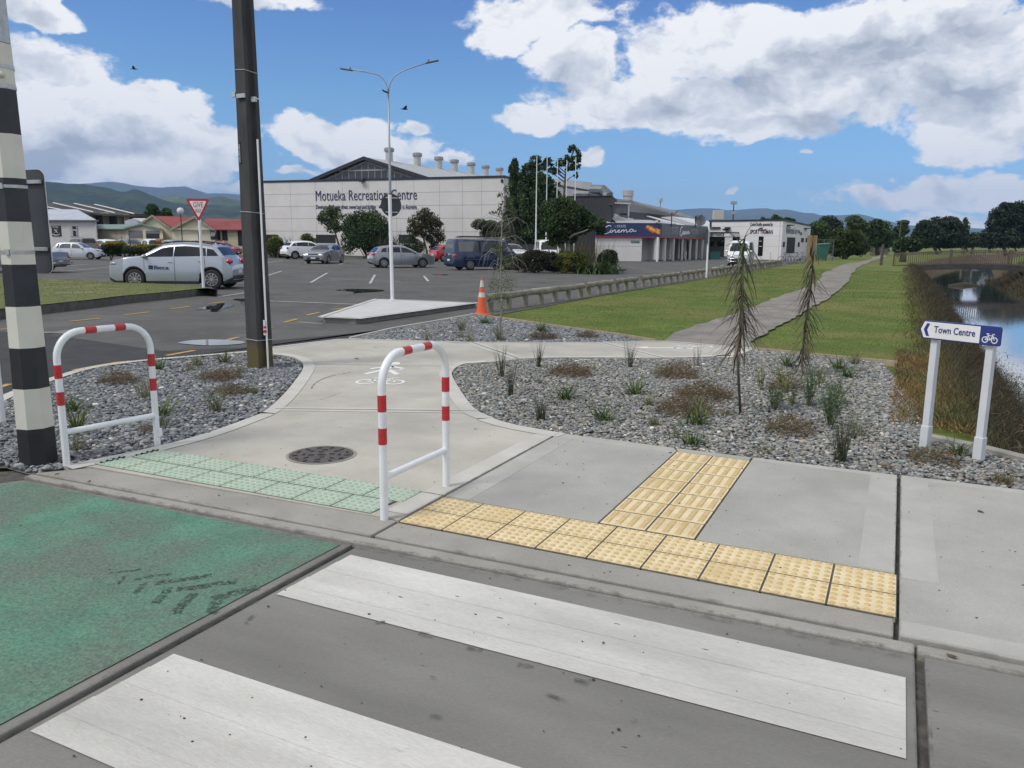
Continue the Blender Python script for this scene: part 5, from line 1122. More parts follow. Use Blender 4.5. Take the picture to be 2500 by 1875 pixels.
def gz_top(s): return (zb_ + (gp[1] - zb_) * (s - ga[0]) / (gp[0] - ga[0])) if s < gp[0] else (zb_ + (gp[1] - zb_) * (gb[0] - s) / (gb[0] - gp[0]))
for x in range(540, 1640, 55): s_ = W1g.hit('2', x, 250)[0]; W1g.slab(mb, s_ - .03, s_ + .03, zb_, max(zb_ + .1, gz_top(s_) - .35), 0, .03)
zm = W1g.hit('2', 1000, 228)[1]; sa = ga[0] + (zm + .3 - zb_) / (gp[1] - zb_) * (gp[0] - ga[0]); sb_ = gb[0] - (zm + .3 - zb_) / (gp[1] - zb_) * (gb[0] - gp[0]); W1g.slab(mb, sa, sb_, zm - .07, zm + .07, 0, .05)
for a, b in (((ga[0] + 2.3, zb_), (gp[0], gp[1] - .52)), ((gp[0], gp[1] - .52), (gb[0] - 2.3, zb_))): mb.tube([W1g.p(a[0], a[1], .04), W1g.p(b[0], b[1], .04)], .10, 4)
mb.build('glazing_bars', GLB, gz)
# roof vents along the ridge
VT = mat('vent_metal', (.40, .39, .385), (.50, .49, .48), scale=6, rough=.5, metal=.2)
for i, x in enumerate((1250, 1482, 1655, 1783, 1918, 2037, 2150)):
    # point on the ridge line whose pixel column is x
    best = min(np.linspace(0, 1, 400), key=lambda q: abs((lambda P_: ((P_.x * CA + P_.y * SA) / (-P_.x * SA + P_.y * CA) * 1920 + 1250) - (600 + x / 3.456) + 6)(pC + rv * q)))
    P_ = pC + rv * float(best) + Vector((.0, 0, -.1)); vt = empty('roof_vent', P_, 0); vt.parent = rc
    mb = MB(); mb.tube([(0, 0, 0), (0, 0, 1.15)], .44, 16); mb.build('stack', VT, vt, auto=50)
    mb = MB(); mb.tube([(0, 0, 1.1), (0, 0, 1.2), (0, 0, 1.48), (0, 0, 1.6)], [.5, .60, .60, .46], 20); mb.build('cowl', mat('vent_cowl', (.22, .22, .225), (.34, .34, .345), scale=18, rough=.5, metal=.3), vt, auto=40)
# lettering
NV = mat('navy_letters', (.018, .028, .085), rough=.5); xd = Vector((W1.d.x, W1.d.y, 0))
def wtext(wl, k, x0, y0, x1, y1, txt, m, par, off=.03, **kw):
    """text whose baseline runs from (x0,y0) to (x1,y1) in photo pixels"""
    a = wl.hit(k, x0, y0); b = wl.hit(k, x1, y1); d = Vector(wl.p(b[0], b[1])) - Vector(wl.p(a[0], a[1])); upv = Vector((0, 0, 1)); zc = d.normalized().cross(upv).normalized(); u2 = zc.cross(d.normalized())
    return place_text('lettering', txt, m, par, wl.p(a[0], a[1], off), d, width=d.length, up=u2, **kw)
wtext(W1, '2', 588, 484, 1440, 474, 'Motueka Recreation Centre', NV, wall, size=1.62, bold=0., extrude=.01, spacing=1.02)
wtext(W1, '2', 592, 553, 1098, 553, 'Developing community driven, owned and used facilities', NV, wall, size=.66, shear=.35, extrude=.01)
wtext(W1, '2', 1240, 556, 1443, 555, 'Te tai o Aorere', NV, wall, size=.72, bold=.006, extrude=.01)
mb = MB(); q = [W1.hit('2', x, y) for x, y in ((1120, 545), (1135, 518), (1148, 508), (1160, 520), (1165, 510), (1190, 545), (1160, 552))]
mb.add([W1.p(s_, z, .03) for s_, z in q], [tuple(range(len(q)))]); mb.build('mountain_emblem', NV, wall)
mb = MB(); W1.rect(mb, '2', 970, 298, 1005, 326, .05, .45); mb.build('floodlight', TRIM, rc, bevel=.03)
mb = MB(); W1.rect(mb, '2', 2155, 303, 2172, 330, .0, .1); mb.build('louvre', OPN, rc)
# ---- dark brick block with ducts on its roof
BRK = mat('dark_brick', (.028, .028, .034), (.05, .048, .055), scale=3, detail=5, rough=.85, bump=.01, bscale=9, stretch=(1, 1, 3))
A1 = at('3', 268, 700, 84.5); B1 = at('3', 1178, 700, 79.5); W2 = Wall(A1, B1).skew(17.5); z2 = W2.hit('3', 1000, 450)[1]
bb = empty('brick_block', (0, 0, 0), 0, 'dark brick block with metal ducts on its roof behind the tall trees', 'building')
mb = MB(); W2.slab(mb, 0, W2.L, -.3, z2, -14, 0); mb.build('wall', BRK, bb)
mb = MB(); W2.slab(mb, -.05, W2.L + .05, z2, z2 + .10, -14, .06); mb.build('coping', FASC, bb)
DUC = mat('duct_metal', (.10, .11, .125), (.15, .16, .175), scale=2, rough=.45, metal=.3)
mb = MB()
def rbox(x0, y0, x1, y1, o0, o1): W2.rect(mb, '3', x0, y0, x1, y1, o0, o1)
rbox(835, 405, 1060, 452, -6, -3); rbox(905, 412, 975, 452, -2.8, -1.8)
q = W2.hit('3', 1050, 450); 
mb.tube([W2.p(q[0] - .8, z2 + .8, -3.6), W2.p(q[0] + .5, z2 + .75, -3.4), W2.p(q[0] + 1.0, z2 + .3, -3.3), W2.p(q[0] + 1.0, z2 - .2, -3.3)], .62, 10); mb.build('duct', DUC, bb, bevel=.03)
mb = MB(); rbox(845, 388, 980, 404, -5.8, -3.5); rbox(1100, 405, 1128, 452, -3, -2); rbox(1128, 428, 1158, 452, -3, -2); mb.build('vent_housing', RT, bb, bevel=.03)
# upper hall seen left of the brick, behind the trees
mb = MB(); hw = at('3', 380, 500, 112); 
Wq = Wall(at('3', 278, 500, 112), at('3', 830, 500, 104)); uh = empty('upper_hall', (0, 0, 0), 0, 'pale upper hall wall glimpsed between the tall trees and roof vents', 'building')
mb = MB(); Wq.rect(mb, '3', 275, 325, 700, 600, -8, 0); mb.build('wall', CW, uh)
mb = MB(); 
for x in range(700, 840, 24): Wq.rect(mb, '3', x, 372 + (x - 700) * .25, x + 20, 600, -6, 0)
mb.build('clerestory', VT, uh)
# ---- cinema
SGN = mat('cinema_sign_blue', (.014, .03, .10), (.02, .04, .12), scale=.5, rough=.4); SG2 = mat('cinema_sign_slate', (.045, .058, .08), (.055, .068, .092), scale=.5, rough=.4)
CWL = mat('cinema_white', (.60, .585, .57), (.66, .645, .63), scale=.7, detail=6, rough=.8); RDS = mat('cinema_red', (.30, .02, .025), rough=.5)
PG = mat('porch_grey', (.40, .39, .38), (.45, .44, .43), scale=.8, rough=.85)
cL = at('3', 1046, 900, 77.8); cC = at('3', 1600, 900, 77.2); W3 = Wall(cL, cC)
cR = at('3', 1990, 900, 93.3); W4 = Wall(cC, cR)
cin = empty('cinema', (0, 0, 0), 0, 'low white cinema with dark blue signboards and a row of white porch columns', 'building')
zs0 = .5 * (W3.hit('3', 1200, 778)[1] + W3.hit('3', 1590, 795)[1]); zs1 = W3.hit('3', 1590, 673)[1]; rz_ = .12
sw = W3.hit('3', 1440, 900)[0]
mb = MB(); W3.slab(mb, 0, sw, -.3, zs0 - .1, -.3, 0); W3.slab(mb, sw - .25, sw, -.3, zs0 - .1, -9, -.3); wl = mb.build('wall', CWL, cin)
Wp = Wall(W3.p(sw, 0, -.6), tuple(Vector(W3.p(sw, 0, -.6)) + Vector((W4.d.x, W4.d.y, 0)) * W4.L)); 
# porch back wall, parallel to the column line
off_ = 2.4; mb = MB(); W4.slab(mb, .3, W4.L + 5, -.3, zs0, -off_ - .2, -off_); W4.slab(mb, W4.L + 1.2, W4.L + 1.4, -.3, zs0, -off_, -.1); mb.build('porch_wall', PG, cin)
mb = MB(); W4.slab(mb, 0, W4.L + 3, zs1 - .15, zs1 - .05, -8, -.2); W3.slab(mb, 0, W3.L, zs1 - .15, zs1 - .05, -8, -.2); mb.build('flat_roof', RT, cin)
mb = MB(); W4.slab(mb, 0, W4.L, zs0 - .06, zs0 + .02, -off_, -.05); mb.build('soffit', CWL, cin)
mb = MB(); W3.slab(mb, sw - .2, W3.L - .1, zs0 - .06, zs0 + .02, -3.5, -.05); mb.build('soffit', CWL, cin)
mb = MB(); W3.slab(mb, -.05, W3.L + .0, zs0, zs1, -.25, .15); s1 = mb.build('signboard', SGN, cin)
mb = MB(); W4.slab(mb, 0.02, W4.L, zs0, zs1, -.25, .0); s2 = mb.build('signboard', SG2, cin)
mb = MB(); W3.slab(mb, -.05, W3.L + .02, zs0 - rz_, zs0, -.2, .17); W4.slab(mb, .0, W4.L, zs0 - rz_, zs0, -.2, .04); mb.build('red_trim', RDS, cin)
mb = MB(); z_ = W3.hit('3', 1300, 868)[1]; W3.slab(mb, 0, sw, z_ - .015, z_ + .015, -.02, .006); mb.build('panel_seam', SEAM, wl)
mb = MB(); W3.rect(mb, 'C', 697, 1085, 835, 1122, .0, .05); gs = mb.build('green_sign', mat('green_sign', (.01, .12, .075), rough=.4), cin)
wtext(W3, 'C', 708, 1108, 822, 1106, 'PARKING ONLY', WSN, gs, off=.06, size=.12, extrude=.003)
# fire artwork panel: irregular warm licks (generic)
FLM = [mat('fire_red', (.36, .03, .01), rough=.5), mat('fire_orange', (.62, .14, .02), rough=.5), mat('fire_yellow', (.75, .50, .10), rough=.5)]
fa = W3.hit('C', 925, 800); fb_ = W3.hit('C', 1192, 1005); fx0, fx1, fz1, fz0 = fa[0], fb_[0], fa[1], fb_[1]
rf = random.Random(5)
for li, (cnt, rr, m_) in enumerate(((26, .34, FLM[0]), (20, .24, FLM[1]), (13, .13, FLM[2]))):
    mb = MB()
    for i in range(cnt):
        tq = rf.random() ** .7; cx = fx0 + (fx1 - fx0) * (.12 + .82 * tq); cz = fz1 - (fz1 - fz0) * (.15 + .7 * (tq * .6 + rf.random() * .4)); ln = (fx1 - fx0) * rf.uniform(.08, .22) * (1.3 - li * .25); hh = rr * rf.uniform(.25, .6); a = R(-32) + rf.uniform(-.5, .5)
        pts = [(ln * c, hh * s * (1 + .3 * rf.uniform(-1, 1))) for c, s in ((-1, 0), (-.5, .7), (0, 1), (.6, .5), (1, 0), (.5, -.8), (0, -.9), (-.5, -.5))]
        vs = []
        for px_, pz_ in pts:
            s_ = min(fx1 - .02, max(fx0, cx + px_ * math.cos(a) - pz_ * math.sin(a))); z_ = min(fz1, max(fz0, cz + px_ * math.sin(a) + pz_ * math.cos(a))); vs.append(W3.p(s_, z_, .155 + li * .006 + i * .0002))
        mb.add(vs, [tuple(range(8))])
    mb.build('fire_artwork', m_, s1)
SW = mat('sign_script', (.62, .64, .68), rough=.4)
def script(wl, k, strokes, r, par, off, m=SW, name='lettering'):
    mb = MB()
    for st in strokes:
        L_ = smoothline(st, 2); mb.tube([wl.p(*wl.hit(k, x, y), off) for x, y in L_], r, 5)
    return mb.build(name, m, par, smooth=True)
def cinema_script(x0, y0, x1, y1, dy):
    """hand lettered word in a unit box: x 0..1, y 0 (top of C) .. 1 (foot of C)"""
    S = [[(.27, .13), (.25, .02), (.19, .02), (.10, .25), (.02, .65), (.02, .92), (.08, .98), (.17, .86), (.24, .72)], [(.27, .48), (.24, .78), (.27, .82), (.33, .66)], [(.31, .52), (.30, .80)], [(.30, .72), (.37, .50), (.40, .52), (.38, .78), (.41, .80), (.46, .68)],
         [(.45, .68), (.52, .56), (.51, .48), (.47, .55), (.45, .72), (.49, .80), (.56, .68)], [(.57, .50), (.56, .78)], [(.56, .70), (.62, .48), (.64, .52), (.63, .77)], [(.63, .70), (.69, .47), (.72, .50), (.70, .74), (.74, .76), (.78, .64)], [(.90, .45), (.84, .42), (.80, .55), (.80, .70), (.84, .74), (.90, .60), (.92, .42), (.91, .62), (.94, .72), (1.0, .58)], [(.285, .36), (.29, .39)]]
    return [[(x0 + (x1 - x0) * a, y0 + (y1 - y0) * b + dy * a) for a, b in s] for s in S]
script(W3, 'C', cinema_script(200, 835, 785, 985, 0), .045, s1, .17)
script(W4, 'C', cinema_script(1510, 850, 1680, 1018, 8), .06, s2, .03)
wtext(W3, 'C', 460, 868, 606, 866, 'STATE', SW, s1, off=.16, size=.34, extrude=.005)
wtext(W3, 'C', 418, 858, 446, 857, 'THE', SW, s1, off=.16, size=.16, extrude=.005)
wtext(W4, 'C', 1380, 970, 1482, 974, 'STATE', mat('sign_grey_text', (.38, .41, .46), rough=.4), s2, off=.02, size=.95, extrude=.005)
wtext(W4, 'C', 1705, 980, 1825, 984, 'MOTUEKA', MATS['sign_grey_text'], s2, off=.02, size=.8, extrude=.005)
COLM = mat('column_white', (.68, .67, .66), rough=.6)
mb = MB(); W3.rect(mb, 'C', 1100, 1040, 1165, 1412, -.35, -.05); c0_ = mb.build('column', CWL, cin, bevel=.01)
mb = MB(); W3.rect(mb, 'C', 1142, 1135, 1155, 1188, -.05, .0); mb.build('poster_case', OPN, cin)
for x in (1165, 1290, 1432, 1580, 1712, 1820, 1918):
    s_ = W4.hit('C', x, 1200)[0]; mb = MB(); W4.slab(mb, s_ - .09, s_ + .09, -.05, zs0 - .05, -.22, -.04); mb.build('column', COLM, cin, bevel=.01)
for x in (1390, 1540, 1660, 1790, 1880): s_ = W4.hit('C', x, 1200)[0]; mb = MB(); W4.slab(mb, s_ - .35, s_ + .35, -.05, zs0 - .05, -off_, -off_ + .5); mb.build('pilaster', CWL, cin)
for x0, x1 in ((1725, 1770), (1828, 1858)): mb = MB(); a = W4.hit('C', x0, 1200)[0]; b = W4.hit('C', x1, 1200)[0]; W4.slab(mb, a, b, 0, 2.05, -1.3, -1.2); mb.build('door', OPN, cin)
# floodlights on the cinema roof, camera dome and vent pipes
for x, yb, yt, dxh in ((1380, 800, 625, 60), (1782, 825, 680, 55)):
    D_ = 80 if x < 1500 else 88; a = at('C', x, yb, D_); b = at('C', x, yt, D_); mb = MB(); mb.cyl((a[0], a[1], a[2] - .3), b, .05, n=8); mb.tube([b, at('C', x + 25, yt - 5, D_)], .04, 6); pl = mb.build('floodlight_pole', TRIM, cin)
    h = at('C', x + dxh, yt - 5, D_); mb = MB(); mb.box(h, (.62, .5, .10), M=Matrix.Rotation(YAW, 3, 'Z') @ Matrix.Rotation(R(-40), 3, 'Y')); mb.build('floodlight', mat('flood_grey', (.12, .12, .13), rough=.4), pl, bevel=.02)
h = at('C', 1130, 795, 77); mb = MB(); mb.tube([h, (h[0], h[1], h[2] + .25)], [.12, .16], 12); mb.build('camera_dome', CWL, cin, smooth=True)
# satellite dish
h = at('C', 1865, 745, 88); mb = MB(); n = 20; fw = Vector((SA * 1.0, -CA, .25)).normalized(); sx = Vector((CA, SA, 0)); sy = fw.cross(sx)
vs = [Vector(h) + fw * -.12] + [Vector(h) + sx * .62 * math.cos(2 * math.pi * i / n) + sy * .62 * math.sin(2 * math.pi * i / n) for i in range(n)]; mb.add(vs, [(0, 1 + i, 1 + (i + 1) % n) for i in range(n)]); mb.cyl(Vector(h) + fw * -.12, Vector(h) + Vector((0, 0, -1.0)), .04, n=6); mb.cyl(Vector(h) - sy * .5, Vector(h) + fw * .5, .02, n=5)
mb.build('satellite_dish', DUC, label='grey satellite dish on the far end of the cinema roof', cat='satellite dish', smooth=False)
# auditorium roofs behind (traced outline points, each at its own depth)
RT2 = roofmat('roof_grey', (.33, .325, .335), (.38, .375, .38)); RT3 = roofmat('roof_light', (.52, .53, .53), (.6, .6, .6)); DKW = mat('slate_wall', (.06, .062, .07), (.08, .082, .09), scale=1, rough=.8); GRW = mat('grey_cladding', (.13, .135, .14), (.16, .165, .17), scale=2, rough=.6)
au = empty('auditorium', (0, 0, 0), 0, 'long grey sloping auditorium roof rising behind the cinema signboards', 'building')
def poly3(mb, k, pts, th=.15):
    top_ = [Vector(at(k, x, y, D)) for x, y, D in pts]; n = len(top_); bot = [p - Vector((0, 0, th)) for p in top_]
    mb.add(top_ + bot, [tuple(range(n)), tuple(range(2 * n - 1, n - 1, -1))] + [(i, n + i, n + (i + 1) % n, (i + 1) % n) for i in range(n)])
mb = MB(); poly3(mb, 'C', [(352, 362, 86), (590, 398, 90), (700, 408, 92), (870, 448, 97), (1190, 520, 106), (1500, 600, 116), (1700, 680, 124), (1790, 718, 126), (1640, 700, 120), (1200, 668, 108), (660, 588, 93), (560, 545, 91), (352, 440, 86)]); mb.build('roof', RT2, au)
mb = MB(); poly3(mb, 'C', [(660, 596, 92.8), (1200, 676, 107.8), (1640, 708, 119.8), (1640, 780, 119.6), (1200, 780, 107.6), (660, 780, 92.6)], .3); mb.build('wall', DKW, au)
mb = MB(); poly3(mb, 'C', [(352, 370, 86), (352, 730, 85.6), (400, 700, 85.6), (400, 460, 86)], .3); mb.build('wall', GRW, au)
mb = MB(); Wd_ = Wall(at('C', 395, 600, 84.8), at('C', 650, 600, 85.6)); Wd_.rect(mb, 'C', 400, 475, 640, 720, -4, 0); db = mb.build('dormer', GRW, au)
mb = MB(); Wd_.rect(mb, 'C', 365, 440, 668, 478, -4, .3); mb.build('dormer_roof', RT3, db)
mb = MB(); Wd_.rect(mb, 'C', 640, 480, 655, 675, 0, .1); Wd_.rect(mb, 'C', 380, 480, 398, 615, 0, .1); mb.build('downpipe', RT3, db)
mb = MB(); Wd_.rect(mb, 'C', 515, 625, 620, 660, 0, .03); mb.build('window', OPN, db)
for pts, mt in (([(120, 722, 80), (340, 735, 84), (520, 775, 86), (620, 800, 80), (470, 800, 79), (330, 790, 78.5)], RT3), ([(345, 640, 84), (380, 620, 84), (560, 682, 86), (740, 720, 88), (600, 730, 84), (350, 690, 83)], RT3), ([(350, 690, 82.5), (600, 728, 84), (1040, 742, 90), (1190, 775, 93), (1190, 800, 80), (480, 795, 78.6), (370, 720, 81)], RT2),
                ([(960, 668, 92), (1020, 675, 93), (1640, 825, 96), (1500, 822, 90), (1200, 740, 88)], RT3), ([(1200, 690, 95), (1390, 680, 96), (1840, 830, 100), (1640, 822, 95)], RT2), ([(1390, 680, 97), (1600, 700, 104), (2030, 760, 112), (2030, 850, 101), (1850, 835, 99)], RT3), ([(1190, 748, 86), (1460, 790, 88), (1460, 806, 84), (1190, 800, 82)], RT2)):
    mb = MB(); poly3(mb, 'C', pts, .08); mb.build('lean_to_roof', mt, au)
mb = MB(); a = at('C', 643, 412, 92); mb.cyl(a, (a[0], a[1], a[2] + .55), .55, n=14); mb.cyl((a[0], a[1], a[2] + .5), (a[0], a[1], a[2] + 1.1), .62, n=14); mb.build('roof_vent', VT, au, auto=50)
a = at('C', 1190, 520, 105); mb = MB(); mb.cyl(a, (a[0], a[1], a[2] + .8), .09, n=8); mb.cyl((a[0], a[1], a[2] + .7), (a[0], a[1], a[2] + 1.1), .26, n=12); mb.build('flue', VT, au)
a = at('C', 363, 800, 77.6); mb = MB(); mb.cyl(a, at('C', 372, 520, 77.6), .06, n=8); mb.tube([at('C', 320, 488, 77.6), at('C', 380, 492, 77.6)], .13, 8); mb.build('lamp_bracket', TRIM, cin)
# ---- sport building
sL = at('S', 100, 700, 97); sM = at('S', 1292, 700, 90.5); sR = at('S', 1765, 700, 103); W5 = Wall(sL, sM); W6 = Wall(sM, sR)
sb2 = empty('sports_office', (0, 0, 0), 0, 'white flat roofed office with sport lettering and a dark entrance door', 'building')
z5 = W5.hit('S', 1285, 200)[1]; z6 = W6.hit('S', 1755, 290)[1]
SWL = mat('office_white', (.68, .665, .66), (.73, .715, .71), scale=.7, rough=.8)
mb = MB(); W5.slab(mb, -.3, W5.L, -.3, z5, -.3, 0); ow = mb.build('wall', SWL, sb2)
q = [W6.p(0, -.3), W6.p(W6.L, -.3), W6.p(W6.L, z6), W6.p(0, z5)]; q2 = [W6.p(0, -.3, -.3), W6.p(W6.L, -.3, -.3), W6.p(W6.L, z6, -.3), W6.p(0, z5, -.3)]
mb = MB(); mb.add(q + q2, [(0, 1, 2, 3), (7, 6, 5, 4), (1, 5, 6, 2), (3, 2, 6, 7), (0, 4, 5, 1)]); ow2 = mb.build('wall', SWL, sb2)
mb = MB(); W5.slab(mb, -.4, W5.L + .1, z5, z5 + .18, -.4, .08); mb.add([W6.p(0, z5, .1), W6.p(W6.L + .1, z6, .1), W6.p(W6.L + .1, z6 + .16, .1), W6.p(0, z5 + .18, .1), W6.p(0, z5, -.4), W6.p(W6.L, z6, -.4), W6.p(W6.L, z6 + .16, -.4), W6.p(0, z5 + .18, -.4)], [(0, 1, 2, 3), (7, 6, 5, 4), (3, 2, 6, 7), (1, 5, 6, 2)])
W5.rect(mb, 'S', 95, 205, 118, 305, 0, .1); W5.rect(mb, 'S', 95, 308, 270, 328, 0, .2); mb.build('fascia', FASC, sb2)
mb = MB(); bL = Vector(W5.p(0, z5 - .1, -12)); mb.add([W5.p(-.3, z5 - .12, -.3), W5.p(W5.L, z5 - .12, -.3), W6.p(W6.L, z6 - .1, -.3), tuple(Vector(W6.p(W6.L, z6 - .1)) + Vector((-W5.d.x, -W5.d.y, 0)) * W5.L)], [(0, 1, 2, 3)]); mb.build('roof', RT, sb2)
mb = MB()
for y in (292, 455, 632): z_ = W5.hit('S', 1100, y)[1]; W5.slab(mb, 0, W5.L, z_ - .012, z_ + .012, -.02, .006); 
mb.build('panel_seams', mat('seam_light', (.40, .39, .385), rough=.9), ow)
wtext(W5, 'S', 768, 285, 1150, 287, 'Council facility operated by', mat('dark_letters', (.04, .045, .06), rough=.5), ow, size=.55, shear=.2, bold=.008, extrude=.005)
wtext(W5, 'S', 768, 420, 1150, 422, 'SPORT TASMAN', NV, ow, size=.68, bold=.012, extrude=.005)
mb = MB(); q = [W5.hit('S', x, y) for x, y in ((895, 352), (950, 362), (1000, 350), (1050, 332), (1040, 358), (990, 374), (930, 374))]; mb.add([W5.p(a_, b_, .03) for a_, b_ in q], [tuple(range(len(q)))]); mb.build('emblem', RDS, ow)
mb = MB(); q = [W5.hit('S', x, y) for x, y in ((905, 345), (935, 318), (1000, 314), (968, 330), (1000, 340), (975, 348), (950, 338), (930, 350))]; mb.add([W5.p(a_, b_, .035) for a_, b_ in q], [tuple(range(len(q)))]); mb.build('emblem', NV, ow)
wtext(W6, 'S', 1375, 410, 1550, 425, 'Motueka Recreation Centre', mat('slate_letters', (.16, .19, .25), rough=.5), ow2, size=1.1, bold=.006, extrude=.005)
wtext(W6, 'S', 1562, 405, 1605, 412, 'FITNESS', MATS['slate_letters'], ow2, size=.5, bold=.02, extrude=.005)
wtext(W6, 'S', 1605, 438, 1642, 442, 'GYM', MATS['slate_letters'], ow2, size=.5, bold=.02, extrude=.005)
for x0, y0, x1, y1, nm in ((1395, 478, 1512, 745, 'door'), (1305, 555, 1350, 645, 'window'), (1575, 562, 1600, 640, 'window'), (1632, 490, 1670, 565, 'window'), (1708, 490, 1740, 565, 'window')): mb = MB(); W6.rect(mb, 'S', x0, y0, x1, y1, -.02, .03); d_ = mb.build(nm, OPN, sb2)
mb = MB(); W5.rect(mb, 'S', 918, 465, 978, 795, -.02, .03); mb.build('window', GLASS, sb2)
mb = MB(); W5.rect(mb, 'S', 925, 540, 970, 548, .03, .05); W5.rect(mb, 'S', 925, 628, 970, 636, .03, .05); mb.build('window_bar', SWL, sb2)
mb = MB(); W6.rect(mb, 'S', 1390, 265, 1445, 285, 0, .5); W6.rect(mb, 'S', 1682, 322, 1728, 338, 0, .5); W5.rect(mb, 'S', 350, 335, 400, 365, 0, .6); W5.rect(mb, 'S', 375, 308, 440, 335, 0, .5); mb.build('wall_light', TRIM, sb2)
# entrance canopy
mb = MB(); W5.rect(mb, 'S', 60, 415, 582, 470, -.1, 2.2); cp1 = mb.build('canopy', SWL, sb2)
mb = MB(); W5.rect(mb, 'S', 60, 396, 586, 413, -.15, 2.25); mb.build('canopy_fascia', FASC, sb2)
Wc = Wall(W5.p(-6, 0, 2.22), W5.p(W5.L, 0, 2.22)); wtext(Wc, 'S', 112, 452, 328, 452, 'ENTRANCE', mat('dark_letters2', (.05, .05, .055), rough=.5), cp1, size=.42, bold=.015, extrude=.005, spacing=1.25)
mb = MB(); Wc.rect(mb, 'S', 338, 478, 430, 800, -.4, -.1); mb.build('canopy_column', SWL, sb2)
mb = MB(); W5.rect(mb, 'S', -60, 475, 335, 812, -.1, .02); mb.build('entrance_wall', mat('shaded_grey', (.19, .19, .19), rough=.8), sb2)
for x0, y0, x1, y1 in ((220, 545, 330, 635), (75, 548, 155, 635)): mb = MB(); W5.rect(mb, 'S', x0, y0, x1, y1, .02, .06); mb.build('window', OPN, sb2)
mb = MB(); W5.rect(mb, 'S', 430, 475, 590, 560, .0, .03); mb.build('window', OPN, sb2)
b_ = at('S', 162, 805, 90); mb = MB(); mb.prism(rrect(1.15, .8, .1), 0, .75); mb.prism(rrect(1.2, .86, .1), .75, .85); mb.build('planter_bin', mat('teal_bin', (.02, .11, .10), rough=.6), label='dark teal bin standing in the shade of the entrance canopy', cat='bin', loc=(b_[0], b_[1], -.03), rz=YAW)
a = at('S', 225, 180, 98); mb = MB(); mb.box((a[0], a[1], a[2] + .55), (1.2, .8, 1.05), rz=YAW); h_ = mb.build('air_conditioner', mat('ac_beige', (.45, .44, .38), rough=.6), sb2, bevel=.04)
a = at('S', 482, 190, 125); b = at('4', 490, 155, 125); mb = MB(); mb.cyl((a[0], a[1], 0), b, .12, .07, n=8); fo = mb.build('floodlight_mast', TRIM, label='thin dark floodlight mast rising behind the sports office roof', cat='mast')
mb = MB(); mb.box(b, (.9, .5, .5), rz=YAW); mb.box((b[0], b[1], b[2] - 1.6), (.7, .5, .5), rz=YAW); mb.build('lamp_head', GALV, fo, bevel=.05)
# green bin, timber screen, wire fences
gb_ = g('S', 1960, 868, -.03); gbin = empty('wheelie_bin', (gb_[0], gb_[1], -.03), YAW, 'big green wheeled rubbish bin on the lawn edge beyond the bicycles', 'bin')
GBM = mat('bin_green', (.035, .14, .105), rough=.55)
mb = MB(); mb.tube([(0, 0, .15), (0, 0, 1.75)], [.72, .95], 4); mb.v = [(x * 1.0, y * .8, z) for x, y, z in [(v[0] * .707 - v[1] * .707, v[0] * .707 + v[1] * .707, v[2]) for v in mb.v]]; mb.build('body', GBM, gbin)
mb = MB(); mb.box((.15, 0, 1.82), (1.35, 1.2, .12), M=Matrix.Rotation(R(-4), 3, 'Y')); mb.build('lid', mat('bin_lid', (.08, .26, .20), rough=.5), gbin, bevel=.03)
for x in (-.4, .4): mb = MB(); mb.cyl((x, -.3, .1), (x + .08, -.3, .1), .1, n=12); mb.build('wheel', TYRE, gbin)
mb = MB(); a = g('S', 1760, 800, 0); D_ = 86
for i in range(6): p = at('S', 1755 + i * 20, 700, D_ - 3); mb.box((p[0], p[1], 1.3), (.40, .04, 2.7), rz=YAW)
mb.build('timber_screen', mat('screen_timber', (.26, .18, .10), (.34, .25, .15), scale=8, rough=.85, stretch=(1, 1, .2)), label='tan timber screen of upright boards beside the green bin', cat='screen')
# mesh fence behind the bin
def rail_fence(name, pts, h, label, m, post=.05, n_r=2, step=2.5, bars=0, cat='fence', barw=.02):
    t = empty(name, (0, 0, 0), 0, label, cat)
    mb = MB(); mb2 = []
    for a, b in zip(pts, pts[1:]):
        a, b = Vector(a), Vector(b); L_ = (b - a).length; k = max(1, round(L_ / step))
        for i in range(k + 1):
            q = a.lerp(b, i / k); m_ = MB(); m_.cyl((q.x, q.y, q.z - .1), (q.x, q.y, q.z + h), post, n=6); m_.build('post', m, t)
        for j in range(n_r): z = h * (j + 1) / n_r - .02 if n_r > 1 else h; mb.tube([a + Vector((0, 0, z)), b + Vector((0, 0, z))], .025, 6)
        if bars:
            nb = int(L_ / bars)
            for i in range(1, nb): q = a.lerp(b, i / nb); mb.box((q.x, q.y, q.z + h / 2), (barw, barw, h))
    mb.build('rails', m, t); return t
FG = mat('fence_grey', (.10, .105, .10), rough=.7)
rail_fence('mesh_fence', [(*W(*(lambda d: (d[0] / d[1] * 92, 92))(ray('S', 1860, 700))), -.03), (*W(*(lambda d: (d[0] / d[1] * 88, 88))(ray('S', 2170, 700))), -.03)], 2.3, 'grey mesh fence behind the green bin', FG, bars=.25, n_r=3, barw=.012)
FW = mat('fence_wood_dark', (.07, .065, .055), (.11, .10, .085), scale=5, rough=.9)
rail_fence('paling_fence', [(*g('4', 1640, 600, -.02), -.02), (*g('4', 1790, 592, -.02), -.02)], 1.5, 'low dark paling fence where the walking path ends under the trees', FW, bars=.5, n_r=2, barw=.05)
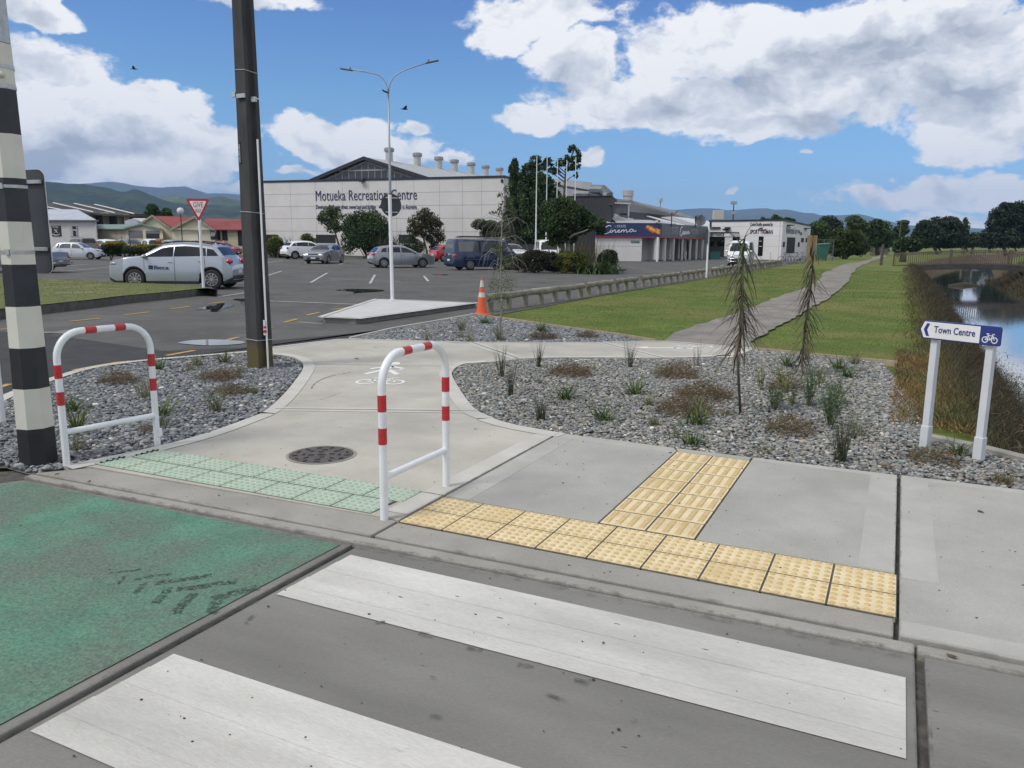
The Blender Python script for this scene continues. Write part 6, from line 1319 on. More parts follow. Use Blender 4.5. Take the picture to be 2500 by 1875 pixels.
# ---- footbridge over the stream
BRW = mat('bridge_timber', (.075, .062, .045), (.115, .095, .07), scale=4, rough=.9); BDK = mat('bridge_deck', (.035, .032, .028), (.06, .055, .05), scale=3, rough=.9)
br = empty('footbridge', (0, 0, 0), 0, 'low dark timber footbridge with slatted side rails crossing the stream', 'footbridge')
def bz(u): q = (u + .6) / 13.; return -.15 + .35 * math.sin(max(0, min(1, q)) * math.pi)
us_ = np.linspace(-.6, 12.6, 27)
for v_ in (75.6, 77.4):
    mb = MB(); mb.tube([(u, v_, bz(u) + 1.12) for u in us_], .045, 6); mb.tube([(u, v_, bz(u) + .98) for u in us_], .03, 6); mb.tube([(u, v_, bz(u) + .10) for u in us_], .03, 6); mb.build('handrail', BRW, br)
    mb = MB()
    for u in np.arange(-.6, 12.6, .16): mb.box((u, v_, bz(u) + .55), (.03, .03, .98))
    mb.build('balusters', BRW, br)
    for u in (-.6, 3.7, 8., 12.5): mb = MB(); mb.box((u, v_, bz(u) + .5), (.12, .12, 1.5)); mb.build('rail_post', BRW, br)
mb = MB()
for i in range(26):
    a, b = us_[i], us_[i + 1]; mb.add([(a, 75.5, bz(a) + .04), (b, 75.5, bz(b) + .04), (b, 77.5, bz(b) + .04), (a, 77.5, bz(a) + .04), (a, 75.5, bz(a) - .40), (b, 75.5, bz(b) - .40), (b, 77.5, bz(b) - .40), (a, 77.5, bz(a) - .40)], [(0, 1, 2, 3), (7, 6, 5, 4), (0, 4, 5, 1), (2, 6, 7, 3)])
mb.build('deck', BDK, br)
for u, v_ in ((-1.6, 77.0), ):
    mb = MB(); mb.cyl((u, v_, -.1), (u + .05, v_, 1.75), .12, n=8); mb.build('gate_post', BRW, label='stout dark timber post at the near end of the footbridge', cat='post')
# thin dark power pole beyond and paddock fence far right
a = W(*(lambda d: (d[0] / d[1] * 120, 120))(ray('5', 393, 600))); mb = MB(); mb.cyl((a[0], a[1], -.1), (a[0], a[1], 5.4), .11, .08, n=8); mb.box((a[0], a[1], 5.2), (1.6, .12, .14), rz=YAW); mb.build('power_pole', BRW, label='distant dark timber power pole among the trees beyond the bridge', cat='power pole')
f0 = W(*(lambda d: (d[0] / d[1] * 150, 150))(ray('5', 1050, 600))); f1 = W(*(lambda d: (d[0] / d[1] * 118, 118))(ray('5', 1700, 600)))
rail_fence('paddock_fence', [(*f0, -.05), (*f1, -.05)], 1.2, 'far post and wire fence across the paddock at the right', mat('paddock_post', (.16, .15, .12), rough=.9), n_r=3, step=7, post=.14)
# ---- left: hall, shed, garage, cream house
HW = mat('hall_white', (.50, .49, .475), (.55, .54, .525), scale=1, rough=.8); HR_ = roofmat('hall_roof', (.36, .39, .44), (.42, .45, .5)); CRW = mat('cream_wall', (.52, .48, .365), (.57, .53, .41), scale=1, rough=.85, bump=.02, bscale=3, stretch=(.2, .2, 4)); RDR = roofmat('red_roof', (.19, .028, .024), (.24, .04, .035)); GRR = roofmat('green_roof', (.14, .21, .165), (.18, .25, .20))
hall = empty('white_hall', (0, 0, 0), 0, 'white hall with blue grey roof, a dark crest board and one curtained window', 'building')
H1 = Wall(at('L', -250, 600, 92), at('L', 955, 600, 90)); H1.skew(H1.L); zw = H1.hit('L', 800, 398)[1]
mb = MB(); H1.slab(mb, 0, H1.L, -.3, zw, -9, 0); hwl = mb.build('wall', HW, hall)
zr = H1.hit('L', 600, 236)[1] + .3; sr = H1.hit('L', 600, 236)[0]
mb = MB(); a = H1.p(0, zw, .35); b = H1.p(H1.L + .3, zw, .35); c = H1.p(sr, zr, -5); d = H1.p(0, zr, -5); e_ = H1.p(H1.L + .3, zw, -9.3); f = H1.p(0, zw, -9.3)
mb.add([a, b, c, d, e_, f], [(0, 1, 2, 3), (1, 4, 2), (4, 5, 3, 2)]); mb.build('roof', HR_, hall)
mb = MB(); H1.slab(mb, 0, H1.L + .3, zw - .12, zw + .03, .02, .38); mb.build('gutter', GRW, hall)
mb = MB(); H1.rect(mb, 'L', 180, 490, 350, 670, 0, .06); cb = mb.build('crest_board', mat('board_brown', (.022, .017, .013), rough=.6), hall)
wtext(H1, 'L', 208, 528, 305, 530, 'MOTUEKA', SW, cb, off=.08, size=.34, extrude=.005)
mb = MB()
for a_, b_ in (((235, 550), (290, 610)), ((292, 548), (238, 612))): p_, q_ = H1.hit('L', *a_), H1.hit('L', *b_); mb.tube([H1.p(*p_, .08), H1.p(*q_, .08)], .04, 5)
mb.tube([H1.p(*H1.hit('L', x, y), .08) for x, y in ((205, 630), (235, 648), (268, 654), (300, 648), (330, 630))], .045, 5); mb.build('crest', SW, cb)
mb = MB(); H1.rect(mb, 'L', 485, 488, 632, 680, .0, .05); wf = mb.build('window', HW, hall)
mb = MB(); H1.rect(mb, 'L', 494, 498, 622, 552, .05, .07); H1.rect(mb, 'L', 497, 572, 624, 670, .05, .07); mb.build('pane', OPN, wf)
CUR = mat('curtain', (.38, .40, .43), rough=.9)
for q_ in (((496, 500, 540, 550), (498, 553, 555, 670)), ((600, 500, 620, 550), (598, 553, 622, 670))):
    mb = MB(); [H1.rect(mb, 'L', *r_, .07, .09) for r_ in q_]; mb.build('curtain', CUR, wf)
mb = MB(); H1.rect(mb, 'L', 932, 405, 945, 690, .02, .12); mb.build('downpipe', HW, hall)
# dark shed
shed = empty('dark_roofed_shed', (0, 0, 0), 0, 'big open shed with a dark striped roof above the white hall', 'building')
SH = Wall(at('L', -300, 400, 128), at('L', 1420, 400, 118)); mb = MB(); 
SR = mat('shed_roof', (.035, .03, .027), (.055, .048, .042), scale=1, rough=.8)
mb = MB(); poly3(mb, 'L', [(-300, 60, 140), (90, 92, 138), (600, 118, 136), (1060, 142, 134), (1300, 185, 130), (1810, 318, 122), (1560, 318, 117), (1180, 300, 117), (700, 265, 118), (-300, 255, 122)], .25); shr_ = mb.build('roof', SR, shed)
mb = MB()
for x0, y0, x1, y1 in ((205, 108, 880, 262), (560, 118, 1245, 278), (905, 135, 1570, 292), (-150, 130, 380, 232)): 
    a, b = Vector(at('L', x0, y0 - 3, 133)), Vector(at('L', x1, y1 - 3, 116.5)); mb.tube([a, b], .10, 4)
mb.build('skylight_strip', RT3, shr_)
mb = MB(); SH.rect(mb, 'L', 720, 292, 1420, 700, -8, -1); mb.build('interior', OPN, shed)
mb = MB()
for x in (828, 1062, 1297, 1408): SH.rect(mb, 'L', x - 15, 296, x + 15, 700, -1, 0)
SH.rect(mb, 'L', 700, 275, 1180, 300, -.5, .3); mb.build('column', CRW, shed)
# cream garage with green roof
gr = empty('cream_garage', (0, 0, 0), 0, 'cream block garage with pale green roof and two wide doorways', 'building')
GA_ = Wall(at('L', 955, 600, 95), at('L', 1435, 600, 93)); GF = Wall(at('L', 1435, 600, 93), at('L', 2050, 600, 91)); GA_.skew(GA_.L); GF.skew(GF.L)
BLK_ = mat('block_wall', (.40, .36, .28), (.47, .43, .34), scale=2, rough=.9, bump=.01, bscale=6, c3=((.30, .27, .21), .8, .5, .8)); zg = GA_.hit('L', 1300, 545)[1]
mb = MB(); GA_.slab(mb, 0, GA_.L, -.3, zg, -8, 0); mb.build('wall', BLK_, gr)
mb = MB(); poly3(mb, 'L', [(950, 470, 99), (1690, 465, 97), (1425, 540, 92.5), (955, 540, 94.5)], .1); mb.build('roof', GRR, gr)
e0, e1, ap = GF.hit('L', 1425, 545), GF.hit('L', 2052, 552), GF.hit('L', 1722, 468)
mb = MB(); fr_ = [GF.p(e0[0], -.3), GF.p(e1[0], -.3), GF.p(e1[0], e1[1]), GF.p(ap[0], ap[1]), GF.p(e0[0], e0[1])]; bk_ = [GF.p(e0[0], -.3, -7), GF.p(e1[0], -.3, -7), GF.p(e1[0], e1[1], -7), GF.p(ap[0], ap[1], -7), GF.p(e0[0], e0[1], -7)]
mb.add(fr_ + bk_, [(0, 1, 2, 3, 4), (9, 8, 7, 6, 5), (1, 6, 7, 2), (0, 4, 9, 5)]); gw_ = mb.build('wall', CRW, gr)
mb = MB(); 
for a, b in ((e0, ap), (ap, e1)): mb.add([GF.p(a[0], a[1] + .12, .3), GF.p(b[0], b[1] + .12, .3), GF.p(b[0], b[1] + .12, -7), GF.p(a[0], a[1] + .12, -7), GF.p(a[0], a[1] - .06, .3), GF.p(b[0], b[1] - .06, .3)], [(0, 1, 2, 3), (4, 5, 1, 0)])
mb.build('roof', GRR, gr)
mb = MB(); GF.rect(mb, 'L', 1478, 570, 1720, 700, 0, .04); mb.build('garage_door', GRW, gr)
mb = MB(); GF.rect(mb, 'L', 1770, 575, 2003, 705, -.0, .03); od = mb.build('garage_door', OPN, gr); tag(od, 'open dark doorway'); mb = MB(); GF.rect(mb, 'L', 1770, 577, 2003, 625, .03, .06); mb.build('rolled_door', GRW, od)
# cream house, two gables, red roofs
hs = empty('cream_house', (0, 0, 0), 0, 'cream weatherboard building with dark red roofs behind the give way sign', 'building')
g1 = Wall(at('1', 1190, 600, 98), at('1', 1450, 600, 97)); g2 = Wall(at('1', 1446, 600, 88), at('1', 1810, 600, 87)); g3 = Wall(at('1', 1800, 600, 93), at('1', 2140, 600, 92)); g1.skew(g1.L); g2.skew(g2.L); g3.skew(g3.L)
def gable(wl, l, r_, apx, k, depth, name='wall'):
    a, b, c = wl.hit(k, *l), wl.hit(k, *r_), wl.hit(k, *apx); f_ = [wl.p(a[0], -.3), wl.p(b[0], -.3), wl.p(b[0], b[1]), wl.p(c[0], c[1]), wl.p(a[0], a[1])]; b2 = [wl.p(a[0], -.3, -depth), wl.p(b[0], -.3, -depth), wl.p(b[0], b[1], -depth), wl.p(c[0], c[1], -depth), wl.p(a[0], a[1], -depth)]
    mb = MB(); mb.add(f_ + b2, [(0, 1, 2, 3, 4), (9, 8, 7, 6, 5), (1, 6, 7, 2), (0, 4, 9, 5)]); o = mb.build(name, CRW, hs)
    mb = MB()
    for p_, q_ in ((a, c), (c, b)):
        dz_ = .12; ex = .0; mb.add([wl.p(p_[0], p_[1] + dz_, .35), wl.p(q_[0], q_[1] + dz_, .35), wl.p(q_[0], q_[1] + dz_, -depth), wl.p(p_[0], p_[1] + dz_, -depth)], [(0, 1, 2, 3)])
    mb.build('roof', RDR, hs)
    mb = MB()
    for p_, q_ in ((a, c), (c, b)): mb.add([wl.p(p_[0], p_[1] + .14, .37), wl.p(q_[0], q_[1] + .14, .37), wl.p(q_[0], q_[1] - .12, .37), wl.p(p_[0], p_[1] - .12, .37)], [(0, 1, 2, 3), (3, 2, 1, 0)])
    mb.build('barge_board', CRW, hs); return o
gable(g1, (1200, 505), (1450, 545), (1300, 440), '1', 6)
gable(g2, (1450, 560), (1810, 555), (1655, 450), '1', 12)
mb = MB(); poly3(mb, '1', [(1305, 440, 98), (1640, 447, 98), (1480, 540, 88.3), (1462, 543, 96)], .1); mb.build('roof', RDR, hs)
mb = MB(); poly3(mb, '1', [(1740, 458, 98), (2150, 470, 97), (2150, 556, 91.5), (1810, 553, 92.5), (1720, 492, 94)], .1); mb.build('roof', RDR, hs)
z3 = g3.hit('1', 2000, 556)[1]; mb = MB(); g3.slab(mb, 0, g3.L, -.3, z3, -5, 0); mb.build('wall', CRW, hs)
for wl, x0, y0, x1, y1, nm in ((g2, 1672, 570, 1692, 640, 'window'), (g3, 1832, 562, 1862, 642, 'window'), (g3, 1872, 560, 1922, 645, 'window'), (g3, 2005, 560, 2050, 690, 'doorway')): mb = MB(); wl.rect(mb, '1', x0, y0, x1, y1, 0, .05); mb.build(nm, OPN, hs)
mb = MB(); g2.rect(mb, '1', 1775, 562, 1832, 638, 0, .05); ww = mb.build('window', OPN, hs); mb = MB(); q = [g2.hit('1', x, y) for x, y in ((1785, 565), (1828, 563), (1838, 612), (1800, 612))]; mb.add([g2.p(q[0][0], q[0][1], .1), g2.p(q[1][0], q[1][1], .1), g2.p(q[2][0], q[2][1], .6), g2.p(q[3][0], q[3][1], .6)], [(0, 1, 2, 3)]); mb.build('open_sash', GLASS2, ww)
mb = MB(); g2.rect(mb, '1', 1448, 545, 1812, 556, .1, .3); g3.rect(mb, '1', 1808, 552, 2150, 560, .1, .3); mb.build('gutter', CRW, hs)
# small blue gable behind
bg_ = empty('blue_shed', (0, 0, 0), 0, 'small blue grey gabled shed peeking above the green garage roof', 'building'); b1 = Wall(at('L', 1410, 400, 112), at('L', 1800, 400, 110))
a, b, c = b1.hit('L', 1415, 410), b1.hit('L', 1730, 430), b1.hit('L', 1560, 365); mb = MB(); mb.add([b1.p(a[0], 0), b1.p(b[0], 0), b1.p(*b), b1.p(*c), b1.p(*a), b1.p(a[0], 0, -6), b1.p(b[0], 0, -6), b1.p(*b, -6), b1.p(*c, -6), b1.p(*a, -6)], [(0, 1, 2, 3, 4), (9, 8, 7, 6, 5), (1, 6, 7, 2), (0, 4, 9, 5)]); mb.build('wall', HR_, bg_)
mb = MB(); poly3(mb, 'L', [(1560, 363, 110), (1815, 366, 116), (1740, 430, 110.2), (1720, 430, 109.8)], .1); mb.build('roof', RT3, bg_)
# globe lamp by the cream house
a = at('1', 1522, 398, 84); mb = MB(); mb.cyl((a[0], a[1], 0), (a[0], a[1], a[2] - .3), .05, n=8); gl_ = mb.build('globe_lamp', TRIM, label='white globe lamp on a thin pole before the red roof', cat='lamp'); mb = MB()
for i in range(9):
    t0, t1 = math.pi * i / 9, math.pi * (i + 1) / 9; n = 14
    mb.add([(a[0] + .36 * math.sin(t) * math.cos(2 * math.pi * j / n), a[1] + .36 * math.sin(t) * math.sin(2 * math.pi * j / n), a[2] + .36 * math.cos(t)) for t in (t0, t1) for j in range(n)], [(j, (j + 1) % n, n + (j + 1) % n, n + j) for j in range(n)])
mb.build('globe', mat('globe_white', (.6, .6, .58), rough=.3), gl_, smooth=True)
# flag poles among the trees
G3 = 'white flagpoles among the tall trees'
FPX_ = [('T', 985, 1140, 1012, 0, 'leftmost and thickest'), ('T', 1125, 970, 1150, 10, 'second from the left'), ('T', 1265, 900, 1290, 40, 'middle'), ('T', 1382, 1230, 1412, 60, 'fourth from the left'), ('T', 1500, 1230, 1535, 20, 'rightmost')]
for k, x, y, xt, yt, lb in FPX_:
    D_ = 66; b = W(*(lambda d: (d[0] / d[1] * D_, D_))(ray(k, x, y))); t_ = at(k, xt, yt, D_); mb = MB(); mb.cyl((b[0], b[1], -.03), (b[0], b[1], t_[2]), .075 if x < 1000 else .05, .03, n=8)
    mb.build('flagpole', WHP, auto=50, label='%s of the five white flagpoles among the tall trees' % lb, cat='flagpole', group=G3)
# bollards by the cinema and birds
for k, x, y, h, lb in (('C', 1617, 1425, .95, 'slim white bollard before the cinema porch columns'), ('S', 1105, 880, .9, 'white bollard behind the log barrier near the sports office')):
    b = g(k, x, y, -.03); mb = MB(); mb.tube([(0, 0, 0), (0, 0, h)], .06, 10); mb.build('bollard', POSTW, label=lb, cat='bollard', loc=(b[0], b[1], -.03), auto=50)
def bird(k, x, y, D, s, rz, label):
    c = at(k, x, y, D); t = empty('bird', c, YAW + rz, label, 'bird'); DKB = mat('bird_dark', (.02, .02, .022), rough=.8)
    mb = MB(); n = 8; prof = [(-.5, .01), (-.42, .05), (-.2, .09), (.1, .10), (.3, .06), (.38, .055), (.45, .02), (.52, .004)]
    mb.tube([(p[0] * s, 0, 0) for p in prof], [p[1] * s for p in prof], n); mb.add([(-.4 * s, -.03 * s, 0), (-.72 * s, -.10 * s, .02 * s), (-.72 * s, .10 * s, .02 * s), (-.4 * s, .03 * s, 0)], [(0, 1, 2, 3)]); mb.build('body', DKB, t, smooth=True)
    for sg in (-1, 1):
        mb = MB(); r1 = [(.22, 0, .03), (.28, .35, .22), (.10, .85, .34)]; r2 = [(-.15, 0, .02), (-.12, .38, .20), (.02, .85, .335)]
        mb.add([(q[0] * s, q[1] * s * sg, q[2] * s + .004) for q in r1 + r2], [(0, 1, 4, 3), (1, 2, 5, 4)]); mb.build('wing', DKB, t)
bird('6', 1035, 532, 30, .22, R(200), 'dark bird flying before the big white cloud at the left'); bird('U', 1305, 718, 40, .36, R(20), 'small dark bird flying right of the lamp post')
# ================================================================ vegetation
LEAF = leafmat('foliage'); LEAFG = leafmat('foliage_gloss', rough=.4, sub=.2); BARK = mat('bark', (.07, .058, .045), (.13, .11, .085), scale=8, rough=.95, stretch=(1, 1, .3)); BARKP = mat('bark_pale', (.22, .20, .17), (.3, .28, .24), scale=8, rough=.95)
def rot_quads(C_, size, aspect, n):
    """n leaf quads at centres C_: random orientation"""
    a = rng.normal(size=(n, 3)); a /= np.linalg.norm(a, axis=1)[:, None]; b = rng.normal(size=(n, 3)); b -= a * (a * b).sum(1)[:, None]; b /= np.linalg.norm(b, axis=1)[:, None]
    s = size * rng.uniform(.6, 1.35, n); a = a * s[:, None] * .5; b = b * (s * aspect)[:, None] * .5
    V = np.stack([C_ - a, C_ - b * .9 + a * .1, C_ + a, C_ + b * .9 + a * .1], 1); return V
def crown(name, blobs, n, size, pal, parent, aspect=.6, clump=.26, shell=.75, droop=0., mt=None, kc=26, **kw):
    Cs, Cc = [], []; pal = np.array(pal); vol = np.array([(b[1][0] * b[1][1] * b[1][2]) ** (2 / 3) for b in blobs]); vol /= vol.sum()
    for (c, r), w in zip(blobs, vol):
        m = max(20, int(n * w)); d = rng.normal(size=(kc, 3)); d /= np.linalg.norm(d, axis=1)[:, None]; rad = rng.uniform(.35, .92, kc) ** (1 - shell * .6)
        cc = d * rad[:, None]; which = rng.integers(0, kc, m); off = rng.normal(size=(m, 3)) * clump
        P = cc[which] + off; P[:, 2] -= droop * np.abs(rng.normal(size=m)) * .3; ln = np.linalg.norm(P, axis=1); k = ln > 1.12; P[k] *= (1.12 / ln[k])[:, None]
        P = P * np.array(r) + np.array(c); col = pal[rng.integers(0, len(pal), kc)] * rng.uniform(.7, 1.35, (kc, 1)); cl = col[which] * rng.uniform(.75, 1.3, (m, 1))
        Cs.append(P); Cc.append(cl)
    P = np.concatenate(Cs); cl = np.concatenate(Cc); m = len(P); P[:, 2] = np.maximum(P[:, 2], kw.pop('zmin', -.02))
    V = rot_quads(P, size, aspect, m); F = np.arange(m * 4).reshape(m, 4)
    return npmesh(name, V.reshape(-1, 3), F, mt or LEAF, np.repeat(cl, 4, 0), parent=parent, **kw)
def pxb(k, L, D, dep=.8, dj=.3):
    out = []
    for q in L:
        x, y, rx, ry = q[:4]; Dd = D + (q[4] if len(q) > 4 else random.uniform(-dj, dj) * 1.5); c = at(k, x, y, Dd); s = Dd / FPX / ZM[k][2]; out.append((c, (rx * s, rx * s * dep if rx * s < 4 else rx * s * .7, ry * s)))
    return out
def basept(k, x, D, z=0.):
    d = ray(k, x, 600 if k == 's' else 400); return (*W(d[0] / d[1] * D, D), z)
def tree(label, k, D, bl, n, size, pal, trunk=None, tr=.16, cat='tree', name='leafy_tree', base=None, group=None, bark=None, limbs=6, **kw):
    blobs = pxb(k, bl, D); bx = trunk[0] if trunk else (sum(b[0] for b in bl) / len(bl), 0); b0 = Vector(basept(k, bx[0], D, -.05)); t = empty(name, (0, 0, 0), 0, label, cat, group)
    pts = [b0] + ([Vector(at(k, x, y, D)) for x, y in trunk[1:]] if trunk else [b0.lerp(Vector(blobs[0][0]), .6), Vector(blobs[0][0])])
    mb = MB(); mb.tube(pts, [tr * (1 - .6 * i / (len(pts) - 1)) for i in range(len(pts))], 8)
    for i in range(min(limbs, len(blobs))): c = Vector(blobs[i][0]); cand = [pts[j].lerp(pts[j + 1], q / 6) for j in range(len(pts) - 1) for q in range(7)]; okc = [p for p in cand if p.z < c.z - .45 * math.hypot(p.x - c.x, p.y - c.y)]; s = okc[-1] if okc else cand[len(cand) // 3]; m_ = s.lerp(c, .5) + Vector((0, 0, .1 * (c - s).length)); mb.tube([s, m_, c], [tr * .4, tr * .28, tr * .1], 5)
    mb.build('trunk', bark or BARK, t, smooth=True); crown('crown', blobs, n, size, pal, t, **kw); return t
DK_ = [(.036, .066, .027), (.052, .09, .034), (.068, .11, .04), (.044, .07, .037)]
MID = [(.055, .095, .028), (.075, .12, .034), (.09, .14, .045), (.06, .085, .04)]
GRYG = [(.07, .095, .055), (.09, .115, .07), (.055, .08, .045), (.10, .12, .06)]
GOLD = [(.20, .19, .03), (.26, .23, .035), (.14, .15, .03), (.10, .12, .03)]
PURP = [(.045, .04, .03), (.06, .045, .035), (.035, .035, .025), (.05, .055, .03)]
BRNY = [(.10, .065, .035), (.14, .09, .045), (.07, .05, .03), (.09, .08, .04)]
tree('dense dark narrow conifer at the left of the tree group beside the recreation building', 'T', 76, [(700, 110, 42, 70), (695, 230, 75, 120), (705, 400, 85, 150), (720, 560, 90, 150)], 9000, .26, DK_, trunk=[(735, 0), (735, 1000), (765, 700), (720, 300)], tr=.24, name='conifer', aspect=.4, clump=.2, kc=40)
tree('broad dark evergreen tree rising behind the flagpoles, tallest dense crown', 'T', 74, [(870, 240, 110, 120), (960, 400, 190, 170), (1010, 600, 250, 200), (1090, 420, 140, 150), (1060, 840, 260, 230), (850, 880, 120, 200), (900, 1080, 200, 110), (640, 900, 100, 220), (1180, 640, 150, 200)], 26000, .27, DK_ + [(.045, .07, .026)], trunk=[(1000, 0), (1000, 900), (990, 500)], tr=.35, name='evergreen_tree', kc=40, clump=.2)
tree('thin open crowned tree whose sparse branches show sky above the flagpoles', '3', 70, [(862, 50, 42, 34), (905, 105, 34, 50), (825, 130, 50, 30), (880, 190, 42, 34), (760, 165, 52, 34), (700, 235, 52, 26), (650, 160, 55, 36), (590, 200, 60, 36), (545, 140, 46, 34), (500, 180, 36, 24), (885, 268, 16, 24), (735, 335, 22, 12), (830, 215, 50, 18)], 2600, .26, DK_, trunk=[(780, 0), (785, 450), (795, 270), (830, 150), (868, 60)], tr=.13, kc=12, clump=.22, limbs=13)
tree('spreading dark leafy tree growing from the round shrub bed before the cinema', 'T', 47, [(1200, 720, 150, 120), (1350, 640, 150, 90), (1330, 860, 230, 190), (1480, 760, 170, 110), (1560, 900, 200, 150), (1750, 900, 170, 90), (1640, 800, 120, 60), (1200, 950, 150, 120), (1260, 1120, 150, 90), (1380, 1100, 160, 100), (1870, 1020, 70, 55), (1120, 800, 70, 90)], 15000, .15, DK_ + [(.06, .08, .03), (.05, .075, .025)], trunk=[(1425, 0), (1425, 1260), (1440, 1110), (1470, 900)], tr=.13, bark=BARKP, kc=30, clump=.24, limbs=10)
mb = MB(); mb.tube([at('T', 1440, 1110, 46.6), at('T', 1500, 1065, 46.4), at('T', 1610, 1030, 46.3), at('T', 1690, 998, 46.2)], [.07, .06, .045, .03], 6); o = mb.build('branch', BARKP, bpy.data.objects['leafy_tree.001']); 
# round shrub bed
SOIL = mat('bark_mulch', (.035, .028, .02), (.07, .055, .04), scale=12, rough=.95, bump=.02, bscale=40)
a, b, c, d = g('3', 330, 1070, -.03), g('3', 1250, 1065, -.03), g('3', 800, 1098, -.03), g('3', 800, 1000, -.03); cx = Vector(((a[0] + b[0]) / 2, (a[1] + b[1]) / 2, 0)); rx_ = (Vector(a) - Vector(b)).length / 2
el_ = [(cx.x + (rx_ * math.cos(q) * CA - rx_ * .45 * math.sin(q) * SA), cx.y + (rx_ * math.cos(q) * SA + rx_ * .45 * math.sin(q) * CA)) for q in np.linspace(0, 2 * math.pi, 28)[:-1]]
mb = MB(); mb.prism(el_, -.06, .06); mb.build('shrub_bed', SOIL, kind='structure')
def shrub(label, k, D, bl, n, size, pal, name='shrub', cat='shrub', group=None, **kw):
    t = empty(name, (0, 0, 0), 0, label, cat, group); bs = pxb(k, bl, D)
    mb = MB(); b0 = Vector(basept(k, bl[0][0], D, -.03))
    for c, r in bs[:5]: mb.tube([b0, b0.lerp(Vector(c), .6) + Vector((0, 0, .05)), Vector(c)], [.04, .03, .015], 5)
    mb.build('stem', BARK, t); crown('foliage', bs, n, size, pal, t, **kw); return t
shrub('low dark purplish shrub spreading across the left of the round bed', '3', 45.5, [(420, 1015, 80, 60), (540, 1000, 110, 75), (640, 990, 100, 75), (560, 940, 110, 35), (700, 1040, 80, 40)], 9000, .12, PURP)
shrub('golden green low shrub at the upper left of the round bed', '3', 46.5, [(440, 965, 70, 32), (500, 945, 60, 28)], 2500, .11, GOLD[:3] + MID[:1], name='golden_shrub')
shrub('bright golden green mounded shrub in the front middle of the round bed', '3', 44.8, [(780, 1010, 90, 70), (880, 1000, 105, 75), (840, 955, 110, 38), (920, 1040, 70, 40)], 9000, .11, [(.13, .14, .025), (.17, .165, .03), (.08, .10, .025), (.05, .07, .02)], name='golden_shrub')
shrub('bushy dark shrub at the right end of the round bed', '3', 47, [(1150, 960, 75, 55), (1200, 990, 42, 80), (1120, 1000, 60, 60)], 4500, .11, PURP + DK_)
def blades(base, n, L, w, spread, up_, pal, seg=4, curve=1., jitter=.03, zadd=0., fan=None, asr=None):
    """n curved blades from one base; returns V, F, C"""
    az = rng.uniform(0, 2 * math.pi, n) if fan is None else rng.normal(fan, .5, n); tl = np.abs(rng.normal(spread, spread * .45, n)); ln = L * rng.uniform(.55, 1.1, n); cv = curve * rng.uniform(.5, 1.4, n)
    q = np.linspace(0, 1, seg + 1); Vs = []; ang = tl[:, None] + cv[:, None] * q[None] ** 1.3; ds = (ln / seg)[:, None]
    hor = np.cumsum(np.sin(ang) * ds, 1) - np.sin(ang[:, :1]) * ds; ver = np.cumsum(np.cos(ang) * ds, 1) - np.cos(ang[:, :1]) * ds
    bx = base[0] + rng.normal(0, jitter, n); by = base[1] + rng.normal(0, jitter, n)
    X = bx[:, None] + hor * np.cos(az)[:, None]; Y = by[:, None] + hor * np.sin(az)[:, None]; Z = base[2] + zadd + ver
    ww = (w * rng.uniform(.7, 1.2, n))[:, None] * (1 - q[None] ** 2 * .92) * .5; ta = az + math.pi / 2 + rng.normal(0, .5, n)
    dx, dy = np.cos(ta)[:, None] * ww, np.sin(ta)[:, None] * ww
    V = np.stack([np.stack([X - dx, Y - dy, Z], 2), np.stack([X + dx, Y + dy, Z], 2)], 2)  # n,seg+1,2,3
    F = []
    for i in range(seg): F.append(np.stack([np.arange(n) * (seg + 1) * 2 + i * 2 + o for o in (0, 1, 3, 2)], 1))
    pal = np.array(pal); C_ = pal[rng.integers(0, len(pal), n)] * rng.uniform(.75, 1.25, (n, 1)); C_ = np.repeat(C_, (seg + 1) * 2, 0)
    return V.reshape(-1, 3), np.concatenate(F), C_
def tuft(loc, label, n=40, L=.3, w=.012, spread=.35, curve=1., pal=MID, name='grass_tuft', cat='tuft', group=None, jitter=.03, seg=4, extra=None, mt=None):
    t = empty(name, (loc[0], loc[1], 0), 0, label, cat, group); parts = [blades((0, 0, -.01), n, L, w, spread, 0, pal, seg, curve, jitter)]
    if extra: parts += [blades((0, 0, -.01), *e) for e in extra]
    off = 0; V_, F_, C_ = [], [], []
    for v, f, c in parts: V_.append(v); F_.append(f + off); C_.append(c); off += len(v)
    npmesh('leaves', np.concatenate(V_), np.concatenate(F_), mt or LEAFG, np.concatenate(C_), parent=t); return t
t_ = tuft(basept('3', 1085, 45, 0), 'arching strappy green plant beside the golden shrub in the round bed', 800, 1.15, .06, .45, 1.6, [(.035, .07, .02), (.05, .09, .03), (.07, .11, .035)], name='strappy_plant', cat='plant', jitter=.5)
tuft(basept('3', 930, 48, 0), 'tall pale dry grasses behind the golden shrub in the round bed', 420, 2.1, .03, .18, .25, [(.16, .14, .07), (.11, .11, .05), (.20, .17, .09)], name='tall_grass', cat='grass', jitter=.8)
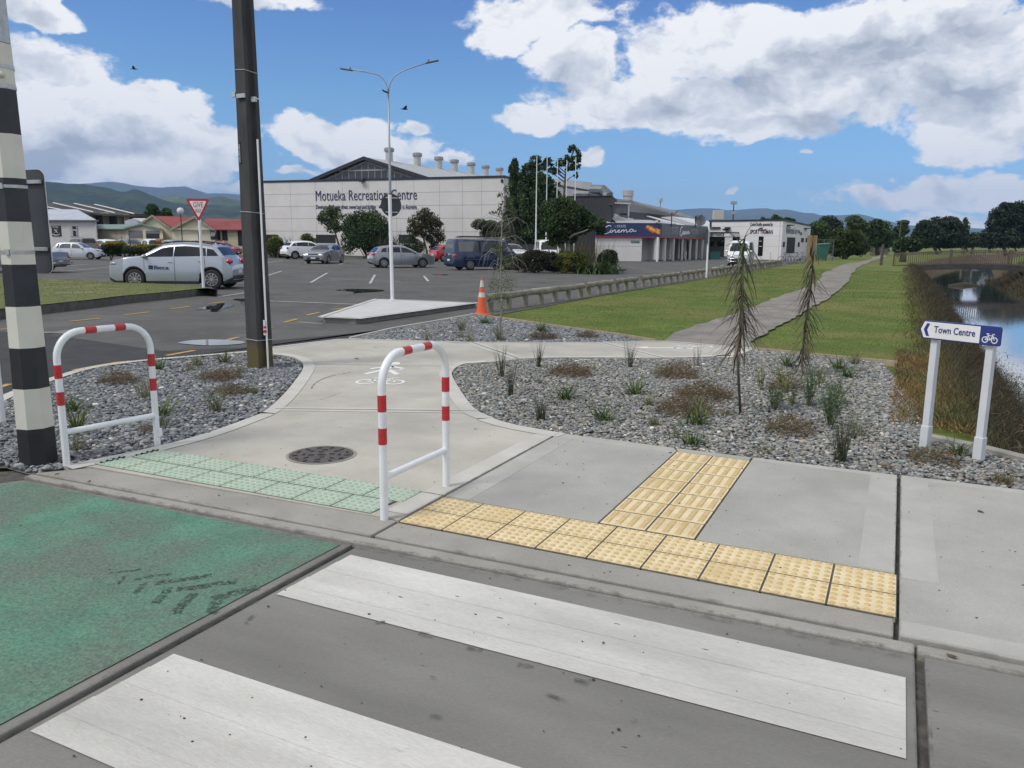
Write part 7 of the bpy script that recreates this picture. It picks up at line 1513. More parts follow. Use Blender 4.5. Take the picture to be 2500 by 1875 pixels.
# shrubs along the recreation building wall
tree('leaning olive leaved tree in front of the wall slogan', '2', 81, [(720, 560, 34, 40), (700, 620, 82, 62), (740, 690, 80, 60), (640, 640, 40, 45), (780, 600, 42, 50)], 3400, .2, GRYG[:2] + MID, trunk=[(792, 0), (785, 860), (760, 770), (735, 700)], tr=.13, kc=22)
tree('big dense dark bush, tallest in the middle of the building wall', '2', 80, [(880, 690, 70, 90), (960, 660, 85, 85), (1060, 640, 85, 75), (1130, 700, 70, 90), (1000, 780, 130, 100), (880, 830, 75, 95), (1090, 830, 100, 90), (1180, 740, 45, 70)], 14000, .2, DK_ + MID[:2], name='dense_bush', cat='bush', kc=34)
tree('reddish brown open tree right of the round sign, before the wall', '2', 80, [(1500, 600, 60, 55), (1450, 660, 80, 60), (1560, 650, 80, 60), (1610, 720, 70, 60), (1500, 740, 90, 50), (1420, 730, 60, 50), (1640, 800, 45, 45), (1560, 800, 60, 40)], 6500, .19, [(.06, .065, .03), (.08, .075, .035), (.05, .06, .028), (.09, .075, .04)], trunk=[(1530, 0), (1525, 900), (1500, 800), (1490, 720)], tr=.13, kc=24)
shrub('dark low bush under the reddish tree by the wall', '2', 81, [(1400, 860, 75, 60), (1340, 900, 60, 40), (1460, 880, 55, 50), (1600, 880, 50, 45)], 4200, .17, DK_)
tuft(basept('2', 1290, 82, 0), 'small fern tree with one pale frond reaching left of the reddish tree', 34, 3.0, .30, .25, 1.5, [(.09, .12, .03), (.13, .16, .04), (.05, .08, .025)], name='fern', cat='fern', jitter=.2, seg=6)
tuft(basept('2', 1150, 79, 0), 'spiky flax clump at the right of the big dark bush', 260, 3.1, .10, .28, .5, [(.035, .05, .025), (.05, .065, .03), (.07, .08, .04)], name='flax', cat='flax', jitter=.7)
t_ = tuft(basept('2', 345, 80, 0), 'flax clump with tall dark seed stalks at the left of the wall', 420, 2.3, .10, .35, .8, [(.03, .042, .022), (.045, .06, .03)], name='flax', cat='flax', jitter=.9)
mb = MB()
for i in range(11):
    b = Vector(basept('2', 330 + random.uniform(-40, 60), 80)); tip = Vector(at('2', 230 + i * 22, 640 + 70 * abs(math.sin(i * 1.9)), 80)); m_ = b.lerp(tip, .5) + Vector((0, 0, .5)); mb.tube([b, m_, tip], [.035, .03, .02], 5)
    for j in range(7): q = m_.lerp(tip, .35 + j * .1); mb.box((q.x + random.uniform(-.15, .15), q.y, q.z + .06), (.10, .08, .2))
mb.build('seed_stalks', mat('stalk', (.03, .025, .02), rough=.9), t_)
shrub('yellow green hedge at the left end of the building wall', '2', 79, [(250, 840, 60, 60), (210, 880, 45, 55), (280, 890, 70, 50)], 4200, .17, [(.09, .12, .025), (.12, .15, .03), (.06, .085, .02)], name='hedge')
shrub('small yellow green bush behind the white SUV by the wall', '2', 82, [(520, 800, 52, 34), (560, 830, 40, 30)], 1800, .17, [(.09, .12, .025), (.12, .15, .03), (.06, .085, .02)])
shrub('grey green shrub behind the blue van, right end of the wall', 'T', 62, [(230, 930, 110, 62), (360, 960, 130, 75), (520, 990, 120, 85), (400, 1060, 160, 70), (620, 1030, 60, 60)], 8000, .16, GRYG, kc=30)
mbk = MB(); kb = [g('2', x, y, -.02) for x, y in ((160, 945), (700, 950), (1000, 962), (1600, 965))]; edging(mbk, kb, .12, .2); mbk.build('kerb', KO, kind='structure')
# yellow junipers left
shrub('golden topped juniper, left one, beside the small old silver hatchback', 'L', 64.5, [(1130, 860, 110, 70), (1290, 850, 150, 75), (1240, 920, 170, 60)], 6500, .13, [(.05, .07, .02), (.03, .05, .018), (.09, .10, .02)], name='juniper')
shrub('golden topped juniper, right one, behind the silver SUV bonnet', 'L', 62.5, [(1520, 900, 140, 60), (1700, 890, 170, 70), (1900, 890, 170, 60), (2080, 900, 120, 60)], 9000, .13, [(.05, .07, .02), (.03, .05, .018), (.09, .10, .02)], name='juniper')
for nm_, bl in (('juniper', [(1130, 800, 95, 24), (1270, 790, 150, 36)]), ('juniper.001', [(1520, 860, 130, 24), (1700, 835, 170, 32), (1900, 840, 170, 30), (2080, 870, 110, 24)])):
    crown('new_growth', pxb('L', bl, 63.2), 3200, .12, [(.34, .26, .03), (.28, .23, .03), (.22, .20, .03)], bpy.data.objects[nm_])
for x, yt in ((1350, 660), (1478, 620)):
    b = Vector(basept('L', x + 30, 64)); mb = MB(); mb.tube([b, at('L', x, yt, 64)], [.06, .02], 5); o = mb.build('spike_plant', mat('spike', (.05, .06, .03), rough=.9), label=('left' if x < 1400 else 'right') + ' of two thin dark spikes sticking out of the golden junipers', cat='plant')
tree('dark round tree behind the red roofed buildings', 'L', 130, [(1880, 230, 100, 90), (1830, 300, 80, 60), (1960, 290, 70, 60)], 2600, .45, DK_ + MID[:1])
tree('smaller dark tree right of the round one behind the red roofs', 'L', 132, [(2110, 270, 80, 62), (2150, 320, 60, 50)], 1700, .45, DK_)
shrub('dark hedge top between the shed and the blue grey gable', 'L', 125, [(1500, 350, 110, 35), (1640, 340, 90, 30)], 1600, .4, DK_, name='hedge')
# right hand tree belt
G4 = 'trees beyond the lawn and bridge'
far_trees = [('green rounded tree just right of the sports office', '4', 128, [(1160, 420, 50, 90), (1210, 390, 70, 80), (1200, 470, 90, 60)], 4200, .42, MID + DK_[:1]),
 ('grey green feathery tree second from the sports office', '4', 150, [(1290, 320, 70, 50), (1330, 360, 70, 60), (1270, 400, 80, 70)], 3800, .5, [(.045, .065, .045), (.06, .08, .055), (.035, .05, .035)]),
 ('wide rounded light green bush at the left of the path end', '4', 100, [(1400, 450, 90, 75), (1490, 480, 110, 90), (1420, 540, 120, 70), (1560, 550, 75, 55), (1360, 540, 60, 60)], 8000, .32, [(.05, .075, .022), (.065, .09, .028), (.04, .06, .02)]),
 ('reddish topped green tree behind the rounded bush', '4', 145, [(1500, 310, 65, 40), (1530, 360, 80, 60), (1560, 440, 80, 70)], 4200, .45, MID + [(.08, .06, .035)]),
 ('dark round tree over the end of the walking path', '4', 140, [(1690, 360, 70, 55), (1740, 400, 80, 80), (1680, 450, 85, 75), (1780, 470, 60, 60)], 5500, .45, [(.03, .055, .02), (.04, .07, .022)] + DK_),
 ('small flat topped tree beside the far power pole', '5', 145, [(440, 390, 50, 26), (430, 450, 60, 60), (380, 500, 60, 70)], 2600, .45, DK_),
 ('low dark bush at the near end of the footbridge', '5', 86, [(450, 600, 90, 60), (540, 620, 75, 60), (400, 650, 60, 45)], 4200, .3, DK_ + [(.04, .05, .025)]),
 ('widest dark tree mass behind the middle of the footbridge', '5', 165, [(660, 440, 80, 70), (780, 410, 90, 70), (900, 400, 90, 65), (980, 470, 80, 90), (720, 520, 150, 90), (880, 530, 150, 90), (1000, 570, 70, 60), (600, 520, 70, 80)], 14000, .55, [(.03, .05, .03), (.04, .065, .038), (.05, .075, .04)]),
 ('thin ragged tree standing alone right of the wide tree mass', '5', 175, [(1065, 370, 20, 30), (1080, 420, 26, 40), (1075, 480, 24, 40)], 500, .5, DK_),
 ('small rounded tree between the thin tree and the giant one', '5', 175, [(1170, 530, 50, 40), (1150, 580, 70, 45)], 2200, .5, DK_),
 ('giant dark tree with bright gaps at the right edge', '5', 150, [(1400, 300, 75, 60), (1490, 250, 90, 60), (1600, 230, 90, 60), (1380, 400, 90, 90), (1500, 380, 130, 110), (1640, 350, 110, 130), (1320, 520, 90, 70), (1450, 540, 140, 90), (1600, 540, 140, 90), (1720, 300, 100, 100)], 16000, .5, [(.026, .044, .03), (.036, .06, .038), (.048, .07, .048)])]
for lb, k, D, bl, n, s, pal in far_trees: tree(lb, k, D, bl, n, s, pal, tr=.35, group=G4, kc=36, clump=.22, zmin=.0)
for i in range(9):
    px = 1985 + i * 62 + random.uniform(-15, 15); D = random.uniform(200, 260); hgt = random.uniform(15, 34)
    tree('far dark hedge tree, %s from the left along the skyline' % ['first', 'second', 'third', 'fourth', 'fifth', 'sixth', 'seventh', 'eighth', 'ninth'][i], 's', D, [(px, 603 - hgt * .6, 32, hgt * .6), (px + 26, 603 - hgt * .45, 30, hgt * .5)], 1900, .8, [(.03, .05, .033), (.045, .066, .043)], tr=.3, name='far_tree', group='far trees along the skyline', zmin=0.)
tree('palm like tree tops showing above the sports office roof', 'S', 150, [(1190, 150, 50, 40), (1260, 170, 60, 30), (1380, 180, 60, 26), (1470, 200, 50, 26), (985, 170, 30, 20), (1080, 190, 70, 16)], 2400, .5, MID + DK_, tr=.3)
# ---- lancewoods: thin stems with long hanging leaves
LW = mat('lance_stem', (.07, .055, .045), (.11, .09, .075), scale=30, rough=.9)
def lancewood(base, path, leaf_from, n, label, Lf=.30, fine=False):
    t = empty('lancewood_tree', (0, 0, 0), 0, label, 'young tree', 'young lancewood trees with hanging leaves'); P_ = [Vector(p) for p in path]
    mb = MB(); mb.tube(P_, [.0135 * (1 - .5 * i / (len(P_) - 1)) for i in range(len(P_))], 8); mb.build('trunk', LW, t, smooth=True)
    cum = [0]; 
    for a, b in zip(P_, P_[1:]): cum.append(cum[-1] + (b - a).length)
    V_, F_, C_ = [], [], []; off = 0
    for i in range(n):
        q = leaf_from + (1 - leaf_from) * (i / (n - 1)); s = q * cum[-1]; j = max(0, min(len(P_) - 2, int(np.searchsorted(cum, s)) - 1)); p = P_[j].lerp(P_[j + 1], (s - cum[j]) / max(1e-6, cum[j + 1] - cum[j])); topness = max(0, (q - .93) / .07)
        az = random.uniform(0, 6.28); L_ = Lf * random.uniform(.7, 1.25) * (1 - .35 * topness); tilt = math.pi - random.uniform(.12, .95) * (1.15 - .4 * q) if q < .9 else math.pi / 2 - random.uniform(-.9, 1.1); seg = 5; w = random.uniform(.005, .0105)
        x, y, z = p.x, p.y, p.z; hx, hy = math.cos(az), math.sin(az); pts = []
        an = tilt if q >= .9 else tilt - .5
        for k in range(seg + 1):
            pts.append((x, y, z)); an2 = an + ((.5 * k / seg) if q < .9 else .9 * k / seg); x += math.sin(an2) * hx * L_ / seg; y += math.sin(an2) * hy * L_ / seg; z += math.cos(an2) * L_ / seg
        v = []; 
        for k, (a_, b_, c_) in enumerate(pts): ww = w * (1 - .75 * (k / seg) ** 2); v += [(a_ - hy * ww, b_ + hx * ww, c_), (a_ + hy * ww, b_ - hx * ww, c_)]
        V_ += v; F_ += [[off + 2 * k, off + 2 * k + 1, off + 2 * k + 3, off + 2 * k + 2] for k in range(seg)]; off += len(v); c = random.choice([(.08, .065, .05), (.10, .08, .06), (.075, .07, .045), (.13, .09, .065), (.07, .085, .04)]) if q < .9 else (.06, .085, .035); C_ += [c] * len(v)
    npmesh('leaves', np.array(V_), np.array(F_), LEAFG, np.array(C_), parent=t); return t
D1 = 7.75; lancewood(None, [(*g('d', 1600, 893), -.03), at('4', 522, 1500, D1), at('4', 518, 1370, D1), at('4', 530, 1295, D1), at('4', 562, 1240, D1), at('4', 566, 1100, D1), at('4', 556, 900, D1), at('4', 562, 700, D1), at('4', 574, 520, D1), at('4', 584, 440, D1)], .38, 165, 'nearer lancewood sapling with drooping dark leaves in the gravel bed', .36)
D2 = 10.15; lancewood(None, [(*g('d', 1735, 810), -.03), at('4', 1062, 1500, D2), at('4', 1080, 1300, D2), at('4', 1110, 1100, D2), at('4', 1130, 950, D2), at('4', 1150, 750, D2), at('4', 1158, 600, D2), at('4', 1160, 560, D2)], .12, 180, 'farther lancewood sapling with drooping dark leaves near the timber edging', .34)
# weeping sapling in the far bed
Dw = 13.55; ws = empty('weeping_sapling', (0, 0, 0), 0, 'thin young tree with fine weeping twigs in the far gravel bed', 'young tree')
tp = [(*g('d', 1080, 737), -.03), at('3', 258, 1300, Dw), at('3', 252, 1050, Dw), at('3', 256, 850, Dw), at('3', 262, 650, Dw), at('3', 285, 480, Dw), at('3', 300, 350, Dw)]
mb = MB(); mb.tube(tp, [.016, .015, .013, .011, .009, .006, .003], 7)
for i in range(46):
    q = random.uniform(.12, .72); s = q * (len(tp) - 1); j = int(s); p = Vector(tp[j]).lerp(Vector(tp[j + 1]), s - j); az = random.uniform(0, 6.28); L_ = random.uniform(.22, .5); h = Vector((math.cos(az), math.sin(az), 0)); mb.tube([p, p + h * L_ * .5 + Vector((0, 0, .06)), p + h * L_ * .85 + Vector((0, 0, -.05)), p + h * L_ + Vector((0, 0, -.25))], [.004, .003, .0025, .0015], 4)
for a, b in (((270, 560), (380, 600)), ((280, 500), (215, 430)), ((262, 640), (170, 570)), ((290, 430), (340, 330)), ((270, 600), (370, 480)), ((258, 740), (400, 620))): p, q = Vector(at('3', *a, Dw)), Vector(at('3', *b, Dw)); mb.tube([p, p.lerp(q, .5) + Vector((0, 0, .03)), q], [.005, .004, .002], 4)
mb.build('trunk', BARKP, ws, smooth=True)
crown('leaves', pxb('3', [(260, 1180, 90, 110, 0), (250, 1340, 80, 70, 0), (200, 1230, 60, 70, .1), (330, 1210, 60, 80, -.1), (260, 1020, 50, 70, 0)], Dw), 1500, .028, [(.12, .15, .06), (.15, .17, .07), (.10, .12, .05)], ws, aspect=.45, clump=.4)
crown('leaves', pxb('3', [(320, 480, 48, 50, 0), (350, 590, 42, 60, .1), (240, 440, 26, 20, 0), (300, 390, 24, 40, 0), (190, 585, 34, 14, 0), (255, 560, 30, 60, 0), (225, 900, 40, 70, 0), (310, 990, 40, 60, 0)], Dw), 620, .055, [(.07, .10, .04), (.10, .13, .055), (.06, .085, .03)], ws, aspect=.4, clump=.35)
# ---- bed plants
GRNT = [(.07, .12, .03), (.10, .15, .04), (.05, .09, .025), (.13, .15, .05)]; SEDG = [(.05, .065, .045), (.07, .085, .055), (.04, .05, .035), (.10, .09, .05)]; TAN = [(.22, .19, .09), (.16, .15, .06), (.12, .13, .05)]
def T_(k, x, y): c = g(k, x, y); return (c[0], c[1], 0)
strap = dict(n=46, L=.27, w=.014, spread=.55, curve=.9, pal=GRNT, jitter=.03)
sedge = dict(n=60, L=.36, w=.0045, spread=.14, curve=.25, pal=SEDG, jitter=.022)
fine = dict(n=80, L=.26, w=.004, spread=.35, curve=.6, pal=GRNT + TAN, jitter=.03)
tanf = dict(n=60, L=.2, w=.004, spread=.3, curve=.5, pal=TAN, jitter=.03)
GP = 'green strap leaved tufts in the gravel beds'; GS = 'upright dark sedges in the gravel beds'
L_t = [('b1', 620, 872, strap, 'strap leaved tuft behind the near leg of the left hoop rail', GP, 1.0), ('b1', 655, 1040, strap, 'strap leaved tuft seen through the left hoop rail above its crossbar', GP, 1.25), ('b1', 1395, 905, strap, 'broad strap leaved tuft right of the far leg of the left hoop rail', GP, 1.2), ('b1', 1365, 1010, fine, 'small reddish based tuft right of the left hoop rail', None, .8),
       ('b1', 1345, 525, strap, 'strap leaved tuft by the kerb above the left hoop rail', GP, 1.1), ('b1', 1900, 470, strap, 'strap leaved tuft near the kerb left of the utility pole', GP, 1.0), ('b1', 1665, 495, fine, 'fine green tuft by the kerb between two strap tufts', None, 1.), ('b1', 1610, 540, tanf, 'small tan tuft left of the utility pole by the kerb', None, 1.),
       ('b1', 2020, 560, tanf, 'small yellowish tuft touching the utility pole foot', None, 1.1), ('b1', 1825, 880, fine, 'dark fine leaved tuft in the middle of the left gravel bed', None, 1.5), ('b1', 645, 1210, tanf, 'yellow green tuft under the crossbar of the left hoop rail', None, 1.1), ('b1', 1225, 770, fine, 'sprawling fine tuft behind the far leg of the left hoop rail', None, 1.3), ('b1', 2150, 730, fine, 'flat little green tuft below the utility pole', None, .6),
       ('b3', 255, 592, sedge, 'upright dark sedge nearest the path at the left corner of the big bed', GS, 1.25), ('b3', 335, 745, sedge, 'thick upright sedge, second from the left corner of the big bed', GS, 1.2), ('b3', 572, 510, sedge, 'upright sedge by the upper path edge, left of the brown mound', GS, 1.1), ('b3', 1340, 508, sedge, 'tall sedge by the upper path edge in the middle of the big bed', GS, 1.25), ('b3', 1900, 502, dict(sedge, n=14), 'very thin sedge by the upper path edge near the cycle symbol', GS, 1.1),
       ('b3', 588, 955, dict(sedge, n=80), 'stubby sedge with brown top near the left edge of the big bed', GS, .8), ('b3', 790, 780, strap, 'strap leaved tuft left of centre in the big bed', GP, 1.35), ('b3', 1370, 740, strap, 'wide strap leaved tuft in the middle of the big bed', GP, 1.3), ('b3', 1110, 955, strap, 'strap leaved tuft in the front left of the big bed', GP, 1.2), ('b3', 1895, 995, strap, 'bright strap leaved tuft before the brown mounds in the big bed', GP, 1.4),
       ('b3', 1500, 835, fine, 'flat small green weed between tufts of the big bed', None, .7), ('b3', 1720, 1110, dict(fine, n=36), 'loose wispy tuft near the front edge of the big bed', None, 1.), ('b3', 1860, 1160, strap, 'flat grey green tuft at the front edge beside the ribbed tiles', GP, .8), ('b3', 1545, 1000, fine, 'tiny green sprout in the front of the big bed', None, .5), ('b3', 1040, 530, dict(fine, n=24), 'faint green sprig right of the brown mound', None, .8), ('b3', 570, 640, dict(fine, n=24), 'faint brown sprig behind the left sedges', None, .7),
       ('b4', 890, 1113, dict(sedge, n=90, L=.42), 'tall dark sedge at the front edge of the bed left of the sign posts', GS, 1.15), ('b4', 1000, 935, dict(fine, n=70), 'brown tipped tuft left of the sign posts', None, 1.1), ('b4', 1745, 1065, strap, 'green tuft between the two sign posts by the nib wall', GP, .9), ('b4', 935, 508, strap, 'strap leaved tuft in the back right of the big bed', GP, 1.1), ('b4', 875, 450, strap, 'strap leaved tuft behind another in the back right of the bed', GP, 1.1), ('b4', 990, 412, fine, 'small tuft against the timber edging near the lawn', None, 1.2),
       ('b4', 515, 430, strap, 'strap leaved tuft between the two lancewood saplings', GP, 1.3), ('b4', 640, 380, dict(tanf, n=80), 'brownish tuft beside the farther lancewood at the edging', None, 1.4), ('b4', 2060, 1270, dict(tanf, n=50), 'small dry brown tuft at the far right of the front bed', None, .8), ('b4', 60, 780, fine, 'little green weed left of the nearer lancewood', None, .6), ('b4', 340, 1050, dict(fine, n=30), 'faint flat weed near the front edge of the gravel', None, .6),
       ('b2', 1820, 200, dict(fine, n=110), 'bright green tuft in the far bed left of the weeping sapling', None, 1.5), ('b2', 2025, 142, strap, 'strap leaved tuft in the far bed below the traffic cone', GP, 1.1), ('b2', 1525, 288, tanf, 'tan tuft on the path edge of the far bed, left one', None, 1.6), ('b2', 1885, 295, tanf, 'tan tuft on the path edge of the far bed, right one', None, 1.5), ('b2', 1815, 262, tanf, 'tan tuft under the bright green one in the far bed', None, 1.3), ('b2', 2145, 280, dict(fine, n=110), 'upright green tuft at the foot of the weeping sapling', None, 1.7), ('b2', 1250, 258, dict(tanf, n=14), 'single dry sprig in the left corner of the far bed', None, 1.2), ('b2', 1498, 185, dict(tanf, n=12), 'thin dry sprig by the kerb of the far bed', None, 1.2),
       ('b3', 115, 138, strap, 'strap leaved tuft beside the weeping sapling in the far bed', GP, 1.1), ('b3', 590, 205, dict(strap, n=80), 'dark strap leaved tuft by the timber edging of the far bed', GP, 1.3)]
for k, x, y, pq_, lb, gr_, s in L_t:
    q = dict(pq_); q['L'] = q['L'] * s; nm = 'sedge' if q['w'] < .006 and q['spread'] < .2 else ('strap_tuft' if q['w'] > .01 else 'grass_tuft'); tuft(T_(k, x, y), lb, name=nm, group=gr_, **q)
# low brown wiry mounds
TWIG = leafmat('twigs', rough=.8, sub=.1)
L_m = [('b1', 1000, 640, .34, .16, 'brown wiry mound in the back left gravel bed behind the hoop rail'), ('b1', 1860, 612, .36, .16, 'brown wiry mound nearest the utility pole in the left bed'), ('b1', 1960, 730, .30, .14, 'brown wiry mound below the one by the utility pole'), ('b1', 1240, 1045, .12, .08, 'small faded brown mound by the far leg of the left hoop rail'),
       ('b3', 830, 575, .40, .20, 'brown wiry mound behind the left sedges in the big bed'), ('b3', 1730, 590, .42, .24, 'tan brown wiry mound near the upper path edge of the big bed'), ('b3', 1960, 765, .45, .22, 'red brown wiry mound left of the nearer lancewood'), ('b3', 1800, 895, .42, .2, 'dark brown wiry mound behind the bright strap tuft'), ('b3', 610, 265, .38, .17, 'brown wiry mound in the far bed near the timber edging'), ('b3', 985, 255, .30, .15, 'small brown wiry mound at the right of the far bed'),
       ('b4', 525, 905, .33, .22, 'brown wiry mound below the yellow green lupins'), ('b4', 1560, 1120, .27, .15, 'flat dark brown mound under the direction sign'), ('b4', 500, 590, .30, .2, 'orange brown mound among the lupins'), ('b4', 2050, 1275, .12, .08, 'little brown mound at the far right of the gravel'), ('b4', 1220, 1165, .07, .04, 'tiny red brown mat of weed at the front edge')]
for k, x, y, r, h, lb in L_m:
    r *= .86; c = T_(k, x, y); t = empty('wiry_shrub', c, 0, lb, 'shrub', 'low brown wiry shrubs in the gravel beds'); n = int(900 * (r / .35) ** 2) + 60
    az = rng.uniform(0, 6.283, n); rr = r * np.sqrt(rng.uniform(0, 1, n)) * .8; base = np.stack([rr * np.cos(az), rr * np.sin(az), rng.uniform(0, .8, n) * h * (1 - (rr / r) ** 2)], 1); d = rng.normal(size=(n, 3)) * np.array([1, 1, .7]); d[:, 2] += .25; d /= np.linalg.norm(d, axis=1)[:, None]; L_ = rng.uniform(.04, .13, n)[:, None] * (r / .35) ** .5; side_ = np.cross(d, rng.normal(size=(n, 3))); side_ /= np.linalg.norm(side_, axis=1)[:, None]; side_ *= .0022
    V = np.stack([base - side_, base + side_, base + d * L_ + side_ * .5, base + d * L_ - side_ * .5], 1); V[..., 2] = np.maximum(V[..., 2], 0)
    cl = np.array([(.16, .10, .055), (.11, .075, .045), (.20, .13, .07), (.09, .07, .04), (.13, .12, .05)])[rng.integers(0, 5, n)]
    npmesh('twigs', V.reshape(-1, 3), np.arange(n * 4).reshape(n, 4), TWIG, np.repeat(cl, 4, 0), parent=t)
# silvery and yellow lupins
def lupin(c, h, n, pal, label, lean=(0, 0)):
    t = empty('lupin', c, 0, label, 'plant', 'lupins in the big gravel bed'); mb = MB()
    P_, Cc = [], []
    for i in range(n):
        az = random.uniform(0, 6.28); r = random.uniform(.0, .10); hh = h * random.uniform(.6, 1.05); tip = Vector((r * math.cos(az) * 1.6, r * math.sin(az) * 1.6, hh)); mb.tube([(r * .2 * math.cos(az), r * .2 * math.sin(az), -.02), tip * .5, tip], [.004, .0035, .002], 5)
        for j in range(26):
            q = random.uniform(.25, 1.0); p = tip * q; P_.append((p.x + random.gauss(0, .022), p.y + random.gauss(0, .022), p.z + random.gauss(0, .01))); Cc.append(pal[0] if random.random() < .5 + .4 * (q - .5) else random.choice(pal))
    mb.build('stem', mat('lupin_stem', (.12, .14, .06), rough=.8), t); m = len(P_); V = rot_quads(np.array(P_), .042, .3, m)
    npmesh('leaves', V.reshape(-1, 3), np.arange(m * 4).reshape(m, 4), LEAF, np.repeat(np.array(Cc), 4, 0), parent=t)
SG = [(.13, .19, .11), (.10, .15, .09), (.17, .22, .13)]; YG = [(.17, .21, .08), (.40, .32, .06), (.34, .30, .08), (.14, .19, .10)]
for k, x, y, h, n, pal, lb in (('b4', 325, 600, .32, 5, YG, 'thin yellow green lupin, leftmost near the nearer lancewood'), ('b4', 405, 745, .27, 12, YG[::-1][:2] + SG, 'bushy green lupin below the leftmost thin one'), ('b4', 490, 620, .36, 10, YG, 'tall lupin with yellow lower leaves left of the farther lancewood'), ('b4', 545, 715, .17, 4, YG, 'small pale lupin in the middle of the lupin group'),
                               ('b4', 665, 710, .42, 14, SG + YG[:1], 'tall grey green lupin right of the farther lancewood stem'), ('b4', 735, 590, .28, 5, YG, 'thin lupin with orange yellow leaves behind the tall grey green one'), ('b4', 815, 858, .38, 24, SG, 'big bushy silvery lupin, nearest of the group'), ('b4', 860, 700, .34, 12, SG + YG[:2], 'pale lupin standing right behind the big silvery one')):
    lupin(T_(k, x, y), h, n, pal, lb)
# ---- stream bank growth (stuff)
def field(name, n, ufun, vfun, L, w, spread, pal, label, seg=2, curve=.6, zoff=0., keep=None, mt=None):
    u = ufun(n); v = vfun(n); k = in_view(u, v, .12)
    if keep is not None: k &= keep(u, v)
    u, v = u[k], v[k]; n = len(u); z = ground_z(u, v) + .0 + zoff
    az = rng.uniform(0, 6.283, n); tl = np.abs(rng.normal(0, spread, n)); Ls = L * rng.uniform(.5, 1.25, n) * (1 + .0 * v); q = np.linspace(0, 1, seg + 1); ang = tl[:, None] + curve * q[None]; hor = np.concatenate([np.zeros((n, 1)), np.cumsum(np.sin(ang[:, 1:]), 1)], 1) * (Ls / seg)[:, None]; ver = np.concatenate([np.zeros((n, 1)), np.cumsum(np.cos(ang[:, 1:]), 1)], 1) * (Ls / seg)[:, None]
    X = u[:, None] + hor * np.cos(az)[:, None]; Y = v[:, None] + hor * np.sin(az)[:, None]; Z = z[:, None] + ver; dist = np.hypot(u, v); ww = (w * (1 + dist / 14))[:, None] * (1 - .85 * q[None]) * .5; dx = CA * ww; dy = SA * ww
    V = np.stack([np.stack([X - dx, Y - dy, Z], 2), np.stack([X + dx, Y + dy, Z], 2)], 2); F = np.concatenate([np.stack([np.arange(n) * (seg + 1) * 2 + i * 2 + o for o in (0, 1, 3, 2)], 1) for i in range(seg)])
    pal = np.array(pal); patch_ = (np.sin(u * 2.1 + np.cos(v * .9) * 2) * np.cos(v * 1.3) * .5 + .5); C_ = pal[np.clip((patch_ * len(pal) + rng.normal(0, .8, n)).astype(int), 0, len(pal) - 1)] * rng.uniform(.7, 1.3, (n, 1))
    return npmesh(name, V.reshape(-1, 3), F, mt or LEAF, np.repeat(C_, (seg + 1) * 2, 0), kind='stuff', label=label, cat='vegetation')
REED = [(.085, .066, .046), (.11, .086, .055), (.07, .065, .04), (.14, .105, .065), (.06, .075, .035), (.05, .042, .03)]
vd = lambda lo, hi: (lambda n: lo + (hi - lo) * rng.uniform(0, 1, n) ** 1.8)
field('bank_reeds', 52000, lambda n: 0, vd(6.5, 76), .55, .010, .55, REED, 'brown wiry growth on the near bank of the stream', seg=2) if False else None
def uband(v_f, a, b, keepz=None):
    return None
vb = lambda n: 5.5 + 72 * rng.uniform(0, 1, n) ** 1.9
_v = vb(120000); _u = .55 + rng.beta(1.6, 1.6, 120000) * 2.4
field('bank_reeds', 120000, lambda n: _u, lambda n: _v, .36, .0045, 1.0, REED, 'brown wiry growth covering the near bank of the stream', seg=2, keep=lambda u, v: (v > 9.5) | ((u > .9) & (v > 7.6)))
_v2 = 14 + 75 * rng.uniform(0, 1, 30000) ** 1.2; _u2 = 7.2 + rng.beta(1.2, 1.6, 30000) * 4.5
field('bank_reeds', 30000, lambda n: _u2, lambda n: _v2, .75, .012, .5, REED, 'brown wiry growth covering the far bank of the stream', seg=2)
_v3 = 7.6 + 6.5 * rng.uniform(0, 1, 9000); _u3 = .05 + rng.uniform(0, 1, 9000) * .75
field('dry_weeds', 9000, lambda n: _u3, lambda n: _v3, .10, .006, .8, [(.26, .16, .07), (.20, .13, .06), (.30, .22, .10), (.12, .12, .04), (.16, .10, .06)], 'orange brown dry weeds at the top of the stream bank behind the sign', seg=2, zoff=.04, keep=lambda u, v: (v > 8.2) & ~in_poly(u, v, [(0, 0), (1, 0), (1, 7.2), (.3, 7.7)]))
# wiry scrub clumps all along both banks
sb_ = []
for i in range(150):
    v = 7.6 + 66 * random.random() ** 1.7; u = random.uniform(.95, 2.7); r = random.uniform(.22, .5) * (1 + v * .004); sb_.append(((u, v, float(ground_z(np.array(u), np.array(v))) + r * .35), (r * 1.2, r * 1.3, r * .75)))
for i in range(60):
    v = random.uniform(16, 80); u = random.uniform(7.9, 11.5); r = random.uniform(.4, .9); sb_.append(((u, v, float(ground_z(np.array(u), np.array(v))) + r * .35), (r * 1.2, r * 1.3, r * .8)))
o_ = crown('bank_scrub', sb_, 60000, .075, REED + [(.10, .075, .05), (.05, .055, .03)], None, aspect=.16, clump=.30, kc=14, zmin=-1.6, kind='stuff', label='tangled brown scrub growing along both banks of the stream', cat='vegetation')
_v5 = 8.5 + 60 * rng.uniform(0, 1, 26000) ** 1.7; _u5 = rng.normal(.72, .22, 26000)
field('rough_grass', 26000, lambda n: _u5, lambda n: _v5, .14, .005, .7, [(.10, .13, .03), (.15, .15, .05), (.20, .16, .08), (.07, .10, .03), (.12, .09, .05)], 'ragged longer grass along the top edge of the stream bank', seg=2, zoff=.03)
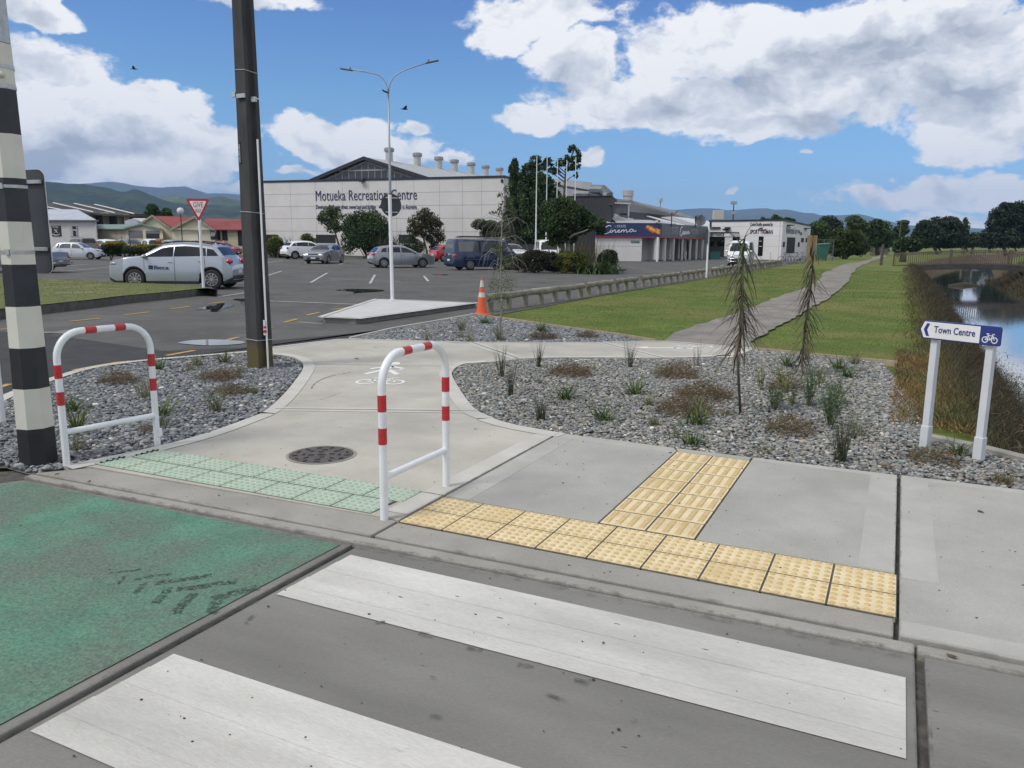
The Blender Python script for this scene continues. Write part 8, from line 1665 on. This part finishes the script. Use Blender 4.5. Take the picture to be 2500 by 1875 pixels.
# lawn blades
LWN = [(.09, .137, .026), (.11, .155, .03), (.13, .175, .038), (.08, .115, .022), (.18, .175, .06)]
path_poly = [(p[0], p[1]) for p in pl2[:m_] ] if False else None
pp_ = [(p[0], p[1]) for p in smoothline(pl_, 1)] + [(p[0], p[1]) for p in smoothline(pr_, 1)][::-1]
def lawn_ok(u, v):
    k = ~in_poly(u, v, pp_)
    for pl in (bedR, bedU, outline): k &= ~in_poly(u, v, pl)
    lim = (u > -9.0) & (u < .75); return k & lim & (v > 10.6 - .0 * u) & ((u > -9.0 + np.maximum(0, 19 - v) * .0)) & ~in_poly(u, v, [(-9.4, 8), (-9.4, 17.5), (-9.1, 17.3), (bedU[-4][0], bedU[-4][1])])
field('grass', 110000, lambda n: rng.uniform(-9, .75, n), lambda n: 10.5 + 50 * rng.uniform(0, 1, n) ** 1.6, .032, .0035, .8, LWN, 'short mown lawn between the log barriers and the stream', seg=1, zoff=.0, keep=lawn_ok)
gi_poly = [(p[0], p[1]) for p in ins]
u_ = [p[0] for p in gi_poly]; v_ = [p[1] for p in gi_poly]
_gu = rng.uniform(min(u_), max(u_), 26000); _gv = rng.uniform(min(v_), max(v_), 26000)
field('grass', 26000, lambda n: _gu, lambda n: _gv, .045, .004, .8, LWN + [(.22, .18, .08)], 'grass on the kerbed island at the left', seg=1, zoff=.235, keep=lambda u, v: in_poly(u, v, gi_poly))
# little reed islet and ducks' mud bar in the stream
mi = g('5', 1035, 1030, -1.55); mb = MB(); 
mb.tube([(mi[0] - 1.2 * CA, mi[1] - 1.2 * SA, -1.56), (mi[0], mi[1], -1.53), (mi[0] + 1.3 * CA, mi[1] + 1.3 * SA, -1.56)], [.12, .28, .1], 8); mb.build('mud_bar', mat('mud', (.05, .04, .03), rough=.8), kind='structure')

# ================================================================ hills
def hmat(name, pal, scale): 
    return mat(name, pal[0], pal[1], scale=scale, detail=12, rough=.95, spec=.1, lo=.40, hi=.60, grain=(.045, .45), c3=(pal[2], scale * .35, .5, .6))
H1M = hmat('hill_bush', [(.013, .026, .018), (.042, .062, .026), (.02, .036, .025)], .011); H2M = hmat('hill_far', [(.03, .05, .04), (.05, .07, .05), (.035, .05, .04)], .002)
def hills(name, k, prof, D, depth, m, seed, bumps=.06, n=160, rows=26):
    az = [azel(k, x, y) for x, y in prof]; a = np.array([q[0] for q in az]); e = np.array([q[1] for q in az]); o = np.argsort(a); a, e = a[o], e[o]
    A_ = np.linspace(a[0], a[-1], n); E_ = np.interp(A_, a, e); r = np.random.default_rng(seed); V = []
    ph = r.uniform(0, 6.28, 12); fr_ = r.uniform(.6, 1.4, 12)
    for j in range(rows):
        q = j / (rows - 1); dd = D * (1 - depth * (1 - q)); 
        for i in range(n):
            x = A_[i] * 40; hz_ = math.tan(E_[i]) * D
            bump = sum(math.sin(x * fr_[t] * (1.2 + t * .9) + ph[t] + q * (3 + t) * 1.7) / (1.5 + t) for t in range(8)) * bumps
            sh = q ** 1.25; h = hz_ * (sh + bump * math.sin(q * math.pi) * 1.3); V.append((math.sin(A_[i]) * dd, math.cos(A_[i]) * dd, EYE * q + h - 3 * (1 - q)))
    q0 = len(V)
    for i in range(n): dd = D * 1.15; V.append((math.sin(A_[i]) * dd, math.cos(A_[i]) * dd, -5))
    idx = np.arange((rows + 1) * n).reshape(rows + 1, n); F = np.stack([idx[:-1, :-1].ravel(), idx[:-1, 1:].ravel(), idx[1:, 1:].ravel(), idx[1:, :-1].ravel()], 1)
    return npmesh(name, np.array(V), F, m, smooth=True, kind='structure')
def jit(P_, s, seed):
    r = random.Random(seed); o = []
    for (x0, y0), (x1, y1) in zip(P_, P_[1:]):
        for i in range(6): q = i / 6; o.append((x0 + (x1 - x0) * q, y0 + (y1 - y0) * q + r.uniform(-s, s)))
    return o + [P_[-1]]
hills('hills', '1', jit([(-1500, 260), (-800, 200), (-300, 175), (0, 160), (385, 150), (480, 158), (560, 165), (700, 170), (830, 188), (900, 200), (1000, 232), (1060, 236), (1130, 215), (1180, 222), (1250, 252), (1350, 292), (1450, 322), (1550, 338), (1700, 342), (1850, 350), (2040, 352), (2400, 380), (3200, 430), (4200, 480)], 3.0, 1), 2600, .5, H1M, 3)
hills('hills', '1', jit([(900, 330), (1100, 300), (1250, 290), (1370, 282), (1480, 270), (1560, 285), (1700, 300), (1780, 285), (1860, 274), (1950, 295), (2040, 312), (2300, 330), (3000, 380)], 3.0, 5), 3600, .3, hmat('hill_pasture', [(.06, .09, .03), (.13, .16, .05), (.035, .06, .03)], .005), 9)
hills('hills', '1', jit([(-2000, 200), (300, 190), (700, 168), (820, 158), (950, 151), (1050, 165), (1150, 185), (1350, 200), (1450, 194), (1560, 190), (1640, 215), (1750, 250), (1880, 248), (2040, 262), (2400, 300), (3500, 400)], 1.5, 2), 7500, .35, H2M, 4, bumps=.04)
hills('hills', '4', jit([(-3000, 330), (-1800, 300), (-700, 250), (-300, 235), (0, 215), (120, 208), (230, 200), (340, 204), (430, 220), (540, 214), (620, 208), (750, 199), (830, 215), (950, 211), (1080, 240), (1170, 243), (1220, 264), (1400, 260), (1550, 250), (1650, 275), (1800, 310), (1950, 345), (2150, 358), (2400, 365), (2800, 380), (3400, 400)], 1.6, 6), 8000, .35, H2M, 8, bumps=.05)
# ---- air
hz = MB(); hz.box((0, 4000, 318), (18000, 14000, 642)); hm = bpy.data.materials.new('haze'); hm.use_nodes = True; N = hm.node_tree.nodes; Lk = hm.node_tree.links; N.remove(N['Principled BSDF']); pv = N.new('ShaderNodeVolumePrincipled'); pv.inputs['Color'].default_value = (.42, .62, 1., 1); pv.inputs['Density'].default_value = .0001; pv.inputs['Anisotropy'].default_value = .0
Lk.new(pv.outputs[0], N['Material Output'].inputs['Volume'])
hazeo = hz.build('haze', hm, kind='stuff')
